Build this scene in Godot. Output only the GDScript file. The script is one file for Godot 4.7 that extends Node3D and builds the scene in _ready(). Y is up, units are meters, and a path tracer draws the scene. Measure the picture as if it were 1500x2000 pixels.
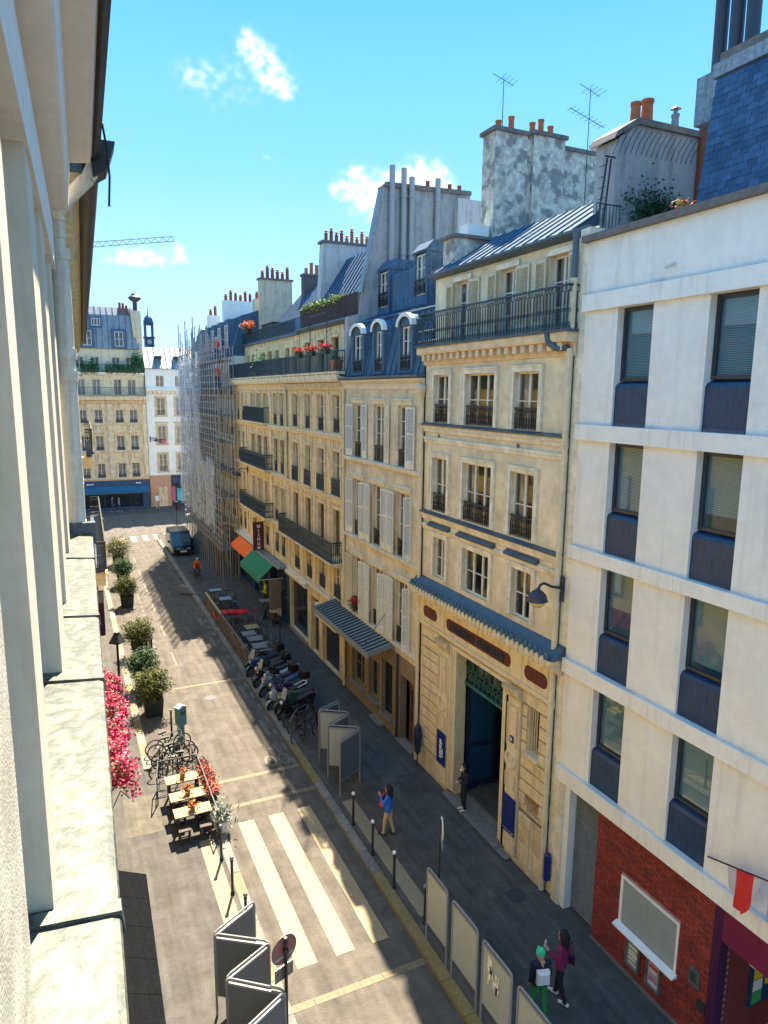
extends Node3D
# A narrow city street seen from a fourth-floor window. x = right, -z = along the street, y = up.
const XR := 11.2
const TH := 0.0253
var M := {}
var TX := {}
var CA := {}
var used := {}
var rng := RandomNumberGenerator.new()

class MB:
	var v := PackedVector3Array()
	var n := PackedVector3Array()
	var c := PackedColorArray()
	var tint := Color(1, 1, 1)
	var colored := false
	func tri3(a, b, d, na, nb, nd):
		v.append(a); v.append(d); v.append(b)
		n.append(na); n.append(nd); n.append(nb)
		if colored:
			c.append(tint); c.append(tint); c.append(tint)
	func tri(a, b, d):
		var m = (b - a).cross(d - a).normalized()
		tri3(a, b, d, m, m, m)
	func quad(a, b, d, e):
		var m = (b - a).cross(d - a).normalized()
		tri3(a, b, d, m, m, m)
		tri3(a, d, e, m, m, m)
	func box(x0, y0, z0, x1, y1, z1):
		var p = [Vector3(x0, y0, z1), Vector3(x1, y0, z1), Vector3(x1, y1, z1), Vector3(x0, y1, z1), Vector3(x0, y0, z0), Vector3(x1, y0, z0), Vector3(x1, y1, z0), Vector3(x0, y1, z0)]
		hexa(p)
	func hexa(p):
		quad(p[0], p[1], p[2], p[3]); quad(p[5], p[4], p[7], p[6])
		quad(p[4], p[0], p[3], p[7]); quad(p[1], p[5], p[6], p[2])
		quad(p[3], p[2], p[6], p[7]); quad(p[4], p[5], p[1], p[0])
	func obox(t, s):
		var p = []
		for q in [[-1, -1, 1], [1, -1, 1], [1, 1, 1], [-1, 1, 1], [-1, -1, -1], [1, -1, -1], [1, 1, -1], [-1, 1, -1]]:
			p.append(t * Vector3(q[0] * s.x * 0.5, q[1] * s.y * 0.5, q[2] * s.z * 0.5))
		hexa(p)
	func bar(a, b, w, h):
		var d = (b - a)
		if d.length() < 0.0001: return
		var up = Vector3.UP if abs(d.normalized().y) < 0.95 else Vector3.RIGHT
		var xx = d.cross(up).normalized()
		var yy = xx.cross(d).normalized()
		obox(Transform3D(Basis(xx, yy, -d.normalized()), (a + b) * 0.5), Vector3(w, h, d.length()))
	func bevel_box(x0, y0, z0, x1, y1, z1, r):
		# front (+z) face chamfered all round
		var o = [Vector3(x0, y0, z1 - r), Vector3(x1, y0, z1 - r), Vector3(x1, y1, z1 - r), Vector3(x0, y1, z1 - r)]
		var i = [Vector3(x0 + r, y0 + r, z1), Vector3(x1 - r, y0 + r, z1), Vector3(x1 - r, y1 - r, z1), Vector3(x0 + r, y1 - r, z1)]
		var b = [Vector3(x0, y0, z0), Vector3(x1, y0, z0), Vector3(x1, y1, z0), Vector3(x0, y1, z0)]
		quad(i[0], i[1], i[2], i[3])
		for k in 4:
			var m = (k + 1) % 4
			quad(o[k], o[m], i[m], i[k])
			quad(b[k], b[m], o[m], o[k])
	func cone(a, b, r0, r1, s = 8, caps = true):
		var d = (b - a).normalized()
		var up = Vector3.UP if abs(d.y) < 0.9 else Vector3.RIGHT
		var xx = d.cross(up).normalized()
		var yy = d.cross(xx).normalized()
		for k in s:
			var t0 = TAU * k / s
			var t1 = TAU * (k + 1) / s
			var e0 = xx * cos(t0) + yy * sin(t0)
			var e1 = xx * cos(t1) + yy * sin(t1)
			tri3(a + e0 * r0, a + e1 * r0, b + e1 * r1, e0, e1, e1)
			tri3(a + e0 * r0, b + e1 * r1, b + e0 * r1, e0, e1, e0)
			if caps:
				if r1 > 0.001: tri3(b, b + e0 * r1, b + e1 * r1, d, d, d)
				if r0 > 0.001: tri3(a, a + e1 * r0, a + e0 * r0, -d, -d, -d)
	func tube(p, r, s = 6):
		for k in p.size() - 1:
			cone(p[k], p[k + 1], r, r, s, true)
	func ring(o, ax, R, r, s = 20, q = 6):
		var up = Vector3.UP if abs(ax.y) < 0.9 else Vector3.RIGHT
		var xx = ax.cross(up).normalized()
		var yy = ax.cross(xx).normalized()
		for k in s:
			for j in q:
				var P = []
				var N = []
				for e in [[k, j], [k + 1, j], [k + 1, j + 1], [k, j + 1]]:
					var t = TAU * e[0] / s
					var f = TAU * e[1] / q
					var rad = xx * cos(t) + yy * sin(t)
					var nn = rad * cos(f) + ax * sin(f)
					N.append(nn); P.append(o + rad * R + nn * r)
				tri3(P[0], P[1], P[2], N[0], N[1], N[2])
				tri3(P[0], P[2], P[3], N[0], N[2], N[3])
	func lathe(o, prof, s = 12):
		for k in prof.size() - 1:
			var a = prof[k]
			var b = prof[k + 1]
			var dn = Vector2(b.y - a.y, a.x - b.x).normalized()
			for j in s:
				var t0 = TAU * j / s
				var t1 = TAU * (j + 1) / s
				var e0 = Vector3(cos(t0), 0, -sin(t0))
				var e1 = Vector3(cos(t1), 0, -sin(t1))
				var n0 = e0 * dn.x + Vector3.UP * dn.y
				var n1 = e1 * dn.x + Vector3.UP * dn.y
				var A = o + e0 * a.x + Vector3.UP * a.y
				var B = o + e1 * a.x + Vector3.UP * a.y
				var C = o + e1 * b.x + Vector3.UP * b.y
				var D = o + e0 * b.x + Vector3.UP * b.y
				tri3(A, B, C, n0, n1, n1); tri3(A, C, D, n0, n1, n0)
	func ball(o, r, s = 10):
		var pr = []
		for k in s / 2 + 1:
			var t = PI * k / (s / 2) - PI / 2
			pr.append(Vector2(cos(t), sin(t)))
		for k in pr.size() - 1:
			for j in s:
				var P = []
				for e in [[k, j], [k, j + 1], [k + 1, j + 1], [k + 1, j]]:
					var t = TAU * e[1] / s
					P.append(Vector3(pr[e[0]].x * cos(t), pr[e[0]].y, -pr[e[0]].x * sin(t)))
				tri3(o + P[0] * r, o + P[1] * r, o + P[2] * r, P[0], P[1], P[2])
				tri3(o + P[0] * r, o + P[2] * r, o + P[3] * r, P[0], P[2], P[3])
	# polygon in the (a, y) plane pushed along an axis; ax "x": a = z, "z": a = x
	func prism(poly, lo, hi, ax = "x"):
		var pl = PackedVector2Array(poly)
		if Geometry2D.is_polygon_clockwise(pl): pl.reverse()
		var f = func(q, t): return Vector3(t, q.y, q.x) if ax == "x" else (Vector3(q.x, q.y, t) if ax == "z" else Vector3(q.x, t, q.y))
		var idx = Geometry2D.triangulate_polygon(pl)
		for e in [[lo, -1.0], [hi, 1.0]]:
			var m = (Vector3(1, 0, 0) if ax == "x" else (Vector3(0, 0, 1) if ax == "z" else Vector3(0, 1, 0))) * e[1]
			for k in idx.size() / 3:
				var P = [f.call(pl[idx[k * 3]], e[0]), f.call(pl[idx[k * 3 + 1]], e[0]), f.call(pl[idx[k * 3 + 2]], e[0])]
				if (P[1] - P[0]).cross(P[2] - P[0]).dot(m) < 0: P = [P[0], P[2], P[1]]
				tri3(P[0], P[1], P[2], m, m, m)
		for k in pl.size():
			var a = pl[k]
			var b = pl[(k + 1) % pl.size()]
			var o2 = Vector2(b.y - a.y, a.x - b.x)
			var P = [f.call(a, lo), f.call(b, lo), f.call(b, hi), f.call(a, hi)]
			var m = (f.call(o2, 0.0)).normalized()
			if (P[1] - P[0]).cross(P[2] - P[0]).dot(m) < 0: P.reverse()
			tri3(P[0], P[1], P[2], m, m, m); tri3(P[0], P[2], P[3], m, m, m)
	func wall(x0, x1, y0, y1, holes, z, depth):
		var xs = [x0, x1]
		var ys = [y0, y1]
		for h in holes:
			for q in [h[0], h[2]]:
				if q > x0 and q < x1 and not xs.has(q): xs.append(q)
			for q in [h[1], h[3]]:
				if q > y0 and q < y1 and not ys.has(q): ys.append(q)
		xs.sort(); ys.sort()
		for i in xs.size() - 1:
			for j in ys.size() - 1:
				var cx = (xs[i] + xs[i + 1]) * 0.5
				var cy = (ys[j] + ys[j + 1]) * 0.5
				var hole = false
				for h in holes:
					if cx > h[0] and cx < h[2] and cy > h[1] and cy < h[3]: hole = true
				if not hole:
					quad(Vector3(xs[i], ys[j], z), Vector3(xs[i + 1], ys[j], z), Vector3(xs[i + 1], ys[j + 1], z), Vector3(xs[i], ys[j + 1], z))
		for h in holes:
			var a = Vector3(h[0], h[1], z)
			var b = Vector3(h[2], h[1], z)
			var d = Vector3(h[2], h[3], z)
			var e = Vector3(h[0], h[3], z)
			var k = Vector3(0, 0, -depth)
			quad(a, a + k, b + k, b); quad(b, b + k, d + k, d)
			quad(d, d + k, e + k, e); quad(e, e + k, a + k, a)
	func mesh():
		var m = ArrayMesh.new()
		var arr = []
		arr.resize(Mesh.ARRAY_MAX)
		arr[Mesh.ARRAY_VERTEX] = v
		arr[Mesh.ARRAY_NORMAL] = n
		if colored: arr[Mesh.ARRAY_COLOR] = c
		m.add_surface_from_arrays(Mesh.PRIMITIVE_TRIANGLES, arr)
		return m

func numbered(called):
	if not used.has(called):
		used[called] = 0
		return called
	used[called] += 1
	return "%s_%03d" % [called, used[called]]
func tag(o, label, category, group = ""):
	o.set_meta("label", label); o.set_meta("category", category)
	if group != "": o.set_meta("group", group)
func thing(called, label, category, group = "", xf = Transform3D.IDENTITY):
	var o = Node3D.new()
	o.name = numbered(called)
	add_child(o)
	o.transform = xf
	tag(o, label, category, group)
	return o
func part(par, called, shape, m, xf = Transform3D.IDENTITY, kind = ""):
	var o = MeshInstance3D.new()
	o.name = called
	o.mesh = shape.mesh() if shape is MB else shape
	o.material_override = M[m] if m is String else m
	o.transform = xf
	par.add_child(o, true)
	if kind != "": o.set_meta("kind", kind)
	return o
func single(called, label, category, shape, m, group = "", xf = Transform3D.IDENTITY):
	var o = part(self, numbered(called), shape, m, xf)
	tag(o, label, category, group)
	return o
func structure(called, shape, m):
	var o = part(self, numbered(called), shape, m)
	o.set_meta("kind", "structure")
	return o
func again(o, label, xf, group = ""):
	var r = o.duplicate()
	var base = String(o.name)
	if base.length() > 4 and base[base.length() - 4] == "_" and base.right(3).is_valid_int(): base = base.left(base.length() - 4)
	r.name = numbered(base)
	add_child(r)
	r.transform = xf
	r.set_meta("label", label)
	if group != "": r.set_meta("group", group)
	return r
func at(x, d, y = 0.0): return Vector3(x, y, -d)
func XF(x, y, d, yaw = 0.0, s = 1.0): return Transform3D(Basis(Vector3.UP, yaw).scaled(Vector3(s, s, s)), Vector3(x, y, -d))
func TR(x, y, z): return Transform3D(Basis.IDENTITY, Vector3(x, y, z))
func RF(dfar, X = XR): return Transform3D(Basis(Vector3(0, 0, 1), Vector3(0, 1, 0), Vector3(-1, 0, 0)), Vector3(X, 0, -dfar))
func LF(): return Transform3D(Basis(Vector3(sin(TH), 0, -cos(TH)), Vector3(0, 1, 0), Vector3(cos(TH), 0, sin(TH))), Vector3.ZERO)
func lw(u, w, y): return LF() * Vector3(u, y, w)
func once(key, f):
	if not CA.has(key): CA[key] = f.call()
	return CA[key]
func BX(x0, y0, z0, x1, y1, z1):
	var m = MB.new()
	m.box(x0, y0, z0, x1, y1, z1)
	return m

# ---------------------------------------------------------------- textures and materials
func field(seed_, freq, oct = 4, w = 512, sx = 1.0):
	var f = FastNoiseLite.new()
	f.seed = seed_; f.frequency = freq; f.fractal_octaves = oct; f.noise_type = FastNoiseLite.TYPE_SIMPLEX_SMOOTH
	var im = f.get_seamless_image(w, int(w * sx))
	if sx != 1.0: im.resize(w, w, Image.INTERPOLATE_BILINEAR)
	im.convert(Image.FORMAT_L8)
	return im.get_data()
func grey(key, f, w = 512):
	var d = PackedByteArray()
	d.resize(w * w * 3)
	for k in w * w:
		var q = f.call(k)
		if q is Color:
			d[k * 3] = int(clampf(q.r, 0, 1) * 255); d[k * 3 + 1] = int(clampf(q.g, 0, 1) * 255); d[k * 3 + 2] = int(clampf(q.b, 0, 1) * 255)
		else:
			var b = int(clampf(q, 0, 1) * 255)
			d[k * 3] = b; d[k * 3 + 1] = b; d[k * 3 + 2] = b
	var im = Image.create_from_data(w, w, false, Image.FORMAT_RGB8, d)
	TX[key] = ImageTexture.create_from_image(im)
	return im
func lin(r, g, b): return Color(r, g, b).linear_to_srgb()
func mat(key, col, rough = 0.8, tex = "", size = 3.0, bump = "", bs = 0.5, metal = 0.0):
	var m = StandardMaterial3D.new()
	m.albedo_color = col
	m.roughness = rough
	m.metallic = metal
	if tex != "" or bump != "":
		m.uv1_triplanar = true
		m.uv1_world_triplanar = true
		m.uv1_scale = Vector3.ONE / size
	if tex != "": m.albedo_texture = TX[tex]
	if bump != "":
		m.normal_enabled = true
		m.normal_texture = TX[bump]
		m.normal_scale = bs
	M[key] = m
	return m
func make_materials():
	var A = field(3, 0.006, 5)
	var B = field(7, 0.03, 4)
	var C = field(11, 0.15, 3)
	var S = field(19, 0.02, 4, 512, 0.0625)
	var G = field(23, 0.35, 2)
	var W = field(29, 0.012, 4, 512, 0.125)
	var P = field(31, 0.012, 5)
	grey("stucco", func(k): return 0.9 + 0.1 * (A[k] / 255.0 - 0.5) * 2.0 + 0.1 * (B[k] / 255.0 - 0.5) + 0.06 * (G[k] / 255.0 - 0.5) + 0.06 * (S[k] / 255.0 - 0.5))
	grey("stain", func(k):
		var s = S[k] / 255.0
		var q = smoothstep(0.55, 0.85, s * 0.7 + A[k] / 255.0 * 0.4)
		return 0.94 - 0.1 * q + 0.08 * (B[k] / 255.0 - 0.5) + 0.06 * (G[k] / 255.0 - 0.5))
	grey("soot", func(k):
		var q = smoothstep(0.5, 0.85, S[k] / 255.0 * 0.75 + A[k] / 255.0 * 0.35)
		return 0.96 - 0.17 * q + 0.12 * (B[k] / 255.0 - 0.5) + 0.08 * (G[k] / 255.0 - 0.5))
	grey("clean", func(k): return 0.95 - 0.035 * smoothstep(0.6, 0.9, S[k] / 255.0) + 0.05 * (A[k] / 255.0 - 0.5) + 0.04 * (B[k] / 255.0 - 0.5) + 0.03 * (G[k] / 255.0 - 0.5))
	grey("peel", func(k):
		var q = smoothstep(0.55, 0.68, P[k] / 255.0 + 0.3 * (C[k] / 255.0 - 0.5) + 0.2 * (S[k] / 255.0 - 0.5) + 0.16 * (G[k] / 255.0 - 0.5))
		var l = 0.84 + 0.28 * (B[k] / 255.0 - 0.5) + 0.12 * (G[k] / 255.0 - 0.5) + 0.16 * (S[k] / 255.0 - 0.5)
		return Color(l, l, l * 0.97).lerp(Color(0.5, 0.51, 0.52) * (0.75 + 0.5 * C[k] / 255.0), q * 0.7))
	var sp = RandomNumberGenerator.new()
	sp.seed = 5
	grey("asphalt", func(k):
		var g = G[k] / 255.0
		var l = 0.83 + 0.2 * (A[k] / 255.0 - 0.5) + 0.1 * (B[k] / 255.0 - 0.5) + 0.32 * (g - 0.5) + 0.18 * (S[k] / 255.0 - 0.5)
		if sp.randf() < 0.0007: l = 1.0
		return l)
	grey("paint", func(k):
		var q = smoothstep(0.30, 0.46, C[k] / 255.0 * 0.6 + B[k] / 255.0 * 0.3 + G[k] / 255.0 * 0.2 + 0.02)
		return lerpf(0.52, 0.95, q) + 0.1 * (A[k] / 255.0 - 0.5))
	grey("zinc", func(k): return 0.8 + 0.22 * (S[k] / 255.0 - 0.5) + 0.22 * (B[k] / 255.0 - 0.5) + 0.1 * (A[k] / 255.0 - 0.5))
	grey("patina", func(k):
		var q = smoothstep(0.36, 0.68, B[k] / 255.0 * 0.55 + A[k] / 255.0 * 0.25 + W[k] / 255.0 * 0.25)
		var s = 0.08 * (C[k] / 255.0 - 0.5) + 0.1 * (W[k] / 255.0 - 0.5)
		return Color(1.0, 1.0, 0.9).lerp(Color(0.54, 0.62, 0.63), q) * (1.0 + s))
	grey("wood", func(k): return 0.75 + 0.4 * (S[k] / 255.0 - 0.5) + 0.15 * (G[k] / 255.0 - 0.5))
	var hb = grey("h", func(k): return 0.5 + 0.6 * (G[k] / 255.0 - 0.5) + 0.4 * (C[k] / 255.0 - 0.5))
	hb.bump_map_to_normal_map(6.0)
	TX["bump"] = ImageTexture.create_from_image(hb)
	var hw = grey("h2", func(k): return 0.5 + 0.9 * (B[k] / 255.0 - 0.5) + 0.15 * (C[k] / 255.0 - 0.5))
	hw.bump_map_to_normal_map(5.0)
	TX["wavy"] = ImageTexture.create_from_image(hw)
	# walls
	mat("white_wall", lin(0.91, 0.89, 0.83), 0.85, "clean", 5.0, "bump", 0.35)
	mat("white_band", lin(0.92, 0.9, 0.84), 0.85, "clean", 3.0, "bump", 0.3)
	mat("cream_wall", lin(0.87, 0.76, 0.53), 0.88, "stucco", 6.0, "bump", 0.35)
	mat("cream_trim", lin(0.9, 0.83, 0.65), 0.8, "stucco", 2.5, "bump", 0.2)
	mat("stone_gold", lin(0.85, 0.68, 0.4), 0.85, "stain", 3.0, "bump", 0.5)
	mat("stone_gold_b", lin(0.77, 0.62, 0.38), 0.85, "stucco", 2.0, "bump", 0.6)
	mat("stone_gold_c", lin(0.88, 0.74, 0.48), 0.85, "stain", 2.3, "bump", 0.6)
	mat("stone_joint", lin(0.3, 0.2, 0.1), 0.95, "stucco", 1.0)
	mat("flag_lilac", lin(0.5, 0.5, 0.6), 0.8)
	mat("cornice_peach", lin(0.88, 0.68, 0.42), 0.8, "stucco", 2.0)
	mat("grey_wall", lin(0.79, 0.7, 0.5), 0.9, "stucco", 4.0, "bump", 0.45)
	mat("grey_trim", lin(0.82, 0.75, 0.58), 0.85, "stain", 2.0)
	mat("ochre_wall", lin(0.85, 0.67, 0.38), 0.85, "soot", 3.0, "bump", 0.35)
	mat("ochre_trim", lin(0.88, 0.73, 0.46), 0.8, "stucco", 2.2)
	mat("far_stone", lin(0.76, 0.6, 0.38), 0.85, "soot", 3.5)
	mat("far_trim", lin(0.82, 0.66, 0.43), 0.85, "stucco", 2.5)
	mat("far_white", lin(0.88, 0.87, 0.82), 0.85, "clean", 4.0)
	mat("far_pink", lin(0.62, 0.36, 0.22), 0.85, "stain", 3.0)
	mat("far_cream", lin(0.78, 0.7, 0.5), 0.85, "stain", 3.0)
	mat("peeling", lin(0.84, 0.8, 0.73), 0.92, "peel", 4.5, "bump", 0.7)
	mat("render_grey", lin(0.42, 0.44, 0.46), 0.92, "stain", 4.0, "bump", 0.6)
	mat("render_pale", lin(0.62, 0.63, 0.62), 0.92, "stain", 3.0, "bump", 0.5)
	mat("chimney_cream", lin(0.68, 0.6, 0.44), 0.9, "stain", 3.0)
	mat("chimney_brick", lin(0.14, 0.12, 0.13), 0.9, "stain", 1.5)
	mat("cap_stone", lin(0.2, 0.18, 0.17), 0.9, "stucco", 1.0)
	mat("terracotta", lin(0.5, 0.15, 0.06), 0.8, "stucco", 0.6)
	mat("terracotta_dark", lin(0.3, 0.09, 0.06), 0.85, "stucco", 0.6)
	mat("yellow_wall", lin(0.85, 0.6, 0.14), 0.85, "stucco", 3.0)
	mat("our_wall", lin(0.6, 0.57, 0.47), 0.9, "stucco", 1.6, "bump", 0.2)
	mat("our_trim", lin(0.68, 0.62, 0.5), 0.85, "clean", 1.2, "bump", 0.12)
	mat("soffit", lin(0.86, 0.81, 0.74), 0.85, "clean", 1.6)
	# metal and roofs
	mat("zinc_blue", lin(0.12, 0.22, 0.33), 0.8, "zinc", 2.0, "wavy", 0.12, 0.0).metallic_specular = 0.2
	mat("zinc_light", lin(0.36, 0.42, 0.46), 0.5, "zinc", 2.0, "wavy", 0.12, 0.3)
	mat("zinc_seam", lin(0.1, 0.19, 0.29), 0.8, "zinc", 1.0).metallic_specular = 0.2
	mat("zinc_ledge", lin(0.155, 0.156, 0.142), 0.5, "patina", 1.5, "wavy", 0.2, 0.15)
	mat("lead", lin(0.13, 0.18, 0.23), 0.5, "zinc", 1.0, "", 0.0, 0.3)
	mat("gutter_dark", lin(0.035, 0.035, 0.04), 0.5, "zinc", 0.7, "wavy", 0.4)
	for k in 4: mat("slate%d" % k, lin(0.022 + 0.01 * k, 0.08 + 0.022 * k, 0.19 + 0.04 * k), 0.45, "zinc", 0.5 + 0.1 * k)
	mat("iron", lin(0.012, 0.016, 0.022), 0.45)
	mat("iron_blue", lin(0.02, 0.045, 0.07), 0.5)
	mat("black", lin(0.012, 0.012, 0.013), 0.5)
	mat("rubber", lin(0.012, 0.012, 0.012), 0.85)
	mat("steel", lin(0.5, 0.51, 0.52), 0.35, "zinc", 0.8, "", 0.0, 0.8)
	mat("galvanised", lin(0.32, 0.34, 0.35), 0.4, "zinc", 0.8, "", 0.0, 0.6)
	mat("panel_sheet", lin(0.34, 0.39, 0.4), 0.5, "clean", 1.2, "wavy", 0.05)
	mat("panel_frame", lin(0.24, 0.26, 0.28), 0.6, "clean", 0.8)
	mat("panel_dark", lin(0.11, 0.135, 0.16), 0.5, "clean", 1.2, "wavy", 0.05)
	mat("pipe_cream", lin(0.8, 0.7, 0.48), 0.6, "stain", 1.5)
	mat("pipe_white", lin(0.78, 0.74, 0.62), 0.5, "stain", 1.2)
	mat("shutter_white", lin(0.8, 0.78, 0.68), 0.6, "stain", 1.0)
	mat("shutter_cream", lin(0.72, 0.64, 0.45), 0.6, "stain", 1.0)
	mat("frame_white", lin(0.82, 0.79, 0.7), 0.5, "stain", 0.8)
	mat("frame_dark", lin(0.03, 0.035, 0.045), 0.4)
	mat("spandrel", lin(0.02, 0.065, 0.15), 0.45, "zinc", 1.0)
	mat("inside", lin(0.42, 0.39, 0.33), 0.9)
	mat("curtain", lin(0.7, 0.68, 0.6), 0.9)
	mat("blind", lin(0.55, 0.58, 0.56), 0.6)
	var gl = mat("glass", Color(0.05, 0.07, 0.08, 0.2), 0.03)
	gl.transparency = BaseMaterial3D.TRANSPARENCY_ALPHA
	var g3 = mat("glass_blue", Color(0.05, 0.32, 0.42, 0.3), 0.03)
	g3.transparency = BaseMaterial3D.TRANSPARENCY_ALPHA
	mat("glass_dark", lin(0.015, 0.025, 0.035), 0.06)
	mat("glass_sky", lin(0.05, 0.1, 0.14), 0.05)
	mat("steel_roll", lin(0.3, 0.33, 0.35), 0.45, "zinc", 1.0, "", 0.0, 0.4)
	# ground
	mat("asphalt", lin(0.155, 0.14, 0.117), 0.92, "asphalt", 4.0, "bump", 0.6)
	mat("pavement", lin(0.118, 0.113, 0.104), 0.92, "asphalt", 3.1, "bump", 0.5)
	mat("repair_dark", lin(0.09, 0.087, 0.082), 0.9, "asphalt", 1.7, "bump", 0.4)
	mat("ground", lin(0.11, 0.1, 0.085), 0.95, "asphalt", 5.0)
	mat("kerb", lin(0.3, 0.28, 0.24), 0.85, "stucco", 0.9, "bump", 0.5)
	mat("kerb_b", lin(0.24, 0.23, 0.21), 0.85, "stucco", 0.8, "bump", 0.5)
	mat("kerb_yellow", lin(0.26, 0.21, 0.09), 0.85, "paint", 1.2)
	mat("cobble", lin(0.25, 0.2, 0.13), 0.85, "stucco", 0.7)
	mat("paint", lin(0.41, 0.33, 0.2), 0.8, "paint", 1.6)
	mat("paint_thin", lin(0.21, 0.185, 0.145), 0.85, "paint", 1.2)
	mat("tactile", lin(0.32, 0.27, 0.18), 0.85, "paint", 1.0)
	mat("patch", lin(0.15, 0.14, 0.105), 0.9, "asphalt", 2.0)
	# things
	for k in 4: mat("brick%d" % k, lin([0.3, 0.36, 0.25, 0.2][k], [0.045, 0.055, 0.04, 0.035][k], [0.035, 0.04, 0.035, 0.035][k]), 0.85, "stucco", 0.5)
	mat("mortar", lin(0.38, 0.26, 0.23), 0.95, "stucco", 1.0)
	mat("maroon", lin(0.13, 0.022, 0.022), 0.7, "stucco", 0.6)
	mat("maroon_purple", lin(0.16, 0.008, 0.05), 0.6)
	mat("purple_dark", lin(0.05, 0.006, 0.045), 0.6)
	mat("banner_blue", lin(0.008, 0.02, 0.16), 0.5)
	mat("lettering", lin(0.85, 0.85, 0.82), 0.6)
	mat("shop_blue", lin(0.008, 0.05, 0.12), 0.5)
	mat("shop_navy", lin(0.008, 0.02, 0.06), 0.5)
	mat("shop_awning", lin(0.012, 0.1, 0.2), 0.7)
	mat("shop_brown", lin(0.3, 0.22, 0.13), 0.7, "stucco", 1.0)
	mat("awning_green", lin(0.006, 0.19, 0.09), 0.8)
	mat("awning_orange", lin(0.85, 0.15, 0.015), 0.8)
	mat("awning_yellow", lin(0.8, 0.5, 0.06), 0.8)
	mat("awning_white", lin(0.8, 0.78, 0.7), 0.8)
	mat("awning_slate", lin(0.012, 0.014, 0.018), 0.9, "zinc", 1.0).metallic_specular = 0.12
	mat("wood_pale", lin(0.72, 0.52, 0.24), 0.7, "wood", 0.8)
	mat("wood_table", lin(0.6, 0.46, 0.24), 0.7, "wood", 0.8)
	mat("wood_dark", lin(0.1, 0.075, 0.06), 0.7, "wood", 0.8)
	mat("wood_rail", lin(0.25, 0.18, 0.14), 0.75, "wood", 0.8)
	mat("wood_door", lin(0.2, 0.075, 0.025), 0.6, "wood", 0.8)
	mat("fence_brown", lin(0.07, 0.035, 0.035), 0.8, "wood", 0.9)
	mat("chair_grey", lin(0.2, 0.21, 0.22), 0.5)
	mat("table_blue", lin(0.25, 0.34, 0.4), 0.5)
	mat("chair_teal", lin(0.03, 0.16, 0.14), 0.5)
	mat("table_red", lin(0.72, 0.01, 0.02), 0.45)
	mat("car_black", lin(0.01, 0.014, 0.022), 0.2)
	mat("white_paint", lin(0.8, 0.8, 0.78), 0.5)
	mat("red_paint", lin(0.6, 0.03, 0.03), 0.5)
	mat("red_sheet", lin(0.3, 0.11, 0.11), 0.45)
	mat("yellow_paper", lin(0.75, 0.5, 0.03), 0.8)
	mat("green_paper", lin(0.05, 0.35, 0.1), 0.8)
	mat("paper", lin(0.7, 0.7, 0.66), 0.8)
	mat("poster_a", lin(0.35, 0.42, 0.36), 0.5, "stucco", 0.5)
	mat("poster_b", lin(0.5, 0.4, 0.5), 0.5, "stucco", 0.4)
	mat("cyan_screen", lin(0.05, 0.55, 0.65), 0.5)
	mat("pink_poster", lin(0.55, 0.12, 0.2), 0.6)
	mat("meter_teal", lin(0.06, 0.2, 0.24), 0.5)
	mat("planter_dark", lin(0.02, 0.028, 0.024), 0.6)
	mat("soil", lin(0.03, 0.02, 0.015), 0.95)
	mat("bark", lin(0.08, 0.055, 0.035), 0.95)
	mat("clay_pot", lin(0.4, 0.14, 0.07), 0.8)
	mat("lamp_grey", lin(0.035, 0.04, 0.06), 0.5)
	mat("lamp_glass", lin(0.6, 0.53, 0.2), 0.35)
	mat("canopy_glass", lin(0.2, 0.24, 0.23), 0.35)
	mat("plastic_grey", lin(0.3, 0.32, 0.34), 0.4)
	for q in [["moto_black", 0.015, 0.016, 0.02], ["moto_blue", 0.03, 0.09, 0.17], ["moto_grey", 0.16, 0.19, 0.22], ["moto_white", 0.25, 0.3, 0.35], ["moto_green", 0.03, 0.09, 0.05], ["moto_plum", 0.05, 0.02, 0.09]]:
		mat(q[0], lin(q[1], q[2], q[3]), 0.25)
	var lf = mat("leaf", Color(1, 1, 1), 0.7)
	lf.vertex_color_use_as_albedo = true
	lf.backlight_enabled = true
	lf.backlight = Color(0.3, 0.35, 0.12)
	lf.cull_mode = BaseMaterial3D.CULL_DISABLED
	var pl = mat("petal", Color(1, 1, 1), 0.7)
	pl.vertex_color_use_as_albedo = true
	pl.backlight_enabled = true
	pl.backlight = Color(0.4, 0.15, 0.2)
	pl.cull_mode = BaseMaterial3D.CULL_DISABLED
	var bd = mat("body", Color(1, 1, 1), 0.8)
	bd.vertex_color_use_as_albedo = true
	var nt = mat("net", Color(0.82, 0.86, 0.9, 0.2), 0.6)
	nt.transparency = BaseMaterial3D.TRANSPARENCY_ALPHA
	nt.cull_mode = BaseMaterial3D.CULL_DISABLED
	var bl = PackedByteArray()
	bl.resize(8 * 64 * 3)
	for y in 64:
		for x in 8:
			for k in 3: bl[(y * 8 + x) * 3 + k] = [235, 245, 240, 60][y % 4] if y % 4 < 3 else [60, 66, 70][k]
	TX["slats"] = ImageTexture.create_from_image(Image.create_from_data(8, 64, false, Image.FORMAT_RGB8, bl))
	mat("scaffold_steel", lin(0.45, 0.47, 0.5), 0.5, "zinc", 0.8, "", 0.0, 0.2)
	mat("blind_slats", lin(0.6, 0.95, 1.0), 0.55, "slats", 0.52)

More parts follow.
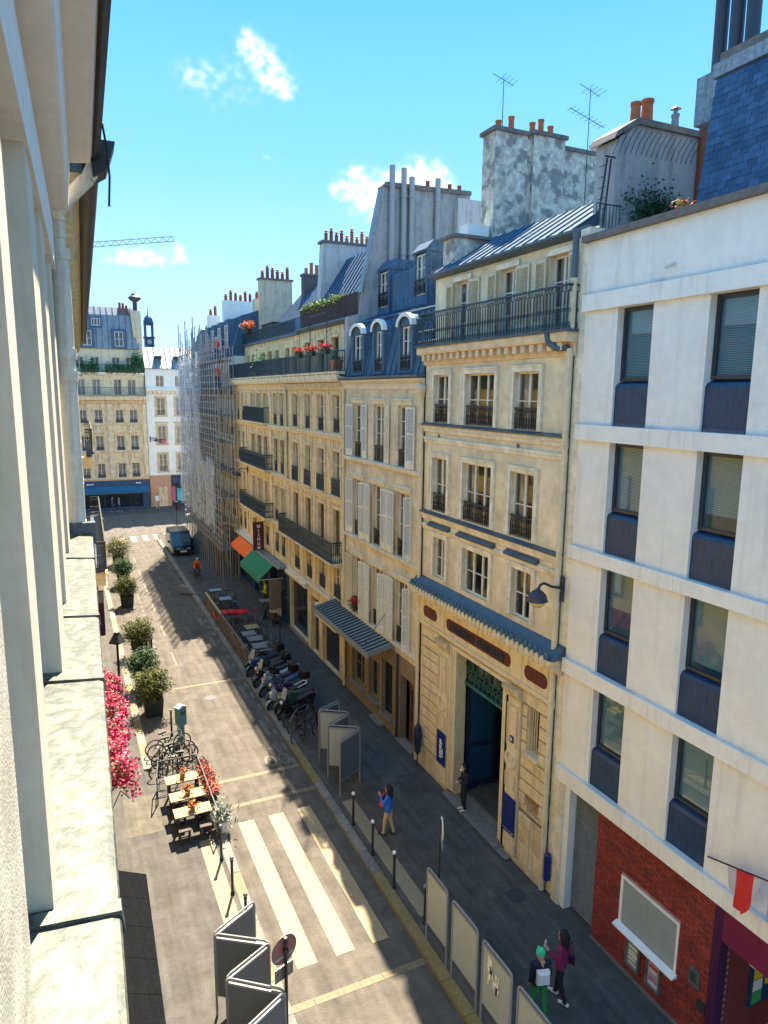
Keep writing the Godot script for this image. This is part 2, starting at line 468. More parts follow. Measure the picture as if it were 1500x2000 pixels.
func make_sky(exposure):
	var w = 2048
	var h = 1024
	var im = Image.create(w, h, false, Image.FORMAT_RGB8)
	var stops = [[-90.0, Color(0.3, 0.32, 0.32)], [-1.0, Color(0.5, 0.6, 0.65)], [0.0, Color(0.6, 0.82, 1.0)], [8.0, Color(0.42, 0.72, 1.0)], [16.0, Color(0.24, 0.6, 1.0)], [26.0, Color(0.14, 0.49, 1.0)], [50.0, Color(0.13, 0.48, 1.0)], [90.0, Color(0.13, 0.48, 1.0)]]
	for y in h:
		var el = 90.0 - (y + 0.5) * 180.0 / h
		var col = stops[0][1]
		for k in stops.size() - 1:
			if el >= stops[k][0] and el <= stops[k + 1][0]:
				col = stops[k][1].lerp(stops[k + 1][1], (el - stops[k][0]) / (stops[k + 1][0] - stops[k][0]))
		im.fill_rect(Rect2i(0, y, w, 1), col.linear_to_srgb())
	var f = FastNoiseLite.new()
	f.seed = 8; f.frequency = 0.62; f.fractal_octaves = 6; f.fractal_gain = 0.58; f.noise_type = FastNoiseLite.TYPE_SIMPLEX_SMOOTH
	# azimuth, elevation, half widths, strength, in degrees
	var puffs = [[14.4, 24.2, 1.0, 0.7, 0.95], [15.5, 23.2, 1.3, 0.8, 0.9], [16.4, 22.0, 1.2, 0.7, 1.0], [17.0, 21.3, 0.9, 0.6, 0.8], [15.0, 22.6, 3.6, 2.2, 0.32], [10.4, 22.0, 2.0, 1.1, 0.5], [12.0, 20.5, 4.5, 2.2, 0.25],
		[21.8, 15.6, 0.8, 1.0, 0.9], [22.6, 16.2, 0.6, 0.8, 0.9], [21.0, 15.2, 0.8, 0.6, 0.8], [23.5, 14.6, 1.4, 0.9, 1.1], [25.0, 15.3, 1.6, 1.2, 1.2], [27.6, 16.2, 1.8, 1.3, 1.25], [29.0, 15.7, 1.2, 1.0, 1.0], [24.0, 15.0, 5.0, 2.6, 0.35], [26.0, 13.5, 3.0, 1.6, 0.9],
		[4.6, 9.6, 1.2, 0.45, 0.9], [6.2, 9.9, 1.3, 0.6, 1.05], [8.8, 10.2, 0.7, 0.75, 1.1], [7.6, 9.6, 0.6, 0.4, 0.7], [6.5, 9.6, 4.0, 1.6, 0.25], [15.8, 17.1, 1.4, 0.12, 0.5],
		[75.0, 18.0, 6.0, 2.0, 0.9], [110.0, 26.0, 8.0, 3.0, 0.8], [160.0, 20.0, 7.0, 2.5, 0.9], [-150.0, 24.0, 8.0, 3.0, 0.8], [-100.0, 17.0, 6.0, 2.2, 0.9], [-55.0, 25.0, 7.0, 2.6, 0.8], [-20.0, 14.0, 4.0, 1.5, 0.8]]
	var seen = {}
	for p in puffs:
		var x0 = int((p[0] - p[2] * 2.2 + 180.0) / 360.0 * w)
		var x1 = int((p[0] + p[2] * 2.2 + 180.0) / 360.0 * w)
		var y0 = int((90.0 - p[1] - p[3] * 2.2) / 180.0 * h)
		var y1 = int((90.0 - p[1] + p[3] * 2.2) / 180.0 * h)
		for y in range(y0, y1 + 1):
			for x in range(x0, x1 + 1):
				var xx = (x + w + w / 2) % w
				var az = (x + 0.5) / w * 360.0 - 180.0
				var el = 90.0 - (y + 0.5) * 180.0 / h
				var q = exp(-(pow((az - p[0]) / p[2], 2.0) + pow((el - p[1]) / p[3], 2.0)) * 1.3) * p[4]
				seen[y * w + xx] = seen.get(y * w + xx, 0.0) + q
	for k in seen:
		var x = k % w
		var y = k / w
		var az = fposmod((x + 0.5) / w * 360.0, 360.0)
		if az > 180.0: az -= 360.0
		var el = 90.0 - (y + 0.5) * 180.0 / h
		var nn = f.get_noise_2d(az * 1.6, el * 2.2) * 0.5 + 0.5
		var a = clampf((seen[k] * (-0.45 + 2.4 * nn) - 0.12) * 0.9, 0, 0.92)
		a = a * a * (3 - 2 * a)
		if a > 0.002: im.set_pixel(x, y, im.get_pixel(x, y).srgb_to_linear().lerp(Color(0.98, 0.99, 1.0), a).linear_to_srgb())
	var sm = PanoramaSkyMaterial.new()
	sm.panorama = ImageTexture.create_from_image(im)
	sm.energy_multiplier = 1.5 / exposure
	var sk = Sky.new()
	sk.sky_material = sm
	return sk

func _ready():
	rng.seed = 4242
	var cam = Camera3D.new()
	cam.name = "camera"
	add_child(cam)
	cam.transform = Transform3D(Basis(Vector3(0.90833396, 0.00952533, 0.41813715), Vector3(0.06226574, 0.98552002, -0.15771259), Vector3(-0.4135848, 0.16929132, 0.89458821)), Vector3(0, 13.5, 0))
	cam.fov = 73.06
	cam.near = 0.05
	cam.far = 2000.0
	cam.current = true
	var exposure = 4.8
	var env = Environment.new()
	env.background_mode = Environment.BG_SKY
	env.sky = make_sky(exposure)
	env.tonemap_mode = Environment.TONE_MAPPER_LINEAR
	env.tonemap_exposure = exposure
	env.sdfgi_enabled = true
	env.ssao_enabled = true
	env.ssil_enabled = true
	var we = WorldEnvironment.new()
	we.name = "world_environment"
	we.environment = env
	add_child(we)
	var sun = DirectionalLight3D.new()
	sun.name = "sun"
	add_child(sun)
	sun.look_at_from_position(Vector3.ZERO, Vector3(-0.3, -1.0, 0.7), Vector3.UP)
	sun.light_energy = 1.36
	sun.light_color = Color(1.0, 0.93, 0.82)
	sun.light_angular_distance = 0.5
	sun.shadow_enabled = true
	make_materials()
	build_ground()
	build_white_building()
	build_portal_building()
	build_shutter_building()
	build_balcony_buildings()
	build_scaffold_building()
	build_far_buildings()
	build_left_side()
	build_street_things()
	build_vehicles()
	build_people()

# ---------------------------------------------------------------- facade kit (local: x right, y up, z out of the wall)
func r2(x): return snappedf(x, 0.01)
func window(par, x0, y0, x1, y1, z, nx = 2, ny = 3, fm = "frame_white", curtain = -1.0, dark = false):
	var w = r2(x1 - x0)
	var h = r2(y1 - y0)
	var key = "win%s_%s_%d_%d" % [w, h, nx, ny]
	var fw = 0.055
	if not CA.has(key):
		var m = MB.new()
		m.box(0, 0, -0.05, fw, h, 0.02); m.box(w - fw, 0, -0.05, w, h, 0.02)
		m.box(fw, 0, -0.05, w - fw, fw, 0.018); m.box(fw, h - fw, -0.05, w - fw, h, 0.018)
		for k in range(1, nx):
			m.box(w * k / nx - 0.035, fw, -0.045, w * k / nx + 0.035, h - fw, 0.016)
		for j in range(1, ny):
			for k in nx:
				m.box(w * k / nx + 0.035, h * j / ny - 0.014, -0.035, w * (k + 1) / nx - 0.035, h * j / ny + 0.014, 0.006)
		CA[key] = m.mesh()
		CA[key + "p"] = BX(0, 0, -0.004, w / nx - 0.05, h / ny - 0.02, 0.004).mesh()
	var o = part(par, "window", CA[key], fm, TR(x0, y0, z))
	for k in nx:
		for j in ny:
			part(o, "pane", CA[key + "p"], "glass_dark" if dark else "glass", TR(w * k / nx + 0.025, h * j / ny + 0.01, -0.022))
	var q = rng.randf() if curtain < 0 else curtain
	if not dark and q > 0.3:
		var cw = r2(w * (0.16 + 0.1 * int(q * 3.0)))
		var ck = "cur%s_%s" % [cw, h]
		if not CA.has(ck):
			var m = MB.new()
			var s = max(3, int(cw / 0.05))
			for k in s:
				var a = Vector3(cw * k / s, 0.03, 0.02 * (k % 2))
				var b = Vector3(cw * (k + 1) / s, 0.03, 0.02 * ((k + 1) % 2))
				m.quad(a, b, b + Vector3(0, h - 0.06, 0), a + Vector3(0, h - 0.06, 0))
			CA[ck] = m.mesh()
		part(o, "curtain", CA[ck], "curtain", TR(0.03, 0, -0.16))
		part(o, "curtain", CA[ck], "curtain", TR(w - cw - 0.03, 0, -0.16))
	return o
func rail_mesh(w, h, step = 0.11, scroll = true):
	var key = "rail%s_%s_%s_%s" % [r2(w), r2(h), step, scroll]
	if not CA.has(key):
		var m = MB.new()
		m.box(0, h - 0.045, -0.025, w, h, 0.025)
		m.box(0, 0.03, -0.012, w, 0.055, 0.012)
		var top = h - 0.035
		if scroll:
			m.box(0, h - 0.17, -0.01, w, h - 0.15, 0.01)
			top = h - 0.17
		var k = max(2, int(round(w / step)))
		for i in k + 1:
			var x = clampf(w * i / k, 0.008, w - 0.008)
			m.box(x - 0.011, 0.0, -0.011, x + 0.011, top, 0.011)
			if scroll and i < k:
				var xc = w * (i + 0.5) / k
				m.ring(Vector3(xc, h - 0.095, 0), Vector3(0, 0, 1), 0.042, 0.012, 8, 3)
				m.ring(Vector3(xc, h * 0.42, 0), Vector3(0, 0, 1), 0.04, 0.011, 7, 3)
				m.ring(Vector3(xc, 0.11, 0), Vector3(0, 0, 1), 0.04, 0.011, 7, 3)
		CA[key] = m.mesh()
	return CA[key]
func railing(par, x0, x1, y0, h, z, m = "iron", step = 0.11, scroll = true):
	return part(par, "railing", rail_mesh(x1 - x0, h, step, scroll), m, TR(x0, y0, z))
func balcony(par, x0, x1, y, out, h, rm = "iron_blue", sm = "ochre_trim", step = 0.11, scroll = true):
	var s = MB.new()
	s.prism([Vector2(0, y - 0.22), Vector2(out * 0.55, y - 0.2), Vector2(out - 0.05, y - 0.1), Vector2(out, y - 0.08), Vector2(out, y), Vector2(0, y)], x0, x1)
	var o = part(par, "balcony", s, sm)
	part(o, "railing", rail_mesh(x1 - x0 - 0.06, h, step, scroll), rm, TR(x0 + 0.03, y, out - 0.05))
	for x in [x0 + 0.03, x1 - 0.03]:
		part(o, "railing", rail_mesh(out - 0.06, h, step, scroll), rm, Transform3D(Basis(Vector3.UP, -PI / 2), Vector3(x, y, 0.0)))
	return o
func shutter(par, x0, x1, y0, y1, z, m = "shutter_white", swing = 0.0, right = false):
	var w = r2(x1 - x0)
	var h = r2(y1 - y0)
	var key = "shut%s_%s" % [w, h]
	if not CA.has(key):
		var b = MB.new()
		b.box(0, 0, -0.02, 0.055, h, 0.02); b.box(w - 0.055, 0, -0.02, w, h, 0.02)
		for q in [[0.0, 0.3], [h * 0.55, h * 0.55 + 0.08], [h - 0.09, h]]: b.box(0.055, q[0], -0.018, w - 0.055, q[1], 0.018)
		var y = 0.32
		while y < h - 0.1:
			if y < h * 0.55 - 0.03 or y > h * 0.55 + 0.08:
				b.obox(Transform3D(Basis(Vector3.RIGHT, 0.75), Vector3(w * 0.5, y, 0)), Vector3(w - 0.11, 0.01, 0.045))
			y += 0.052
		CA[key] = b.mesh()
	var t = TR(x0, y0, z)
	if swing != 0.0:
		if right: t = Transform3D(Basis(Vector3.UP, swing), Vector3(x1, y0, z)) * TR(-w, 0, 0)
		else: t = Transform3D(Basis(Vector3.UP, swing), Vector3(x0, y0, z))
	return part(par, "shutter", CA[key], m, t)
func surround(par, x0, y0, x1, y1, t, m, out = 0.06, head = 0.0):
	var key = "sur%s_%s_%s_%s_%s" % [r2(x1 - x0), r2(y1 - y0), t, out, head]
	var w = x1 - x0
	var h = y1 - y0
	if not CA.has(key):
		var b = MB.new()
		b.box(-t, 0, 0.002, 0, h, out); b.box(w, 0, 0.002, w + t, h, out)
		b.box(-t, h, 0.002, w + t, h + t, out)
		b.box(-t, h + t * 0.72, out, w + t, h + t, out + 0.025)
		b.box(-t, 0, out, -t * 0.72, h + t * 0.7, out + 0.02); b.box(w + t * 0.72, 0, out, w + t, h + t * 0.7, out + 0.02)
		if head > 0:
			b.prism([Vector2(0.002, h + t + 0.12), Vector2(head, h + t + 0.2), Vector2(head, h + t + 0.25), Vector2(0.002, h + t + 0.29)], -t - 0.08, w + t + 0.08)
		CA[key] = b.mesh()
	return part(par, "window_surround", CA[key], m, TR(x0, y0, 0))
func mould(par, called, x0, x1, prof, m):
	var b = MB.new()
	var pl = []
	for q in prof: pl.append(Vector2(q[0], q[1]))
	b.prism(pl, x0, x1)
	return part(par, called, b, m)
func strip(par, x0, x1, y, h, out, m, called = "string_course"):
	return mould(par, called, x0, x1, [[0.002, y], [out * 0.5, y + h * 0.15], [out * 0.6, y + h * 0.5], [out, y + h * 0.62], [out, y + h * 0.9], [out * 0.9, y + h], [0.002, y + h]], m)
func dentils(par, x0, x1, y, h, out, step, m):
	var key = "dent%s_%s_%s" % [r2(h), r2(out), r2(step)]
	if not CA.has(key): CA[key] = BX(0, 0, 0, step * 0.5, h, out).mesh()
	var n = int((x1 - x0) / step)
	for k in n: part(par, "modillion", CA[key], m, TR(x0 + (x1 - x0) * (k + 0.25) / n, y, 0.002))
func core(par, x0, x1, y1, z0 = -2.6, z1 = -9.0, y0 = 0.0):
	return part(par, "inner_wall", BX(x0, y0, z1, x1, y1, z0), "inside")
func zinc_roof(par, x0, x1, y0, z0, y1, z1, step, m = "zinc_blue", seam = "zinc_seam"):
	var n = max(1, int(round((x1 - x0) / step)))
	var w = (x1 - x0) / n
	var key = "zp%s_%s_%s_%s_%s" % [r2(w), r2(y0), r2(z0), r2(y1), r2(z1)]
	if not CA.has(key):
		var a = Vector3(0, y0, z0)
		var e = Vector3(0, y1, z1)
		var up = Vector3.RIGHT.cross(e - a).normalized() * -1.0
		if up.y < 0: up = -up
		var p = MB.new()
		var X = Vector3(w, 0, 0)
		p.quad(a, a + X, e + X, e)
		CA[key] = p.mesh()
		var s = MB.new()
		s.bar(a + up * 0.015 , e + up * 0.015, 0.035, 0.045)
		CA[key + "s"] = s.mesh()
	for k in n:
		part(par, "zinc_panel", CA[key], m, TR(x0 + w * k, 0, 0))
		part(par, "zinc_seam", CA[key + "s"], seam, TR(x0 + w * k, 0, 0))
	part(par, "zinc_seam", CA[key + "s"], seam, TR(x1, 0, 0))
func pot(par, x, y, z, h, m = "terracotta", r = 0.11, cowl = false):
	var key = "pot%s_%s_%s" % [h, r, cowl]
	if not CA.has(key):
		var b = MB.new()
		b.lathe(Vector3.ZERO, [Vector2(r, 0), Vector2(r * 0.86, h * 0.85), Vector2(r * 1.02, h * 0.88), Vector2(r * 1.02, h), Vector2(r * 0.75, h), Vector2(r * 0.7, h * 0.6)], 10)
		if cowl:
			b.cone(Vector3(0, h, 0), Vector3(0, h + 0.12, 0), r * 0.5, r * 0.5, 8)
			b.lathe(Vector3.ZERO, [Vector2(r * 1.3, h + 0.12), Vector2(0.01, h + 0.2)], 10)
			b.lathe(Vector3.ZERO, [Vector2(0.01, h + 0.12), Vector2(r * 1.3, h + 0.12)], 10)
		CA[key] = b.mesh()
	return part(par, "chimney_pot", CA[key], m, TR(x, y, z))
func downpipe(par, x, y0, y1, z, r, m, collars = []):
	var b = MB.new()
	b.cone(Vector3(x, y0, z), Vector3(x, y1, z), r, r, 10)
	for c in collars: b.cone(Vector3(x, c, z), Vector3(x, c + 0.1, z), r * 1.25, r * 1.25, 10)
	return part(par, "downpipe", b, m)
func text3(par, s, size, m, xf, depth = 0.02, called = "lettering"):
	var t = TextMesh.new()
	var f = SystemFont.new()
	f.font_names = PackedStringArray(["Droid Sans"])
	f.font_weight = 700
	t.font = f
	t.text = s
	t.font_size = 32
	t.pixel_size = size / 32.0
	t.depth = depth
	return part(par, called, t, m, xf)
func leaves(seed_, count, size, place, cols, flat = 0.35):
	var b = MB.new()
	b.colored = true
	var q = RandomNumberGenerator.new()
	q.seed = seed_
	for k in count:
		var e = place.call(q)
		var s = size * q.randf_range(0.6, 1.25)
		var bs = Basis.from_euler(Vector3(q.randf_range(-PI, PI), q.randf_range(-PI, PI), q.randf_range(-PI, PI)))
		var X = bs.x * s * 0.5
		var Y = bs.y * s * flat
		var c = cols[q.randi() % cols.size()]
		b.tint = c * q.randf_range(0.75, 1.2)
		b.tint.a = 1.0
		b.tri(e - X, e - Y + bs.z * s * 0.12, e + X); b.tri(e - X, e + X, e + Y + bs.z * s * 0.12)
	return b.mesh()
func in_ball(q, r, hollow = 0.35):
	var p = Vector3(q.randfn(), q.randfn(), q.randfn()).normalized()
	return p * pow(lerpf(hollow, 1.0, q.randf()), 0.6) * r

# ---------------------------------------------------------------- ground
func build_ground():
	structure("ground", BX(-400, -0.3, -700, 400, -0.012, 300), "ground")
	structure("road", BX(2.05, -0.2, -68.5, 7.16, 0.0, 12.0), "asphalt")
	structure("cross_road", BX(-60, -0.2, -80.5, 90, -0.004, -68.5), "asphalt")
	var f = MB.new()
	f.box(-60, -0.2, -84.0, 90, 0.12, -80.5)
	structure("far_pavement", f, "pavement")
	var pv = MB.new()
	pv.box(7.42, -0.2, -67.0, XR + 0.6, 0.12, 12.0)
	structure("right_pavement", pv, "pavement")
	var lp = MB.new()
	lp.prism([Vector2(-0.8, 12.0), Vector2(3.48, 12.0), Vector2(3.48, -22.6), Vector2(1.85, -24.2), Vector2(1.85, -66.0), Vector2(-0.8, -66.0)], -0.2, 0.12, "y")
	structure("left_pavement", lp, "pavement")
	# kerbs stone by stone
	var kr = part(self, "kerb_right", BX(7.18, -0.2, -67.0, 7.40, 0.05, 8.0), "kerb_b")
	kr.set_meta("kind", "structure")
	var st = BX(0, 0.0, 0, 0.28, 0.125, 0.985).mesh()
	for k in 62:
		part(kr, "kerb_stone", st, "kerb_yellow" if (k > 17 and k < 21) or (k > 4 and k < 13) else ["kerb", "kerb_b"][(k * 7 % 3) % 2], TR(7.14, rng.randf_range(-0.004, 0.004), -4.0 - k * 1.0))
	var kl = part(self, "kerb_left", BX(3.5, -0.2, -22.6, 3.7, 0.05, 8.0), "kerb_b")
	kl.set_meta("kind", "structure")
	for k in 18: part(kl, "kerb_stone", st, ["kerb", "kerb_b", "cobble"][k * 5 % 3], TR(3.482, rng.randf_range(-0.004, 0.004), -4.6 - k * 1.0))
	for k in 41: part(kl, "kerb_stone", st, ["kerb", "cobble", "kerb", "kerb_yellow" if k < 8 else "kerb_b"][k * 5 % 4], TR(1.852, rng.randf_range(-0.004, 0.004), -25.3 - k * 1.0))
	# painted markings and stone bands
	var mk = func(called, x0, x1, d0, d1, y, m):
		return structure(called, BX(x0, y - 0.003, -d1, x1, y, -d0), m)
	for q in [[4.25, 4.75], [5.23, 5.72], [6.2, 6.64]]: mk.call("crossing_stripe", q[0], q[1], 13.82, 20.0, 0.006, "paint")
	for k in 6: mk.call("crossing_stripe", 4.0 + k * 1.02, 4.5 + k * 1.02, 64.9 + k * 0.2, 67.4 + k * 0.2, 0.006, "paint")
	for d in [12.82, 20.96, 22.58, 31.2]:
		var n = 6
		for k in n: mk.call("stone_band", 3.78 + k * 0.56, 3.78 + k * 0.56 + 0.545, d - 0.1, d + 0.09, 0.005, "cobble")
	for k in 17: mk.call("lane_dash", 6.93, 7.06, 22.6 + k * 1.25, 23.15 + k * 1.25, 0.006, "paint_thin")
	for k in 30: mk.call("lane_dot", 3.62 + 0.012 * k, 3.74 + 0.012 * k, 36.0 + k * 0.95, 36.3 + k * 0.95, 0.006, "paint_thin")
	for k in 6: mk.call("lane_dash", 4.35 + 0.03 * k, 4.45 + 0.03 * k, 34.0 + k * 4.6, 36.0 + k * 4.6, 0.006, "paint_thin")
	for k in 5: mk.call("lane_dash", 6.6, 6.78, 25.2 + k * 3.6, 26.6 + k * 3.6, 0.006, "paint_thin")
	for k in 9: mk.call("crossing_stripe", 12.0 + k * 0.0, 15.0, 70.2 + k * 1.05, 70.7 + k * 1.05, 0.004, "paint_thin")
	for k in 5: mk.call("lane_dash", -8.0 + k * 5.0, -5.0 + k * 5.0, 74.5, 74.62, 0.004, "paint_thin")
	# painted bicycle
	var bk = MB.new()
	for x in [6.22, 6.72]:
		for k in 20:
			var t0 = TAU * k / 20
			var t1 = TAU * (k + 1) / 20
			var o = Vector3(x, 0.007, -23.25)
			bk.quad(o + Vector3(cos(t0) * 0.22, 0, -sin(t0) * 0.42), o + Vector3(cos(t1) * 0.22, 0, -sin(t1) * 0.42), o + Vector3(cos(t1) * 0.14, 0, -sin(t1) * 0.3), o + Vector3(cos(t0) * 0.14, 0, -sin(t0) * 0.3))
	for q in [[6.22, 23.65, 6.3, 24.5], [6.3, 24.5, 6.18, 24.6], [6.27, 24.2, 6.6, 24.1], [6.72, 23.65, 6.6, 24.4]]:
		bk.bar(Vector3(q[0], 0.005, -q[1]), Vector3(q[2], 0.005, -q[3]), 0.09, 0.004)
	structure("bicycle_marking", bk, "paint_thin")
	mk.call("tactile_strip", 2.93, 3.35, 11.0, 19.4, 0.127, "tactile")
	mk.call("tactile_strip", 7.62, 8.05, 14.0, 19.6, 0.127, "tactile")
	mk.call("pavement_patch", 1.0, 2.05, 20.4, 22.6, 0.125, "patch")
	mk.call("pavement_patch", 9.2, 10.4, 24.0, 25.0, 0.125, "patch")
	for q in [[8.3, 9.6, 26.2, 28.0], [9.9, 10.8, 18.9, 20.2], [8.4, 9.1, 11.4, 13.2], [10.0, 10.9, 30.5, 35.0], [9.7, 10.3, 9.0, 10.1]]: mk.call("pavement_repair", q[0], q[1], q[2], q[3], 0.1245, "repair_dark")
	for q in [[5.0, 6.6, 40.0, 43.5]]: mk.call("road_repair", q[0], q[1], q[2], q[3], 0.0035, "repair_dark" if q[0] > 4.05 and q[0] < 4.5 else "patch")
	mk.call("kerb_lip", 10.86, XR + 0.02, 14.9, 18.5, 0.17, "kerb_b")
	for q in [[10.36, 13.62, 0.28], [9.9, 30.2, 0.25], [5.2, 29.6, 0.28]]:
		var c = MB.new()
		c.lathe(Vector3(q[0], (0.12 if q[0] > 7.2 else 0.0), -q[1]), [Vector2(q[2], 0.0), Vector2(q[2], 0.006), Vector2(q[2] * 0.86, 0.006), Vector2(q[2] * 0.86, 0.002), Vector2(q[2] * 0.82, 0.002), Vector2(q[2] * 0.82, 0.007), Vector2(0.001, 0.007)], 20)
		single("manhole_cover", ["round iron manhole cover in blue pavement by the portal", "round iron manhole cover in pavement by the motorcycles", "round iron manhole cover in the sunlit roadway"][[10.36, 9.9, 5.2].find(q[0])], "manhole", c, "lamp_grey", "manhole covers")

# ---------------------------------------------------------------- right side, nearest: white modern building
func build_white_building():
	var F = 13.15
	var b = thing("modern_building", "white modern building with dark blue window panels and brick ground floor", "building", "", RF(F))
	var L = 16.0
	var bands = [[3.66, 4.05], [6.6, 6.96], [9.57, 9.88], [12.46, 12.82], [15.4, 15.77]]
	var holes = []
	var cols = []
	for k in 6: cols.append([1.05 + 2.41 * k, 2.07 + 2.41 * k])
	for f in 4:
		for c in cols: holes.append([c[0], bands[f][1], c[1], bands[f + 1][0]])
	var w = MB.new()
	w.wall(0.0, L, 3.66, 16.94, holes, 0.0, 0.26)
	w.quad(Vector3(0, 3.66, -4), Vector3(0, 3.66, 0), Vector3(0, 16.94, 0), Vector3(0, 16.94, -4))
	w.quad(Vector3(0, 3.66, -4), Vector3(L, 3.66, -4), Vector3(L, 3.66, 0), Vector3(0, 3.66, 0))
	part(b, "wall", w, "white_wall")
	core(b, 0.02, L, 16.7, -2.6, -9.0, 3.7)
	for q in bands:
		var k = 0
		while k < 5:
			part(b, "band", BX(-0.02 + k * 3.25, q[0], 0.003, -0.02 + k * 3.25 + 3.243, q[1], 0.11), "white_band")
			k += 1
	var sp = once("spikes", func():
		var m = MB.new()
		for k in 60:
			for s in [-0.03, 0.035]:
				var p = Vector3(k * 0.04, 0, 0.0)
				m.tri(p + Vector3(-0.003, 0, 0), p + Vector3(0.003, 0, 0), p + Vector3(s * 0.3, 0.1, s + 0.02))
		return m.mesh())
	for f in bands.size():
		for k in 6:
			var o = part(b, "spike_strip", sp, "plastic_grey", TR(k * 2.41 - 0.3 if k else 0.02, bands[f][1], 0.05))
			o.set_meta("kind", "stuff")
	part(b, "coping", BX(-0.12, 16.94, -0.4, L, 17.08, 0.14), "cap_stone")
	part(b, "waste_spout", once("spout", func():
		var m = MB.new()
		m.cone(Vector3(2.55, 16.08, 0), Vector3(2.5, 16.0, 0.22), 0.035, 0.035, 8)
		return m.mesh()), "pipe_white")
	var bl = BX(0.06, 0.0, -0.12, 0.96, 1.5, -0.1).mesh()
	var spm = once("spandrel", func():
		var m = MB.new()
		m.prism([Vector2(-0.24, 0), Vector2(-0.06, 0), Vector2(-0.06, 0.86), Vector2(-0.1, 0.93), Vector2(-0.24, 0.98)], 0.0, 1.02)
		return m.mesh())
	for f in 4:
		var y = bands[f][1]
		var top = bands[f + 1][0]
		for k in cols.size():
			var c = cols[k]
			part(b, "spandrel_panel", spm, "spandrel", TR(c[0], y, 0.0))
			var o = part(b, "window", once("mwin%s" % r2(top - y), func():
				var m = MB.new()
				var h = top - y - 1.0
				m.box(0, 0, -0.05, 0.06, h, 0.02); m.box(0.96, 0, -0.05, 1.02, h, 0.02)
				m.box(0.06, 0, -0.05, 0.96, 0.07, 0.03); m.box(0.06, h - 0.1, -0.05, 0.96, h, 0.02)
				m.box(0.06, 0.07, -0.03, 0.085, h - 0.1, 0.012); m.box(0.935, 0.07, -0.03, 0.96, h - 0.1, 0.012)
				return m.mesh()), "frame_dark", TR(c[0], y + 1.0, -0.2))
			var hh = top - y - 1.1
			part(o, "pane", once("mpane%s" % r2(hh), func(): return BX(0.05, 0.06, -0.005, 0.97, hh, 0.005).mesh()), "glass_blue", TR(0, 0, -0.02))
			part(o, "blind", once("mblind%s" % r2(hh), func(): return BX(0.06, 0.06, -0.1, 0.96, hh + 0.04, -0.085).mesh()), "blind_slats", Transform3D(Basis.from_scale(Vector3(1, [1.0, 0.82, 1.0, 0.62, 1.0, 0.93, 1.0][(f * 3 + k * 2) % 7], 1)), Vector3(0, (hh + 0.04) * (1.0 - [1.0, 0.82, 1.0, 0.62, 1.0, 0.93, 1.0][(f * 3 + k * 2) % 7]), 0)))
	# ground floor
	part(b, "wall", BX(-0.02, 0.1, -0.35, 0.25, 3.655, 0.06), "cream_trim", Transform3D.IDENTITY)
	part(b, "wall", BX(0.25, 0.1, -0.3, 0.45, 3.655, 0.0), "white_wall")
	var sh = part(b, "roller_shutter", BX(0.45, 0.1, -0.32, 1.5, 3.65, -0.25), "steel_roll")
	var sl = once("rollslat", func():
		var m = MB.new()
		m.prism([Vector2(-0.25, 0.0), Vector2(-0.215, 0.02), Vector2(-0.21, 0.06), Vector2(-0.25, 0.085)], 0.46, 1.49)
		return m.mesh())
	for k in 40: part(sh, "slat", sl, "steel_roll", TR(0, 0.14 + k * 0.087, 0))
	part(b, "wall", BX(1.5, 0.1, -0.3, 4.87, 3.655, -0.02), "mortar")
	part(b, "plinth", BX(1.48, 0.1, -0.25, 4.9, 0.2, 0.03), "cap_stone")
	# bricks, the nearest three hundred one by one
	var bm = BX(0, 0, -0.02, 0.218, 0.06, 0.006).mesh()
	var near = []
	var rows = 45
	for j in rows:
		var y = 0.21 + j * 0.0762
		var x = 1.505
		var first = j % 2 == 1
		while x < 4.8:
			var wd = 0.104 if first else 0.218
			first = false
			var hit = y + 0.06 > 1.2 and y < 2.5
			var xe = minf(x + wd, 4.866)
			if hit and x < 2.35 and xe > 2.35: near.append([x, y, 2.35 - x])
			elif hit and x < 4.07 and xe > 4.07: near.append([4.07, y, xe - 4.07])
			elif not (hit and x >= 2.35 and xe <= 4.07): near.append([x, y, xe - x])
			x += wd + 0.014
	near.sort_custom(func(p, q): return p[0] > q[0])
	var rest = [MB.new(), MB.new(), MB.new(), MB.new()]
	for k in near.size():
		var q = near[k]
		var c = [0, 0, 1, 2, 0, 1, 3, 0, 2][rng.randi() % 9]
		if k < 300: part(b, "brick", bm, "brick%d" % c, Transform3D(Basis.from_scale(Vector3(q[2] / 0.218, 1, 1)), Vector3(q[0], q[1], rng.randf_range(-0.003, 0.003))))
		else: rest[c].box(q[0], q[1], -0.02, q[0] + q[2], q[1] + 0.06, 0.006 + rng.randf_range(-0.003, 0.003))
	for c in 4: part(b, "brickwork", rest[c], "brick%d" % c, Transform3D.IDENTITY, "stuff")
	# blinded shop window in the brick wall
	var o = part(b, "window", once("bwin", func():
		var m = MB.new()
		m.box(2.36, 1.27, -0.05, 2.44, 2.48, 0.012); m.box(4.0, 1.27, -0.05, 4.06, 2.48, 0.012)
		m.box(2.44, 2.42, -0.05, 4.0, 2.48, 0.012)
		return m.mesh()), "white_paint")
	part(o, "roller_blind", BX(2.44, 1.3, -0.04, 4.0, 2.42, -0.01), "panel_sheet")
	var bs = BX(2.45, 0, -0.01, 3.99, 0.05, 0.0).mesh()
	for k in 20: part(o, "blind_slat", bs, "panel_sheet", TR(0, 1.31 + k * 0.055, 0))
	part(o, "sill", once("bsill", func():
		var m = MB.new()
		m.prism([Vector2(0, 1.2), Vector2(0.16, 1.2), Vector2(0.16, 1.23), Vector2(0, 1.29)], 2.32, 4.1)
		return m.mesh()), "white_paint")
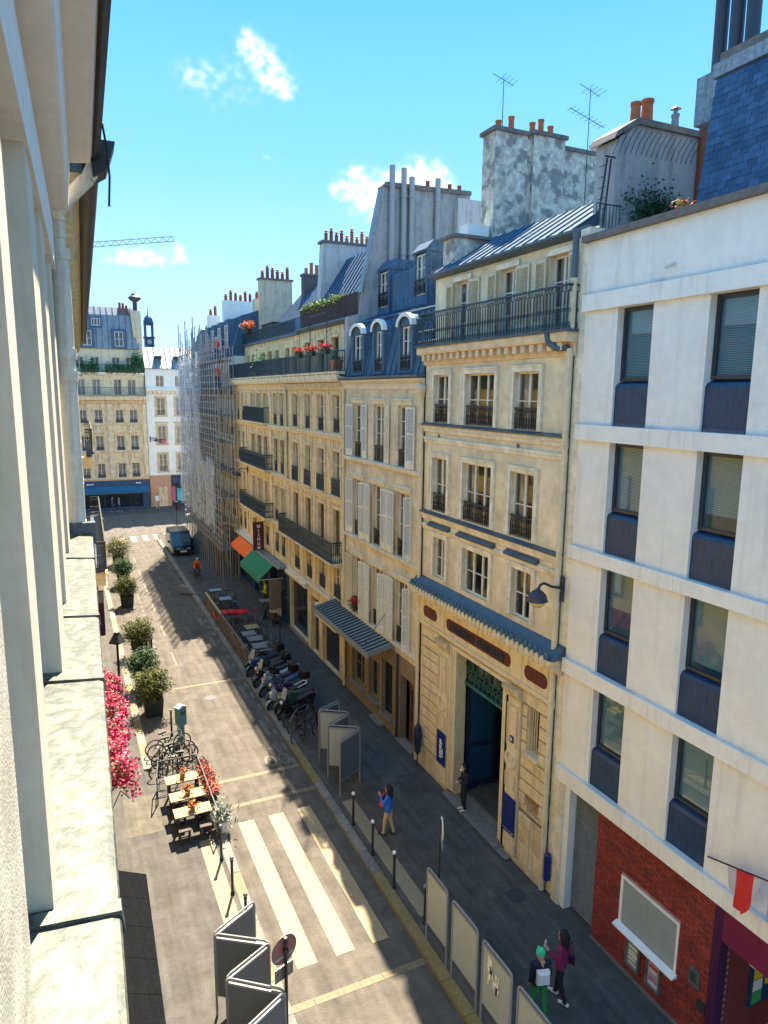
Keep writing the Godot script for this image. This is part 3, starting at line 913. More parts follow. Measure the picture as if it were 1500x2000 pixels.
	# porch with maroon fascia
	part(b, "door_post", BX(4.87, 0.1, -0.2, 5.06, 3.655, 0.04), "purple_dark")
	part(b, "fascia", BX(5.06, 2.92, -0.1, 11.5, 3.655, 0.035), "maroon_purple")
	part(b, "porch_wall", BX(4.9, 0.1, -4.0, 5.0, 3.6, -0.2), "mortar")
	var pb = MB.new()
	for j in 44:
		for k in 15: pb.box(5.0, 0.2 + j * 0.0762, -0.45 - k * 0.232 - (0.116 if j % 2 else 0.0), 5.008, 0.264 + j * 0.0762, -0.232 - k * 0.232 - (0.116 if j % 2 else 0.0))
	part(b, "brickwork", pb, "brick2", Transform3D.IDENTITY, "stuff")
	part(b, "porch_wall", BX(5.0, 0.1, -4.2, 11.5, 3.6, -4.0), "shop_navy")
	part(b, "porch_ceiling", BX(4.87, 3.62, -4.2, 16.0, 3.655, -0.3), "white_band")
	part(b, "porch_floor", BX(4.9, 0.1, -4.2, 11.5, 0.14, 0.0), "kerb_b")
	part(b, "wall", BX(11.5, 0.1, -0.3, 16.0, 3.655, 0.0), "mortar")
	# set-back slate attic
	var at_ = part(b, "attic", once("attic", func():
		var m = MB.new()
		m.prism([Vector2(-1.62, 16.9), Vector2(-2.02, 20.25), Vector2(-6.0, 20.25), Vector2(-6.0, 16.9)], 1.4, 12.0)
		return m.mesh()), "slate0")
	part(b, "terrace", BX(0.0, 16.7, -9.0, 16.0, 16.9, -0.38), "cap_stone")
	var sm = []
	for k in 4:
		var m = MB.new()
		m.obox(Transform3D(Basis(Vector3.RIGHT, -0.165), Vector3(0.115, 0.09, 0)), Vector3(0.224, 0.19, 0.012))
		sm.append(m.mesh())
	for j in 23:
		for k in 13:
			var y = 16.95 + j * 0.143
			var x = 1.42 + k * 0.23 - (0.115 if j % 2 else 0.0)
			if x < 1.4: x = 1.4
			if x > 3.4 and x < 4.1 and y > 18.6 and y < 20.0: continue
			part(at_, "slate", sm[0], "slate%d" % (rng.randi() % 4), TR(x, y, -1.6 - (y + 0.09 - 16.9) * 0.1194 + rng.randf_range(-0.004, 0.004)))
	part(at_, "ridge_cap", BX(1.34, 20.22, -2.6, 12.0, 20.5, -1.93), "zinc_light")
	part(at_, "ridge_cap", BX(1.36, 20.5, -2.7, 12.0, 20.75, -2.1), "cap_stone")
	window(at_, 3.5, 18.7, 4.5, 19.95, -1.78, 1, 1, "frame_white", 0.0, true)
	part(at_, "window_surround", BX(3.42, 18.6, -2.0, 3.5, 20.0, -1.7), "white_paint")
	for k in 3:
		var m = MB.new()
		var X = [0.75, 1.17, 1.58][k]
		m.cone(Vector3(X, 20.6, -2.75), Vector3(X - 0.02, 22.55 - 0.05 * k, -2.75), 0.15, 0.15, 14)
		m.cone(Vector3(X, 22.3 - 0.05 * k, -2.75), Vector3(X, 22.42 - 0.05 * k, -2.75), 0.175, 0.175, 14)
		m.cone(Vector3(X, 22.55, -2.75), Vector3(X, 25, -2.75), 0.16, 0.16, 14)
		part(b, "flue_pipe", m, "lamp_grey")
	part(b, "flue_block", BX(0.5, 19.6, -3.1, 1.9, 20.62, -2.4), "zinc_light")
	# party wall with chimneys, railings and trellis
	var ch = part(b, "chimney", once("chA", func():
		var m = MB.new()
		m.prism([Vector2(-0.85, 16.9), Vector2(-0.85, 19.35), Vector2(-1.4, 19.75), Vector2(-3.5, 19.75), Vector2(-3.5, 16.9)], -0.95, -0.25)
		return m.mesh()), "render_grey")
	part(ch, "chimney_cap", once("chAc", func():
		var m = MB.new()
		m.prism([Vector2(-0.7, 19.33), Vector2(-0.78, 19.5), Vector2(-1.4, 19.88), Vector2(-3.6, 19.88), Vector2(-3.6, 19.74), Vector2(-1.42, 19.74)], -1.05, -0.17)
		return m.mesh()), "cap_stone")
	pot(ch, -0.55, 19.85, -1.62, 0.5, "terracotta", 0.13); pot(ch, -0.55, 19.85, -1.98, 0.62, "terracotta", 0.15)
	pot(ch, -0.55, 19.85, -2.9, 0.45, "galvanised", 0.1, true)
	var fp = MB.new()
	fp.cone(Vector3(-0.2, 16.9, -3.5), Vector3(-0.2, 20.75, -3.5), 0.11, 0.11, 12)
	part(b, "flue_pipe", fp, "terracotta_dark")
	var tr = MB.new()
	for k in 10:
		tr.bar(Vector3(-0.2, 17.1, -1.35 - k * 0.16), Vector3(-0.2, 18.3, -1.95 - k * 0.16), 0.014, 0.01)
		tr.bar(Vector3(-0.185, 17.1, -1.95 - k * 0.16), Vector3(-0.185, 18.3, -1.35 - k * 0.16), 0.014, 0.01)
	part(b, "trellis", tr, "galvanised")
	var rl = MB.new()
	for q in [[-0.42, 17.1, -0.38, 18.95], [-0.2, 17.1, -0.25, 18.9]]: rl.bar(Vector3(q[0], q[1], -0.5), Vector3(q[2], q[3], -0.7), 0.03, 0.03)
	for k in 16: rl.tube([Vector3(-0.28, 18.95, -0.75 - k * 0.16), Vector3(-0.2, 19.35, -0.85 - k * 0.16), Vector3(-0.1, 19.6, -0.95 - k * 0.16)], 0.008, 4)
	rl.bar(Vector3(-0.28, 18.95, -0.55), Vector3(-0.28, 18.95, -3.3), 0.03, 0.03)
	for k in 8: rl.bar(Vector3(-0.25 , 17.08, -0.35 - k * 0.1), Vector3(-0.25, 17.9, -0.35 - k * 0.1), 0.012, 0.012)
	rl.bar(Vector3(-0.25, 17.9, -0.35), Vector3(-0.25, 17.9, -1.1), 0.02, 0.02)
	for k in 7: rl.bar(Vector3(-0.42, 17.3 + k * 0.24, -0.52), Vector3(-0.2, 17.3 + k * 0.24, -0.53), 0.014, 0.014)
	part(b, "guard_rail", rl, "iron")
	# ivy on the trellis and a flower pot on the parapet
	var ivy = leaves(5, 1500, 0.09, func(q): return Vector3(q.randf_range(-0.1, 0.08), 0.62 + q.randfn() * 0.3, q.randfn() * 0.42), [Color(0.02, 0.08, 0.03), Color(0.03, 0.12, 0.05), Color(0.015, 0.06, 0.035)])
	var iv = thing("ivy", "dark green ivy climbing a white trellis on the white building's terrace", "ivy", "", RF(F) * TR(-0.12, 17.1, -2.1))
	part(iv, "foliage", ivy, "leaf")
	var ft = thing("flowering_plant", "small plant with pink and white flowers on the white building's parapet", "plant", "", RF(F) * TR(2.45, 17.05, -0.15))
	part(ft, "foliage", leaves(6, 90, 0.1, func(q): return Vector3(q.randfn() * 0.07, 0.1 + q.randf() * 0.16, q.randfn() * 0.07), [Color(0.08, 0.2, 0.04), Color(0.6, 0.1, 0.15), Color(0.7, 0.6, 0.4)]), "leaf")
	part(ft, "flower_pot", once("smallpot", func():
		var m = MB.new()
		m.lathe(Vector3.ZERO, [Vector2(0.001, 0.0), Vector2(0.07, 0.0), Vector2(0.09, 0.13), Vector2(0.001, 0.12)], 10)
		return m.mesh()), "clay_pot")
	# framed notices on the bricks
	for q in [[2.69, 3.11, 0.43, 1.12, "poster_a", "glazed notice case with pale green sheet, left one under the blinded window"], [3.31, 3.73, 0.43, 1.12, "poster_b", "glazed notice case with lilac poster, right one under the blinded window"]]:
		var n = thing("notice_case", q[5], "notice case", "notice cases on the brick wall", RF(F) * TR(q[0], q[2], 0.012))
		var w2 = q[1] - q[0]
		var h2 = q[3] - q[2]
		var m = MB.new()
		m.box(0, 0, 0, 0.04, h2, 0.06); m.box(w2 - 0.04, 0, 0, w2, h2, 0.06); m.box(0.04, 0, 0, w2 - 0.04, 0.04, 0.058); m.box(0.04, h2 - 0.04, 0, w2 - 0.04, h2, 0.062)
		part(n, "frame", m, "galvanised")
		part(n, "poster", BX(0.04, 0.04, 0.01, w2 - 0.04, h2 - 0.04, 0.02), q[4])
		for k in 5: part(n, "printed_block", BX(0.08, 0.1 + k * 0.1, 0.02, w2 - 0.08 - 0.05 * (k % 2), 0.14 + k * 0.1 + 0.02 * (k % 3), 0.022), ["paper", "pink_poster", "poster_b", "paper", "red_paint"][k] if q[4] == "poster_b" else "paper")
	var pq = thing("wall_plaque", "small grey metal plaque with dark print on the brick wall", "plaque", "", RF(F) * TR(4.4, 1.4, 0.012))
	part(pq, "plate", BX(0, 0, 0, 0.26, 0.42, 0.025), "galvanised")
	for k in 4: part(pq, "printed_line", BX(0.05 + 0.01 * (k % 2), 0.12 + k * 0.055, 0.025, 0.21 - 0.015 * (k % 3), 0.15 + k * 0.055, 0.028), "frame_dark")
	single("wall_box", "small dark box on the brick wall below the grey plaque", "box", BX(0, 0, 0, 0.2, 0.22, 0.05), "frame_dark", "", RF(F) * TR(4.66, 1.02, 0.012))
	var nb = thing("notice_board", "blue framed notice board with yellow sheets inside the maroon porch", "notice board", "", RF(F) * Transform3D(Basis(Vector3.UP, PI / 2), Vector3(5.02, 0.95, -1.0)))
	part(nb, "board", BX(0, 0, 0, 0.85, 1.0, 0.05), "shop_blue")
	part(nb, "hood", BX(-0.04, 1.0, 0, 0.89, 1.07, 0.12), "white_paint")
	for q in [[0.08, 0.62, 0.38, 0.9, "yellow_paper"], [0.44, 0.66, 0.78, 0.92, "yellow_paper"], [0.44, 0.4, 0.78, 0.62, "yellow_paper"], [0.08, 0.34, 0.36, 0.6, "paper"], [0.08, 0.05, 0.36, 0.31, "green_paper"]]:
		part(nb, "sheet", BX(q[0], q[1], 0.05, q[2], q[3], 0.056), q[4])
	# flag hanging from a pole
	var fl = thing("flag", "white and red draped flag on a slanted pole above the maroon porch", "flag", "", RF(F))
	var m1 = MB.new()
	m1.cone(Vector3(4.6, 4.45, 0.05), Vector3(6.5, 5.4, 0.75), 0.018, 0.015, 8)
	part(fl, "pole", m1, "purple_dark")
	var cols3 = ["paper", "red_sheet", "paper"]
	for s in 3:
		var m2 = MB.new()
		for i in 6:
			for j in 8:
				var P = []
				for e in [[i, j], [i + 1, j], [i + 1, j + 1], [i, j + 1]]:
					var t = [0.0, 0.26, 0.78][s] + e[0] / 6.0 * [0.26, 0.52, 0.22][s]
					var k = e[1] / 8.0
					var base = Vector3(5.2, 4.76, 0.27).lerp(Vector3(6.15, 5.22, 0.62), t)
					P.append(base + Vector3((0.5 - t) * 0.2 * k, -k * (0.45 + 0.42 * sin(PI * t)), 0.05 * sin(t * 19.0 + k * 3.0) * k))
				m2.quad(P[0], P[1], P[2], P[3])
		part(fl, "cloth", m2, ["flag_lilac", "red_paint", "flag_lilac"][s])

# ---------------------------------------------------------------- cream building with the carved portal
func build_portal_building():
	var F = 20.95
	var W = 7.45
	var b = thing("portal_building", "cream stuccoed building with tall carved stone portal and iron window railings", "building", "", RF(F))
	var X = func(d): return F - d
	var cols = [[X.call(20.32), X.call(19.35)], [X.call(18.36), X.call(16.77)], [X.call(15.83), X.call(14.74)]]
	var c1 = [[X.call(20.15), X.call(19.35)], [X.call(18.25), X.call(16.76)], [X.call(15.6), X.call(14.69)]]
	var fl = [[12.56, 14.1], [9.62, 11.42]]
	var holes = []
	for f in fl:
		for c in cols: holes.append([c[0], f[0], c[1], f[1]])
	for c in c1: holes.append([c[0], 7.35, c[1], 8.74])
	var w = MB.new()
	w.wall(0, W, 6.6, 14.7, holes, 0.0, 0.24)
	part(b, "wall", w, "cream_wall")
	core(b, 0.0, 7.2, 17.2, -2.6, -9.0, 5.6)
	part(b, "floor_slab", BX(0.0, 5.5, -2.6, 7.7, 5.6, -0.56), "inside")
	core(b, 0.0, X.call(18.35) - 0.5, 5.6)
	core(b, X.call(15.7) + 0.5, 7.7, 5.6)
	part(b, "side_strip", BX(W, 0.1, -0.5, 7.78, 17.3, -0.03), "cream_trim")
	for f in fl.size():
		for c in cols:
			window(b, c[0] + 0.01, fl[f][0], c[1] - 0.01, fl[f][1], -0.11, 2 if c[1] - c[0] < 1.2 else 3, 2, "frame_white")
			surround(b, c[0], fl[f][0], c[1], fl[f][1], 0.17, "cream_trim")
			railing(b, c[0] + 0.02, c[1] - 0.02, fl[f][0] + 0.02, 0.58, -0.02, "iron")
	for c in c1:
		window(b, c[0] + 0.01, 7.36, c[1] - 0.01, 8.73, -0.11, 2 if c[1] - c[0] < 1.2 else 3, 2, "frame_white")
		surround(b, c[0], 7.36, c[1], 8.74, 0.17, "cream_trim", 0.05)
		mould(b, "window_hood", c[0] - 0.28, c[1] + 0.28, [[0.002, 9.0], [0.14, 9.08], [0.16, 9.13], [0.02, 9.22], [0.002, 9.22]], "lead")
	for y in [12.53, 9.55]:
		mould(b, "sill_lead", -0.05, W, [[0.002, y - 0.06], [0.16, y - 0.07], [0.17, y - 0.03], [0.002, y + 0.02]], "lead")
		strip(b, 0, W, y - 0.32, 0.25, 0.11, "cream_trim")
		strip(b, 0, W, y - 0.66, 0.2, 0.07, "cream_trim")
		for x in [1.0, 5.4]:
			var r = MB.new()
			r.ring(Vector3(x, y - 0.4, 0.03), Vector3(0, 0, 1), 0.045, 0.012, 12, 5)
			part(b, "wall_anchor", r, "lamp_grey")
	# cornice under the balcony
	mould(b, "cornice", -0.1, W + 0.1, [[0.002, 14.42], [0.05, 14.44], [0.06, 14.74], [0.3, 14.76], [0.33, 14.82], [0.33, 14.98], [0.002, 14.98]], "cornice_peach")
	dentils(b, 0.05, W - 0.05, 14.56, 0.19, 0.26, 0.36, "cornice_peach")
	mould(b, "balcony_edge", -0.14, W + 0.14, [[0.002, 14.98], [0.37, 14.98], [0.38, 15.04], [0.002, 15.05]], "lead")
	var bl = part(b, "balcony", BX(0, 14.98, -0.5, W, 15.06, 0.0), "lead")
	part(bl, "railing", rail_mesh(W + 0.1, 1.02, 0.13, true), "iron_blue", TR(-0.05, 15.05, 0.3))
	for x in [-0.05, W + 0.05]: part(bl, "railing", rail_mesh(0.55, 1.02, 0.13, true), "iron_blue", Transform3D(Basis(Vector3.UP, -PI / 2), Vector3(x, 15.05, -0.25)))
	# top floor
	var doors = [[X.call(19.62), X.call(18.75)], [X.call(17.2), X.call(16.3)], [X.call(14.95), X.call(14.12)]]
	var h2 = []
	for c in doors: h2.append([c[0], 15.06, c[1], 16.95])
	var w2 = MB.new()
	w2.wall(0, W + 0.3, 15.0, 17.36, h2, -0.3, 0.2)
	part(b, "wall", w2, "cream_wall")
	for c in doors:
		window(b, c[0] + 0.01, 15.07, c[1] - 0.01, 16.94, -0.46, 2, 3, "frame_white")
		part(b, "window_surround", BX(c[0] - 0.1, 16.95, -0.298, c[1] + 0.1, 17.1, -0.22), "cream_trim")
		shutter(b, c[0] - 0.55, c[0] - 0.02, 15.08, 16.92, -0.26, "shutter_cream", -0.12)
		shutter(b, c[1] + 0.02, c[1] + 0.55, 15.08, 16.92, -0.26, "shutter_cream", 0.12, true)
	# roof
	var rf = part(b, "roof", once("rfB", func():
		var m = MB.new()
		m.prism([Vector2(-0.1, 17.34), Vector2(-1.95, 18.52), Vector2(-8.8, 17.9), Vector2(-8.8, 17.2), Vector2(-0.3, 17.2)], 0.0, W - 0.4)
		return m.mesh()), "zinc_seam")
	zinc_roof(rf, 0.02, W - 0.4, 17.37, -0.1, 18.54, -1.95, 0.5, "zinc_blue")
	mould(rf, "gutter", -0.05, W + 0.2, [[-0.28, 17.2], [-0.1, 17.24], [-0.02, 17.3], [-0.02, 17.36], [-0.1, 17.38]], "lead")
	# chimney walls behind: perpendicular party wall between this house and the next
	var ch = part(b, "chimney", once("chB", func():
		var m = MB.new()
		m.box(-0.15, 17.0, -3.3, 0.6, 21.9, -2.05); m.box(-0.1, 17.0, -3.55, 0.5, 21.85, -3.3)
		m.box(-0.15, 17.0, -4.85, 0.6, 22.0, -3.55)
		m.box(-0.1, 17.0, -6.6, 0.45, 21.75, -4.85)
		m.box(-0.15, 17.0, -7.6, 0.55, 22.2, -6.6)
		return m.mesh()), "peeling")
	for q in [[-0.22, 0.68, -3.35, -1.95, 21.9], [-0.22, 0.68, -4.92, -3.45, 22.0], [-0.16, 0.52, -6.6, -4.85, 21.75], [-0.22, 0.62, -7.7, -6.55, 22.2]]:
		part(ch, "chimney_cap", BX(q[0], q[4], q[2], q[1], q[4] + 0.12, q[3]), "cap_stone")
	for q in [[-2.4, 22.0, 0.35], [-2.62, 22.0, 0.1], [-2.9, 22.0, 0.55], [-3.75, 22.1, 0.4], [-4.1, 22.1, 0.55], [-4.5, 22.1, 0.4], [-7.3, 22.3, 0.5], [-6.9, 22.3, 0.2]]: pot(ch, 0.2, q[1], q[0], q[2], "terracotta")
	var gb = part(b, "chimney", BX(0.0, 17.0, -2.0, 0.75, 18.45, -0.55), "peeling")
	part(gb, "chimney_cap", BX(-0.12, 18.45, -2.1, 0.85, 18.55, -0.45), "cap_stone")
	part(gb, "flue_box", BX(0.1, 18.55, -1.9, 0.6, 18.95, -1.1), "far_white")
	# drain pipes
	downpipe(b, W - 0.02, 0.15, 14.6, 0.1, 0.075, "pipe_cream", [12.2, 8.6, 5.5, 3.0, 14.4])
	downpipe(b, W + 0.02, 15.0, 16.2, 0.12, 0.075, "pipe_cream", [16.1])
	downpipe(b, W + 0.02, 16.2, 17.25, 0.12, 0.075, "lead")
	part(b, "pipe_elbow", once("elbB", func():
		var m = MB.new()
		m.tube([Vector3(W - 0.6, 15.0, 0.36), Vector3(W - 0.55, 14.75, 0.34), Vector3(W - 0.3, 14.6, 0.25), Vector3(W - 0.05, 14.62, 0.12)], 0.07, 8)
		return m.mesh()), "lead")
	downpipe(b, -0.05, 0.15, 13.7, 0.1, 0.065, "pipe_cream", [11.0, 9.0, 6.4, 3.6, 13.4])
	# portal: cornice with cresting, frieze, pilasters, door
	mould(b, "portal_roof", -0.25, W + 0.3, [[0.002, 7.2], [0.03, 7.18], [0.36, 6.9], [0.4, 6.86], [0.002, 6.86]], "lead")
	mould(b, "portal_cornice", -0.2, W + 0.25, [[0.002, 6.4], [0.12, 6.43], [0.2, 6.55], [0.36, 6.6], [0.44, 6.72], [0.44, 6.85], [0.002, 6.85]], "cornice_peach")
	var an = once("antefix", func():
		var m = MB.new()
		m.prism([Vector2(-0.085, -0.03), Vector2(0.085, -0.03), Vector2(0.1, 0.09), Vector2(0.06, 0.19), Vector2(0, 0.25), Vector2(-0.06, 0.19), Vector2(-0.1, 0.09)], 0.0, 0.045, "z")
		m.ball(Vector3(0, 0.075, 0.045), 0.045, 6)
		m.ball(Vector3(0.07, 0.03, 0.04), 0.03, 6)
		return m.mesh())
	for k in 36: part(b, "antefix", an, "stone_gold_c" if k % 3 else "stone_gold", TR(-0.1 + k * 0.215, 6.7, 0.44))
	for k in 36: part(b, "antefix", an, "zinc_blue", TR(0.0 + k * 0.215, 6.86, 0.39))
	part(b, "frieze", BX(-0.02, 5.5, 0.002, W, 6.42, 0.1), "stone_gold_c")
	strip(b, -0.04, W + 0.03, 5.42, 0.22, 0.17, "stone_gold_c", "architrave")
	var pan = func(x0, x1):
		var m = MB.new()
		var pl = []
		for k in 9: pl.append(Vector2(x0 + 0.16 + cos(PI / 2 + PI * k / 8) * 0.16, 6.03 + sin(PI / 2 + PI * k / 8) * 0.2))
		for k in 9: pl.append(Vector2(x1 - 0.16 + cos(-PI / 2 + PI * k / 8) * 0.16, 6.03 + sin(-PI / 2 + PI * k / 8) * 0.2))
		m.prism(pl, 0.1, 0.112, "z")
		return part(b, "frieze_panel", m, "maroon")
	pan.call(0.35, 1.3); pan.call(6.25, 7.25)
	var pm = pan.call(1.95, 5.6)
	var x = 2.18
	var lt = RandomNumberGenerator.new()
	lt.seed = 77
	for k in 25:
		if k == 12:
			x += 0.16
			continue
		var m = MB.new()
		var ww = lt.randf_range(0.07, 0.1)
		m.box(0, 0, 0, 0.025, 0.24, 0.03)
		var t = lt.randi() % 4
		if t != 1: m.box(ww - 0.025, 0, 0, ww, 0.24, 0.03)
		m.box(0.025, 0.1 if t == 2 else 0.215, 0, ww - 0.025, 0.125 if t == 2 else 0.24, 0.028)
		if t != 2: m.box(0.025, 0.0, 0, ww - 0.025, 0.025, 0.028)
		part(pm, "raised_letter", m, "lamp_grey", TR(x, 5.91, 0.112))
		x += ww + 0.04
	# lower wall with openings
	var D0 = X.call(18.35)
	var D1 = X.call(15.7)
	var lo = MB.new()
	lo.wall(0, W, 0.1, 5.5, [[D0, 0.1, D1, 5.3], [X.call(14.5), 3.75, X.call(13.98), 5.05], [X.call(14.45), 1.9, X.call(13.85), 2.28]], 0.0, 0.32)
	part(b, "wall", lo, "stone_gold")
	# rusticated blocks
	var cr = 12
	for j in cr:
		var y0 = 0.95 + j * 0.375
		for q in [[0.22, 1.42], [6.22, 7.32]]:
			if q[0] > 5 and y0 < 1.8: continue
			var segs = [q]
			if q[0] > 5:
				if y0 + 0.36 > 3.7 and y0 < 5.05: segs = [[6.22, X.call(14.5) - 0.03], [X.call(13.98) + 0.03, 7.32]]
				if y0 < 2.28 and y0 > 1.7: segs = [[6.22, X.call(14.45) - 0.02], [X.call(13.85) + 0.02, 7.32]]
			for s in segs:
				var m = MB.new()
				m.bevel_box(s[0], y0 + 0.022, 0.0, s[1], y0 + 0.353, 0.09, 0.022)
				part(b, "stone_block", m, ["stone_gold", "stone_gold", "stone_gold_c"][rng.randi() % 3])
	for j in 5:
		for s in [[6.22, 6.76], [6.78, 7.32]]:
			var m = MB.new()
			m.bevel_box(s[0], 0.3 + j * 0.3, 0.0, s[1], 0.3 + j * 0.3 + 0.285, 0.07, 0.015)
			part(b, "stone_block", m, ["stone_gold_b", "stone_gold_c"][rng.randi() % 2])
	part(b, "joint_bed", BX(0.2, 0.92, 0.003, 1.44, 5.46, 0.02), "stone_joint")
	part(b, "joint_bed", BX(6.2, 0.3, 0.003, 7.34, 1.86, 0.02), "stone_joint")
	part(b, "joint_bed", BX(6.2, 2.3, 0.003, 7.34, 3.6, 0.02), "stone_joint")
	part(b, "plinth", BX(0.1, 0.1, 0.002, D0 - 0.4, 0.9, 0.1), "stone_gold_b")
	part(b, "plinth", BX(D1 + 0.4, 0.1, 0.002, W - 0.1, 0.28, 0.1), "stone_gold_b")
	# pilasters with roundels
	for q in [[1.48, 2.2], [5.5, 6.18]]:
		var p = part(b, "pilaster", BX(q[0], 0.3, 0.003, q[1], 5.05, 0.13), "stone_gold_c")
		for e in [[q[0] + 0.1, 3.6, q[0] + 0.14, 4.85], [q[1] - 0.14, 3.6, q[1] - 0.1, 4.85], [q[0] + 0.14, 4.81, q[1] - 0.14, 4.85], [q[0] + 0.1, 2.3, q[0] + 0.14, 2.75], [q[1] - 0.14, 2.3, q[1] - 0.1, 2.75]]:
			part(p, "panel_mould", BX(e[0], e[1], 0.13, e[2], e[3], 0.16), "stone_gold_b")
		var r = MB.new()
		r.ring(Vector3((q[0] + q[1]) / 2, 3.18, 0.14), Vector3(0, 0, 1), 0.24, 0.05, 24, 6)
		part(p, "roundel", r, "stone_gold_c")
		part(b, "capital", once("cap%s" % q[0], func():
			var c = MB.new()
			c.prism([Vector2(0.002, 5.05), Vector2(0.15, 5.05), Vector2(0.2, 5.2), Vector2(0.26, 5.25), Vector2(0.26, 5.36), Vector2(0.002, 5.4)], q[0] - 0.06, q[1] + 0.06)
			return c.mesh()), "stone_gold_b")
	# door frame mouldings
	var df = MB.new()
	for q in [[0.0, 0.1], [0.12, 0.07], [0.24, 0.045]]:
		df.box(D0 - 0.36 + q[0], 0.3, 0.003, D0 - 0.36 + q[0] + 0.12, 5.3, q[1] + 0.03)
		df.box(D1 + 0.24 - q[0], 0.3, 0.003, D1 + 0.36 - q[0], 5.3, q[1] + 0.03)
	df.box(D0 - 0.36, 5.3, 0.003, D1 + 0.36, 5.42, 0.12)
	part(b, "door_frame", df, "stone_gold_c")
	var hall = part(b, "entrance_hall", BX(D0 - 0.5, 0.15, -6.0, D1 + 0.5, 5.6, -5.9), "shop_navy")
	part(hall, "hall_wall", BX(D0 - 0.5, 0.1, -5.9, D0 - 0.4, 5.6, -0.3), "shop_blue")
	part(hall, "hall_wall", BX(D1 + 0.4, 0.1, -5.9, D1 + 0.5, 5.6, -0.3), "shop_blue")
	part(hall, "hall_ceiling", BX(D0 - 0.4, 5.45, -5.9, D1 + 0.4, 5.5, -0.3), "shop_navy")
	part(hall, "hall_floor", BX(D0 - 0.4, 0.1, -5.9, D1 + 0.4, 0.34, -0.9), "pavement")
	part(hall, "step", BX(D0, 0.1, -0.9, D1, 0.26, -0.45), "pavement")
	part(hall, "step", BX(D0 - 0.3, 0.1, -0.45, D1 + 0.25, 0.2, 0.3), "kerb_b")
	var tr = part(b, "transom", once("trB", func():
		var m = MB.new()
		m.box(D0, 4.12, -0.34, D1, 4.2, -0.26); m.box(D0, 5.22, -0.34, D1, 5.3, -0.26)
		for k in 11: m.ring(Vector3(D0 + 0.14 + 0.235 * k, 4.45, -0.3), Vector3(0, 0, 1), 0.1, 0.013, 10, 4)
		for k in 6: m.ring(Vector3(D0 + 0.22 + 0.44 * k, 4.82, -0.3), Vector3(0, 0, 1), 0.2, 0.013, 12, 4)
		for k in 10: m.bar(Vector3(D0 + 0.25 * k, 4.2, -0.3), Vector3(D0 + 0.25 * (k + 1), 5.2, -0.3), 0.014, 0.014)
		return m.mesh()), "chair_teal")
	part(tr, "pane", BX(D0, 4.2, -0.37, D1, 5.25, -0.36), "glass_dark")
	for q in [[D0 + 0.02, 1], [D1 - 0.02, -1]]:
		var dr = part(b, "door", BX(0, 0.34, -0.05, 1.1, 4.1, 0.0), "banner_blue" if false else "shop_navy", Transform3D(Basis(Vector3.UP, (PI / 2 - 0.12) * q[1]), Vector3(q[0], 0, -0.4)) * (TR(0, 0, 0) if q[1] > 0 else TR(-1.1, 0, 0)))
		part(dr, "door_panel", BX(0.15, 0.6, 0.0, 0.95, 1.8, 0.02), "shop_blue")
		part(dr, "door_panel", BX(0.15, 2.0, 0.0, 0.95, 3.9, 0.02), "shop_blue")
	var g2 = MB.new()
	for k in 6: g2.box(D0 + 0.5 + k * 0.09, 1.4, -2.6, D0 + 0.53 + k * 0.09, 3.0, -2.57)
	g2.box(D0 + 0.45, 2.95, -2.62, D0 + 1.2, 3.0, -2.55); g2.box(D0 + 0.45, 0.34, -2.62, D0 + 0.5, 3.0, -2.55)
	part(hall, "inner_gate", g2, "table_blue")
	part(hall, "inner_panel", BX(D0 + 0.5, 1.0, -2.66, D0 + 1.0, 1.75, -2.6), "table_blue")
	# barred window and vent
	var bw = MB.new()
	for k in 5: bw.cone(Vector3(X.call(14.45) + 0.1 * k, 3.75, -0.08), Vector3(X.call(14.45) + 0.1 * k, 5.05, -0.08), 0.014, 0.014, 6)
	part(b, "window_bars", bw, "pipe_cream")
	part(b, "window", BX(X.call(14.5), 3.75, -0.35, X.call(13.98), 5.05, -0.3), "glass_dark")
	part(b, "sill", BX(X.call(14.58), 3.62, 0.003, X.call(13.9), 3.74, 0.17), "stone_gold_c")
	part(b, "vent_back", BX(X.call(14.45), 1.9, -0.36, X.call(13.85), 2.28, -0.31), "inside")
	# banners, number plate, box, wall sign
	var bn = thing("wall_banner", "blue vertical banner with white lettering left of the portal door", "banner", "banners by the portal", RF(F) * TR(X.call(19.33), 0.98, 0.16))
	part(bn, "sheet", BX(0, 0, 0, 0.56, 1.18, 0.02), "banner_blue")
	for k in 7: part(bn, "printed_letter", BX(0.2, 0.25 + k * 0.1, 0.02, 0.33 + 0.02 * (k % 3), 0.31 + k * 0.1 + 0.015 * (k % 2), 0.024), "lettering")
	part(bn, "printed_letter", BX(0.38, 0.3, 0.02, 0.42, 0.62, 0.024), "lettering")
	var bn2 = thing("wall_banner", "plain deep blue banner with a row of white specks right of the portal door", "banner", "banners by the portal", RF(F) * TR(X.call(15.36), 0.92, 0.16))
	part(bn2, "sheet", BX(0, 0, 0, 0.6, 1.14, 0.02), "banner_blue")
	for k in 6: part(bn2, "printed_mark", BX(0.08 + k * 0.08, 0.06, 0.02, 0.1 + k * 0.08 + (0.06 if k == 5 else 0.0), 0.09, 0.024), "lettering")
	var np = thing("number_plate", "small dark blue house number plate on the right portal pilaster", "plate", "", RF(F) * TR(X.call(15.16), 3.72, 0.158))
	part(np, "plate", BX(0, 0, 0, 0.16, 0.2, 0.012), "shop_navy")
	text3(np, "9", 0.16, "lettering", TR(0.08, 0.1, 0.014), 0.006)
	var cb = MB.new()
	cb.lathe(Vector3.ZERO, [Vector2(0.001, 0), Vector2(0.09, 0.0), Vector2(0.09, 0.72), Vector2(0.05, 0.76), Vector2(0.001, 0.76)], 12)
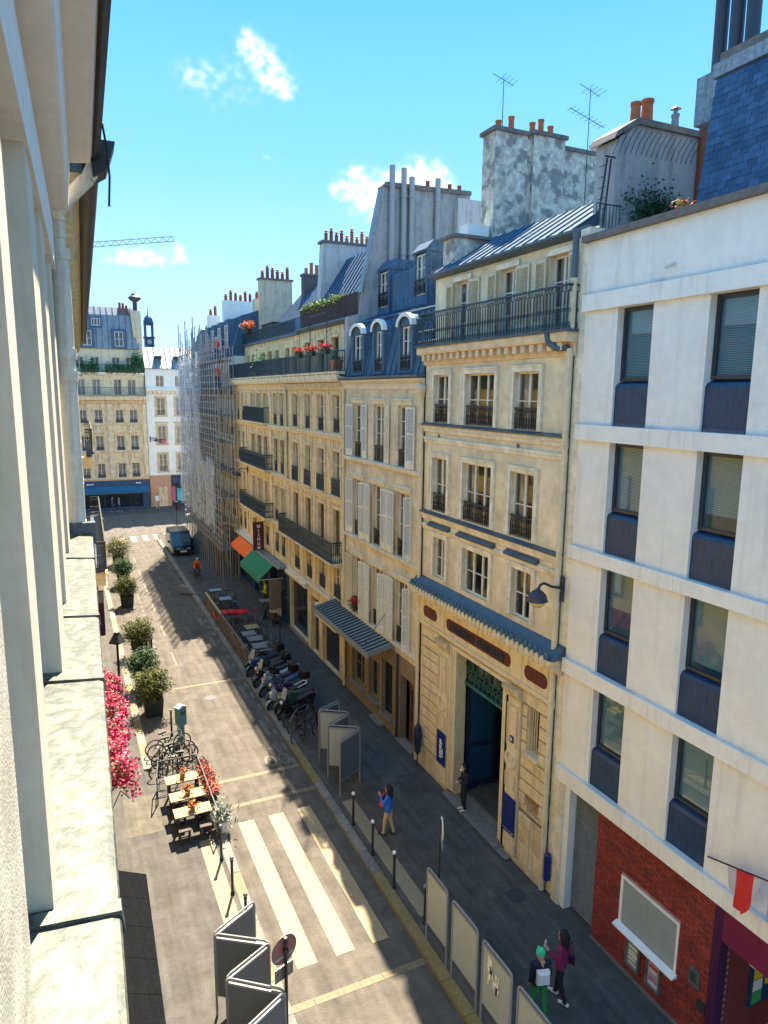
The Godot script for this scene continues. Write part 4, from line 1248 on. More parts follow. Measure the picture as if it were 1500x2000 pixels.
	single("ash_bin", "dark blue cylinder fixed to the wall beside the roller shutter", "bin", cb, "banner_blue", "", RF(F) * TR(7.66, 0.62, 0.12))
	single("folded_parasol", "dark folded parasol leaning on the wall left of the portal", "parasol", once("folded", func():
		var m = MB.new()
		m.lathe(Vector3.ZERO, [Vector2(0.02, 0), Vector2(0.02, 0.45), Vector2(0.11, 0.62), Vector2(0.16, 1.2), Vector2(0.12, 1.55), Vector2(0.03, 1.72)], 9)
		return m.mesh()), "shop_navy", "", RF(F) * TR(0.42, 0.12, 0.28))
	# street lamp on its bracket
	var lp = thing("wall_lamp", "large globe street lamp on a curved bracket by the cream building's right edge", "lamp", "wall lamps", RF(F) * TR(X.call(13.42), 8.65, 0.0))
	part(lp, "bracket", once("lbr", func():
		var m = MB.new()
		m.box(-0.06, -0.3, 0.0, 0.06, 0.35, 0.06)
		m.tube([Vector3(0, 0.05, 0.05), Vector3(0, 0.12, 0.35), Vector3(0, 0.24, 0.6), Vector3(0, 0.2, 0.72), Vector3(0, 0.06, 0.76)], 0.035, 8)
		return m.mesh()), "lamp_grey")
	part(lp, "hood", once("lhd", func():
		var m = MB.new()
		m.lathe(Vector3(0, -0.16, 0.78), [Vector2(0.27, -0.03), Vector2(0.25, 0.0), Vector2(0.22, 0.12), Vector2(0.12, 0.22), Vector2(0.04, 0.26), Vector2(0.04, 0.3), Vector2(0.001, 0.3)], 18)
		return m.mesh()), "lamp_grey")
	part(lp, "globe", once("lgl", func():
		var m = MB.new()
		m.lathe(Vector3(0, -0.16, 0.78), [Vector2(0.001, -0.22), Vector2(0.1, -0.2), Vector2(0.19, -0.12), Vector2(0.225, -0.02)], 18)
		return m.mesh()), "lamp_glass")
	# television aerials
	for q in [[X.call(20.6), 22.1, -2.45, 1.5, "thin television aerial on the peeling chimney wall"], [X.call(18.2), 18.4, -4.0, 4.3, "tall television mast with two aerials behind the zinc roof"]]:
		var t = thing("aerial", q[4], "aerial", "roof aerials", RF(F) * TR(q[0], q[1], q[2]))
		var m = MB.new()
		m.cone(Vector3.ZERO, Vector3(0, q[3], 0), 0.016, 0.012, 6)
		part(t, "mast", m, "lamp_grey")
		var e = MB.new()
		var y = q[3] - 0.12
		e.bar(Vector3(-0.1, y, -0.45), Vector3(0.1, y + 0.12, 0.5), 0.012, 0.012)
		for k in 4: e.bar(Vector3(-0.24 - 0.02 * k, y + 0.02 * k, -0.4 + k * 0.17), Vector3(0.24 + 0.02 * k, y + 0.02 * k + 0.05, -0.4 + k * 0.17), 0.008, 0.008)
		if q[3] > 2:
			e.bar(Vector3(0, y - 0.9, -0.6), Vector3(0, y - 0.55, 0.75), 0.014, 0.014)
			for k in 8: e.bar(Vector3(-0.2, y - 0.88 + k * 0.045, -0.5 + k * 0.17), Vector3(0.2, y - 0.88 + k * 0.045, -0.5 + k * 0.17), 0.008, 0.008)
		part(t, "antenna", e, "lamp_grey")

# ---------------------------------------------------------------- building with white shutters and zinc mansard
func build_shutter_building():
	var F = 28.35
	var W = 7.3
	var b = thing("shuttered_building", "beige building with white louvred shutters under a blue zinc mansard roof", "building", "", RF(F))
	var X = func(d): return F - d
	var cols = [[X.call(27.35), X.call(26.4)], [X.call(25.3), X.call(24.32)], [X.call(23.08), X.call(22.05)]]
	var fl = [[4.02, 6.5], [7.45, 9.88], [10.83, 13.05]]
	var holes = []
	for f in fl:
		for c in cols: holes.append([c[0], f[0], c[1], f[1]])
	var w = MB.new()
	w.wall(0, W, 3.6, 14.0, holes, 0.0, 0.3)
	part(b, "wall", w, "grey_wall")
	core(b, 0, W, 16.2)
	for f in 3:
		for k in 3:
			var c = cols[k]
			window(b, c[0] + 0.01, fl[f][0] + 0.01, c[1] - 0.01, fl[f][1] - 0.01, -0.13, 2, 4, "frame_white")
			railing(b, c[0] + 0.03, c[1] - 0.03, fl[f][0] + 0.02, 0.62, -0.06, "iron", 0.1, f < 2)
			mould(b, "window_hood", c[0] - 0.18, c[1] + 0.18, [[0.002, fl[f][1] + 0.03], [0.05, fl[f][1] + 0.04], [0.06, fl[f][1] + 0.16], [0.1, fl[f][1] + 0.2], [0.1, fl[f][1] + 0.25], [0.002, fl[f][1] + 0.27]], "grey_trim")
		mould(b, "sill_course", 0, W, [[0.002, fl[f][0] - 0.22], [0.09, fl[f][0] - 0.18], [0.13, fl[f][0] - 0.08], [0.13, fl[f][0] - 0.02], [0.002, fl[f][0]]], "grey_trim")
	var sh = [[[28.1, 27.4, 0.05, 0], [26.36, 25.87, 0.0, 1], [24.26, 23.72, -0.3, 1], [22.02, 21.58, 0.35, 1]],
		[[28.12, 27.4, 0.06, 0], [26.37, 25.9, 0.25, 1], [25.86, 25.33, -0.1, 0], [24.27, 23.82, 0.12, 1], [23.8, 23.12, -0.06, 0], [22.02, 21.72, 1.2, 1]],
		[[28.2, 27.42, 0.05, 0], [26.37, 25.92, 0.25, 1], [25.9, 25.35, -0.1, 0], [24.27, 23.85, 0.5, 1], [23.8, 23.12, -0.05, 0], [22.02, 21.72, 1.1, 1]]]
	for f in 3:
		for s in sh[2 - f]: shutter(b, X.call(s[0]), X.call(s[1]), fl[f][0] + 0.02, fl[f][1] - 0.02, 0.06 if s[2] == 0 else 0.08, "shutter_cream" if f == 0 and s[0] > 28.0 else "shutter_white", s[2], s[3] == 1)
	for q in [[1.3, 13.5], [5.9, 13.5], [1.0, 7.0], [6.1, 6.9]]: part(b, "vent_hole", BX(q[0], q[1], 0.003, q[0] + 0.12, q[1] + 0.14, 0.012), "inside")
	mould(b, "cornice", -0.02, W + 0.05, [[0.002, 13.62], [0.06, 13.66], [0.1, 13.85], [0.24, 13.95], [0.26, 14.02], [0.002, 14.05]], "grey_trim")
	mould(b, "gutter", -0.1, W + 0.05, [[0.0, 14.03], [0.2, 14.02], [0.33, 14.06], [0.34, 14.14], [0.0, 14.15]], "lead")
	downpipe(b, 0.02, 0.15, 14.0, 0.09, 0.06, "pipe_cream", [11.0, 8.0, 5.0])
	part(b, "rain_hopper", once("hopC", func():
		var m = MB.new()
		m.lathe(Vector3(W + 0.02, 13.2, 0.16), [Vector2(0.07, 0), Vector2(0.1, 0.2), Vector2(0.18, 0.35), Vector2(0.2, 0.5), Vector2(0.16, 0.6)], 10)
		return m.mesh()), "pipe_cream")
	# mansard: steep lower zinc slope, dormers, upper slope
	var rf = part(b, "roof", once("rfC", func():
		var m = MB.new()
		m.prism([Vector2(0.02, 14.12), Vector2(-0.5, 16.38), Vector2(-1.9, 16.95), Vector2(-8.9, 16.95), Vector2(-8.9, 14.0), Vector2(0.0, 14.0)], 0.0, W)
		return m.mesh()), "zinc_seam")
	zinc_roof(rf, 0.05, W - 0.02, 14.14, 0.03, 16.4, -0.49, 0.45, "zinc_blue")
	zinc_roof(rf, 0.05, W - 0.02, 16.41, -0.5, 16.98, -1.9, 0.6, "zinc_blue")
	mould(rf, "ridge_roll", 0.0, W, [[-0.44, 16.36], [-0.4, 16.4], [-0.44, 16.46], [-0.56, 16.46]], "zinc_seam")
	for d in [[27.45, 26.45], [25.25, 24.5], [22.95, 22.1]]:
		var x0 = X.call(d[0])
		var x1 = X.call(d[1])
		var cx = (x0 + x1) / 2
		var o = part(rf, "dormer", once("dorC%s" % r2(x1 - x0), func():
			var m = MB.new()
			var hw = (x1 - x0) / 2 + 0.06
			m.box(-hw - 0.12, 14.3, -0.7, -hw + 0.08, 15.85, 0.02); m.box(hw - 0.08, 14.3, -0.7, hw + 0.12, 15.85, 0.02)
			m.box(-hw - 0.12, 14.22, -0.7, hw + 0.12, 14.32, 0.06)
			var pl = []
			for k in 13: pl.append(Vector2(cos(PI * k / 12) * (hw + 0.14), 15.85 + sin(PI * k / 12) * 0.42))
			m.prism(pl, -1.0, -0.02, "z")
			return m.mesh()), "zinc_blue", TR(cx, 0, 0))
		var ar = MB.new()
		for k in 12:
			var t0 = PI * k / 12
			var t1 = PI * (k + 1) / 12
			var hw = (x1 - x0) / 2 + 0.06
			var P = []
			for e in [[t0, 1.0], [t1, 1.0], [t1, 0.72], [t0, 0.72]]: P.append(Vector3(cos(e[0]) * (hw + 0.17) * (e[1] if e[1] == 1.0 else 0.76), 15.85 + sin(e[0]) * 0.45 * e[1], 0.1))
			ar.quad(P[0], P[1], P[2], P[3])
			var k2 = Vector3(0, 0, -0.18)
			ar.quad(P[1], P[0], P[0] + k2, P[1] + k2)
		part(o, "arched_head", ar, "far_white")
		window(rf, x0 + 0.04, 14.34, x1 - 0.04, 15.84, -0.1, 2, 3, "frame_white", 0.6)
		railing(rf, x0, x1, 14.34, 0.5, 0.0, "iron", 0.12)
	for q in [[28.3, 27.2, 16.75, 18.6, 1.5], [24.95, 23.85, 16.85, 18.75, 1.5]]:
		var x0 = X.call(q[0])
		var x1 = X.call(q[1])
		var o = part(rf, "dormer", once("udor%s" % q[2], func():
			var m = MB.new()
			m.box(x0, 16.6, -3.2, x0 + 0.14, q[3], -q[4]); m.box(x1 - 0.14, 16.6, -3.2, x1, q[3], -q[4])
			m.box(x0, q[3], -3.3, x1, q[3] + 0.06, -q[4] + 0.02)
			m.prism([Vector2(-q[4] + 0.05, q[3] + 0.02), Vector2(-q[4] + 0.06, q[3] + 0.08), Vector2(-q[4] - 0.25, q[3] + 0.42), Vector2(-3.4, q[3] + 0.42), Vector2(-3.4, q[3] + 0.02)], x0 - 0.04, x1 + 0.04)
			m.box(x0 + 0.14, 16.6, -q[4] - 0.1, x1 - 0.14, q[2] + 0.35, -q[4] + 0.0)
			m.box(x0 + 0.14, q[2] + 0.3, -3.2, x1 - 0.14, q[3], -3.1)
			return m.mesh()), "zinc_blue")
		window(rf, x0 + 0.15, q[2] + 0.36, x1 - 0.15, q[3] - 0.05, -q[4] - 0.08, 2, 3, "frame_white", 0.5)
		railing(rf, x0 + 0.12, x1 - 0.12, q[2] + 0.4, 0.55, -q[4] + 0.04, "iron", 0.12)
	part(rf, "attic_block", BX(0.1, 16.6, -4.2, W, 18.5, -2.2), "render_grey")
	part(rf, "attic_block", BX(1.2, 16.6, -3.0, 3.3, 18.35, -1.62), "zinc_blue")
	# party wall with tall flues between this house and the next
	var ch = part(b, "chimney", once("chC", func():
		var m = MB.new()
		m.prism([Vector2(0.0, 14.0), Vector2(-0.1, 16.7), Vector2(-0.62, 16.85), Vector2(-0.75, 17.75), Vector2(-1.72, 22.1), Vector2(-6.0, 22.25), Vector2(-6.0, 14.0)], -0.3, 0.04)
		return m.mesh()), "render_grey")
	part(ch, "chimney_cap", once("chCc", func():
		var m = MB.new()
		m.prism([Vector2(-1.6, 22.1), Vector2(-1.8, 22.3), Vector2(-6.0, 22.42), Vector2(-6.0, 22.24)], -0.4, 0.14)
		return m.mesh()), "cap_stone")
	part(ch, "edge_flashing", once("chCf", func():
		var m = MB.new()
		m.prism([Vector2(-0.7, 17.75), Vector2(-0.82, 17.75), Vector2(-1.76, 22.1), Vector2(-1.64, 22.1)], -0.34, 0.1)
		return m.mesh()), "zinc_light")
	for q in [[2.05, 22.95], [2.6, 22.9], [2.98, 22.6], [4.25, 22.7]]:
		var m = MB.new()
		m.cone(Vector3(0.2, 19.0, -q[0]), Vector3(0.2, q[1], -q[0]), 0.12, 0.12, 12)
		for y in [19.4, 21.75]: m.cone(Vector3(0.2, y, -q[0]), Vector3(0.2, y + 0.09, -q[0]), 0.15, 0.15, 12)
		part(ch, "flue_pipe", m, "plastic_grey")
	for z in [3.1, 3.9, 5.0, 5.5]: pot(ch, -0.1, 22.35, -z, 0.28, "terracotta_dark", 0.1)
	part(ch, "back_stack", BX(0.0, 17.0, -6.4, 0.35, 22.0, -5.2), "render_pale")
	# ground floor: shop windows, door, glass canopy
	var lo = MB.new()
	var sh2 = [[X.call(27.5), 0.75, X.call(26.1), 2.5], [X.call(25.65), 0.75, X.call(24.6), 2.5], [X.call(24.3), 0.6, X.call(23.28), 2.9], [X.call(22.58), 0.12, X.call(21.45), 2.85]]
	lo.wall(0, W, 0.1, 3.6, sh2, 0.0, 0.28)
	part(b, "wall", lo, "shop_brown")
	for k in 3:
		var s = sh2[k]
		window(b, s[0] + 0.02, s[1] + 0.02, s[2] - 0.02, s[3] - 0.02, -0.2, 2 if k < 2 else 1, 2 if k == 0 else 1, "chair_grey" if k < 2 else "shop_navy", 0.0, true)
		part(b, "sill", BX(s[0] - 0.06, s[1] - 0.08, 0.003, s[2] + 0.06, s[1], 0.12), "chair_grey")
	var dr = part(b, "door", BX(X.call(22.2), 0.12, -0.27, X.call(21.5), 2.7, -0.22), "wood_door")
	part(dr, "pane", BX(X.call(22.0), 1.1, -0.22, X.call(21.7), 2.4, -0.212), "glass_dark")
	part(b, "doorstep", BX(X.call(22.7), 0.1, -0.2, X.call(21.4), 0.2, 0.12), "kerb")
	part(b, "step", BX(X.call(24.9), 0.1, 0.0, X.call(23.9), 0.2, 0.3), "kerb")
	part(b, "plinth", BX(0.1, 0.1, 0.003, X.call(22.75), 0.55, 0.05), "shop_brown")
	downpipe(b, X.call(28.2), 0.15, 3.6, 0.12, 0.06, "pipe_cream", [2.0])
	downpipe(b, X.call(22.75), 0.15, 3.6, 0.06, 0.05, "lamp_grey", [])
	var cn = thing("glass_canopy", "ribbed grey glass entrance canopy over the shop windows below the shutters", "canopy", "", RF(F))
	var c0 = X.call(29.5)
	var c1 = X.call(23.1)
	var fr = MB.new()
	fr.box(c0, 3.42, 1.1, c1, 3.66, 1.16); fr.bar(Vector3(c0 + 0.02, 3.85, 0.02), Vector3(c0 + 0.02, 3.6, 1.12), 0.05, 0.2); fr.bar(Vector3(c1 - 0.02, 3.85, 0.02), Vector3(c1 - 0.02, 3.6, 1.12), 0.05, 0.2)
	part(cn, "frame", fr, "chair_grey")
	var n = 22
	var gp = once("cpane", func():
		var m = MB.new()
		var w2 = (c1 - c0) / n - 0.03
		m.hexa([Vector3(0, 3.6, 1.1), Vector3(w2, 3.6, 1.1), Vector3(w2, 3.615, 1.1), Vector3(0, 3.615, 1.1), Vector3(0, 3.88, 0.03), Vector3(w2, 3.88, 0.03), Vector3(w2, 3.895, 0.03), Vector3(0, 3.895, 0.03)])
		return m.mesh())
	for k in n:
		part(cn, "pane", gp, "canopy_glass", TR(c0 + 0.015 + (c1 - c0) * k / n, 0, 0))
		var m = MB.new()
		var x = c0 + (c1 - c0) * k / n
		m.bar(Vector3(x, 3.65, 1.12), Vector3(x, 3.92, 0.03), 0.025, 0.045)
		part(cn, "rib", m, "iron_blue")
	var ro = MB.new()
	for x in [c0 + 0.8, c0 + 3.2, c1 - 0.8]: ro.cone(Vector3(x, 3.66, 1.0), Vector3(x + 0.1, 5.0, 0.03), 0.012, 0.012, 6)
	part(cn, "tie_rod", ro, "lamp_grey")
	var fp = thing("potted_geranium", "red geranium in a pot on the sill above the glass canopy", "plant", "", RF(F) * TR(X.call(27.1), 4.05, 0.06))
	part(fp, "flowers", leaves(31, 160, 0.1, func(q): return Vector3(q.randfn() * 0.16, 0.42 + q.randfn() * 0.09, q.randfn() * 0.1), [Color(0.6, 0.01, 0.02), Color(0.5, 0.01, 0.03)]), "petal")
	part(fp, "foliage", leaves(32, 160, 0.1, func(q): return Vector3(q.randfn() * 0.13, 0.2 + q.randfn() * 0.1, q.randfn() * 0.09), [Color(0.03, 0.12, 0.03)]), "leaf")
	part(fp, "flower_pot", CA["smallpot"], "clay_pot")

# ---------------------------------------------------------------- two ochre buildings with long balconies
func flower_box(label, xf, seed_):
	var p = thing("flower_box", label, "flower box", "flower boxes on the long balconies", xf)
	part(p, "box", BX(-0.35, 0, -0.1, 0.35, 0.2, 0.1), "planter_dark")
	part(p, "foliage", leaves(seed_, 160, 0.09, func(q): return Vector3(q.randf_range(-0.36, 0.36), 0.24 + q.randfn() * 0.05, q.randfn() * 0.09), [Color(0.03, 0.12, 0.03), Color(0.05, 0.16, 0.04)]), "leaf")
	part(p, "flowers", leaves(seed_ + 1, 220, 0.09, func(q): return Vector3(q.randf_range(-0.4, 0.4), 0.34 + q.randfn() * 0.06, q.randfn() * 0.12), [Color(0.65, 0.02, 0.03), Color(0.55, 0.01, 0.05)]), "petal")
func build_balcony_buildings():
	var F = 37.0
	var W = 8.62
	var b = thing("balcony_building", "ochre stone building with a row of four windows and one long low balcony", "building", "", RF(F))
	var X = func(d): return F - d
	var cols = [[X.call(36.0), X.call(35.05)], [X.call(33.9), X.call(33.0)], [X.call(31.95), X.call(31.0)], [X.call(29.85), X.call(28.9)]]
	var fl = [[3.95, 5.45], [6.0, 8.2], [8.85, 10.88], [11.72, 13.42]]
	var holes = []
	for f in fl:
		for c in cols: holes.append([c[0], f[0], c[1], f[1]])
	var w = MB.new()
	w.wall(0, W, 3.6, 14.0, holes, 0.0, 0.3)
	part(b, "wall", w, "ochre_wall")
	core(b, 0, W, 16.6, -3.2)
	for f in 4:
		for c in cols:
			window(b, c[0] + 0.01, fl[f][0], c[1] - 0.01, fl[f][1] - 0.01, -0.14, 2, 3, "frame_white" if f != 1 else "shop_brown")
			if f != 1: railing(b, c[0] - (0.06 if f == 2 else 0.0), c[1] + (0.06 if f == 2 else 0.0), fl[f][0], 0.62 if f != 2 else 0.78, 0.08 if f == 2 else -0.04, "iron_blue", 0.1)
			if f > 0: surround(b, c[0], fl[f][0], c[1], fl[f][1], 0.14, "ochre_trim", 0.05)
			if f == 2:
				part(b, "bracket", once("brk", func():
					var m = MB.new()
					m.prism([Vector2(0.0, -0.35), Vector2(0.05, -0.3), Vector2(0.18, -0.05), Vector2(0.18, 0.0), Vector2(0.0, 0.0)], -0.12, 1.07)
					return m.mesh()), "ochre_trim", TR(c[0], fl[f][0], 0))
	for x in [0.1, 2.5, 4.5, 6.6, 8.35]:
		part(b, "pilaster", BX(x, 3.7, 0.003, x + 0.22, 5.55, 0.09), "ochre_trim")
		part(b, "pilaster", BX(x, 6.05, 0.003, x + 0.22, 8.5, 0.09), "ochre_trim")
	strip(b, 0, W, 11.35, 0.3, 0.15, "ochre_trim")
	strip(b, 0, W, 8.45, 0.3, 0.12, "ochre_trim")
	strip(b, 0, W, 3.55, 0.28, 0.2, "grey_trim")
	mould(b, "cornice", 0, W, [[0.002, 13.62], [0.07, 13.66], [0.08, 13.95], [0.36, 13.99], [0.4, 14.1], [0.4, 14.3], [0.002, 14.3]], "ochre_trim")
	dentils(b, 0.05, W - 0.05, 13.78, 0.16, 0.27, 0.3, "ochre_trim")
	balcony(b, -0.1, W - 0.2, 5.85, 0.62, 0.98, "iron_blue", "ochre_trim", 0.1)
	balcony(b, 0.0, W, 14.42, 0.4, 0.9, "iron_blue", "ochre_trim", 0.11, false)
	# set-back floor
	var h2 = []
	for c in cols: h2.append([c[0] - 0.1, 14.45, c[1] - 0.1, 16.1])
	var w2 = MB.new()
	w2.wall(0, W, 14.3, 16.75, h2, -0.75, 0.25)
	w2.quad(Vector3(0, 14.3, -0.75), Vector3(W, 14.3, -0.75), Vector3(W, 14.3, 0), Vector3(0, 14.3, 0))
	part(b, "wall", w2, "ochre_wall")
	for c in cols:
		window(b, c[0] - 0.09, 14.46, c[1] - 0.11, 16.09, -0.95, 2, 3, "shop_brown")
		part(b, "window_surround", BX(c[0] - 0.2, 16.1, -0.748, c[1], 16.22, -0.68), "ochre_trim")
	mould(b, "terrace_edge", 0, W, [[-0.75, 16.62], [-0.6, 16.66], [-0.5, 16.76], [-0.5, 16.84], [-0.75, 16.84]], "lead")
	part(b, "terrace", BX(0, 16.7, -9.0, W, 16.83, -0.75), "cap_stone")
	var fb = BX(0, 0, 0, 0.17, 0.95, 0.02).mesh()
	for k in 42: part(b, "fence_board", fb, "fence_brown", TR(0.6 + k * 0.19, 16.84, -0.62))
	# roof behind the terrace
	var rf = part(b, "roof", once("rfD", func():
		var m = MB.new()
		m.prism([Vector2(-1.7, 16.8), Vector2(-1.75, 18.0), Vector2(-3.4, 20.6), Vector2(-8.9, 20.6), Vector2(-8.9, 16.8)], 0.0, W)
		return m.mesh()), "slate1")
	zinc_roof(rf, 0.0, 5.6, 18.05, -1.72, 20.65, -3.38, 0.5, "zinc_seam", "slate0")
	part(rf, "tile_patch", once("tileD", func():
		var m = MB.new()
		for j in 10:
			for k in 12: m.obox(Transform3D(Basis(Vector3.RIGHT, -0.57), Vector3(5.75 + k * 0.24, 18.16 + j * 0.25, -1.78 - j * 0.158)), Vector3(0.225, 0.3, 0.02))
		return m.mesh()), "terracotta", Transform3D.IDENTITY, "stuff")
	part(b, "gutter", BX(0, 17.95, -1.72, W, 18.05, -1.58), "lead")
	part(b, "attic_wall", BX(0, 16.83, -1.72, W, 17.96, -1.66), "grey_wall")
	var ch = part(b, "chimney", once("chD", func():
		var m = MB.new()
		m.prism([Vector2(-1.75, 17.0), Vector2(-2.05, 21.4), Vector2(-5.0, 21.5), Vector2(-5.0, 17.0)], -0.3, 0.3)
		return m.mesh()), "render_pale")
	part(ch, "chimney_cap", BX(-0.38, 21.42, -5.1, 0.38, 21.55, -1.95), "cap_stone")
	for k in 9: pot(ch, 0.0, 21.5, -2.3 - k * 0.3, [0.45, 0.6, 0.42, 0.55, 0.3, 0.7, 0.3, 0.62, 0.4][k], "terracotta" if k > 3 else "terracotta_dark", 0.1, true)
	# ground floor: shop, pillar, passage
	var lo = MB.new()
	lo.wall(0, W, 0.1, 3.6, [[0.15, 0.3, 3.2, 3.25], [X.call(33.2), 0.12, X.call(32.0), 3.1], [X.call(31.5), 0.12, X.call(29.1), 2.4]], 0.0, 0.3)
	part(b, "wall", lo, "ochre_wall")
	part(b, "shop_front", BX(0.15, 0.3, -0.28, 3.2, 3.25, -0.2), "shop_navy")
	for k in 4:
		part(b, "shop_pane", BX(0.25 + k * 0.74, 0.75, -0.2, 0.25 + k * 0.74 + 0.62, 3.1, -0.185), "glass_dark")
		part(b, "shop_panel", BX(0.25 + k * 0.74, 0.36, -0.2, 0.25 + k * 0.74 + 0.62, 0.68, -0.18), "shop_blue")
	mould(b, "shop_cornice", 0.0, 3.5, [[0.002, 3.3], [0.25, 3.38], [0.3, 3.55], [0.002, 3.75]], "grey_trim")
	part(b, "plinth", BX(0.1, 0.1, 0.003, 3.3, 0.3, 0.08), "kerb")
	part(b, "passage_door", BX(X.call(33.2), 0.12, -0.3, X.call(32.0), 3.1, -0.25), "wood_dark")
	part(b, "garage_door", BX(X.call(31.5), 0.12, -0.3, X.call(29.1), 2.4, -0.24), "shop_navy")
	part(b, "sign_board", BX(X.call(31.9), 2.42, 0.003, X.call(29.0), 3.1, 0.25), "grey_trim")
	downpipe(b, 0.04, 3.6, 13.8, 0.1, 0.06, "pipe_cream", [11.0, 8.0])
	for k in 3: flower_box("red geranium box on the upper balcony rail, %s of three" % ["left one", "middle one", "right one"][k], RF(F) * TR([3.4, 5.3, 7.2][k], 15.2, 0.38), 60 + k * 5)
	var cp = thing("potted_shrub", "clay pot with low green plant at the right end of the long upper balcony", "plant", "", RF(F) * TR(8.0, 14.42, 0.15))
	part(cp, "flower_pot", once("bigpot", func():
		var m = MB.new()
		m.lathe(Vector3.ZERO, [Vector2(0.001, 0), Vector2(0.2, 0.0), Vector2(0.28, 0.42), Vector2(0.3, 0.42), Vector2(0.3, 0.5), Vector2(0.001, 0.46)], 14)
		return m.mesh()), "clay_pot")
	part(cp, "foliage", leaves(81, 120, 0.12, func(q): return Vector3(q.randfn() * 0.14, 0.55 + q.randfn() * 0.07, q.randfn() * 0.14), [Color(0.04, 0.14, 0.04)]), "leaf")
	var hd = thing("terrace_planting", "yellow green hedge trailing over the brown board fence on the roof terrace", "hedge", "", RF(F) * TR(4.2, 17.7, -0.75))
	part(hd, "foliage", leaves(83, 1500, 0.13, func(q): return Vector3(q.randf_range(-3.3, 2.4), 0.05 + q.randfn() * 0.12, q.randfn() * 0.14), [Color(0.16, 0.24, 0.04), Color(0.05, 0.14, 0.04), Color(0.3, 0.34, 0.08)]), "leaf")
	part(hd, "trough", BX(-3.4, -0.5, -0.25, 2.5, -0.05, 0.1), "planter_dark")
	var pg = thing("roof_pergola", "thin dark metal pergola frame on the roof terrace beside the zinc mansard", "pergola", "", RF(F) * TR(5.0, 14.4, 0.0))
	var pm = MB.new()
	for q in [[0.0, 0.35], [2.3, 0.35], [2.3, -0.5]]: pm.bar(Vector3(q[0], 0, q[1]), Vector3(q[0], 2.6, q[1]), 0.03, 0.03)
	pm.bar(Vector3(0, 2.6, 0.35), Vector3(2.3, 2.6, 0.35), 0.03, 0.03)
	for k in 16:
		pm.bar(Vector3(2.3, k * 0.22, 0.35), Vector3(2.3, k * 0.22 + 0.11, 0.15), 0.012, 0.012)
		pm.bar(Vector3(2.3, k * 0.22 + 0.11, 0.15), Vector3(2.3, k * 0.22 + 0.22, 0.35), 0.012, 0.012)
	part(pg, "frame", pm, "iron")
	# second ochre building
	F = 49.55
	W = 12.5
	var e = thing("balcony_building", "ochre stone building with stacked iron balconies above the green awning", "building", "", RF(F))
	var XX = func(d): return F - d
	var cs = []
	for d in [[48.9, 48.2], [47.6, 46.9], [45.0, 44.2], [43.5, 42.6], [41.9, 41.1], [39.7, 38.9], [38.4, 37.6]]: cs.append([XX.call(d[0]), XX.call(d[1])])
	var f2 = [[4.05, 5.3], [6.0, 8.1], [8.9, 10.85], [11.65, 13.45]]
	var ho = []
	for f in f2:
		for c in cs: ho.append([c[0], f[0], c[1], f[1]])
	var we = MB.new()
	we.wall(0, W - 0.02, 3.6, 14.0, ho, 0.0, 0.3)
	we.quad(Vector3(0, 3.6, -4), Vector3(0, 3.6, 0), Vector3(0, 14, 0), Vector3(0, 14, -4))
	part(e, "wall", we, "ochre_wall")
	core(e, 0.02, W, 16.6, -3.2)
	for f in 4:
		for c in cs:
			window(e, c[0] + 0.01, f2[f][0], c[1] - 0.01, f2[f][1] - 0.01, -0.12, 2, 3, "frame_white" if f % 2 else "shop_brown")
			surround(e, c[0], f2[f][0], c[1], f2[f][1], 0.12, "ochre_trim", 0.05)
			var mid = c[0] > 4.0 and c[0] < 8.6
			if f == 0 or not mid: railing(e, c[0], c[1], f2[f][0], 0.62, -0.02, "iron_blue", 0.1)
		if f > 0: strip(e, 0, W - 0.02, f2[f][0] - 0.35, 0.3, 0.15, "ochre_trim")
	balcony(e, XX.call(45.8), XX.call(40.7), 11.68, 0.4, 0.92, "iron_blue", "ochre_trim", 0.1, false)
	balcony(e, XX.call(46.4), XX.call(40.0), 8.92, 0.55, 0.92, "iron_blue", "ochre_trim", 0.1)
	balcony(e, XX.call(46.6), XX.call(40.0), 6.03, 0.6, 0.92, "iron_blue", "ochre_trim", 0.1)
	for x in [2.9, 9.2]:
		part(e, "pilaster", BX(x, 3.7, 0.003, x + 0.3, 13.5, 0.08), "ochre_trim")
	mould(e, "cornice", 0, W - 0.02, [[0.002, 13.62], [0.07, 13.66], [0.08, 13.95], [0.36, 13.99], [0.4, 14.1], [0.4, 14.3], [0.002, 14.3]], "ochre_trim")
	balcony(e, -0.1, W - 0.02, 14.42, 0.4, 0.92, "iron_blue", "ochre_trim", 0.11, false)
	var we2 = MB.new()
	var h3 = []
	for c in cs: h3.append([c[0], 14.45, c[1], 16.0])
	we2.wall(0, W - 0.02, 14.3, 16.6, h3, -0.75, 0.25)
	we2.quad(Vector3(0, 14.3, -0.75), Vector3(W, 14.3, -0.75), Vector3(W, 14.3, 0), Vector3(0, 14.3, 0))
	we2.quad(Vector3(0, 14.3, -9), Vector3(0, 14.3, -0.75), Vector3(0, 16.6, -0.75), Vector3(0, 16.6, -9))
	part(e, "wall", we2, "ochre_wall")
	for c in cs: window(e, c[0] + 0.01, 14.46, c[1] - 0.01, 15.99, -0.95, 2, 3, "shop_brown")
	part(e, "terrace", BX(0, 16.6, -9.0, W, 16.75, -0.6), "lead")
	railing(e, 0.0, W - 0.4, 16.75, 0.75, -0.65, "iron_blue", 0.11, false)
	var re = part(e, "roof", once("rfE", func():
		var m = MB.new()
		m.prism([Vector2(-2.0, 16.7), Vector2(-2.2, 18.0), Vector2(-4.4, 20.4), Vector2(-8.9, 20.4), Vector2(-8.9, 16.7)], 3.2, W)
		return m.mesh()), "slate1")
	zinc_roof(re, 3.2, W, 18.02, -2.18, 20.44, -4.38, 0.5, "zinc_blue")
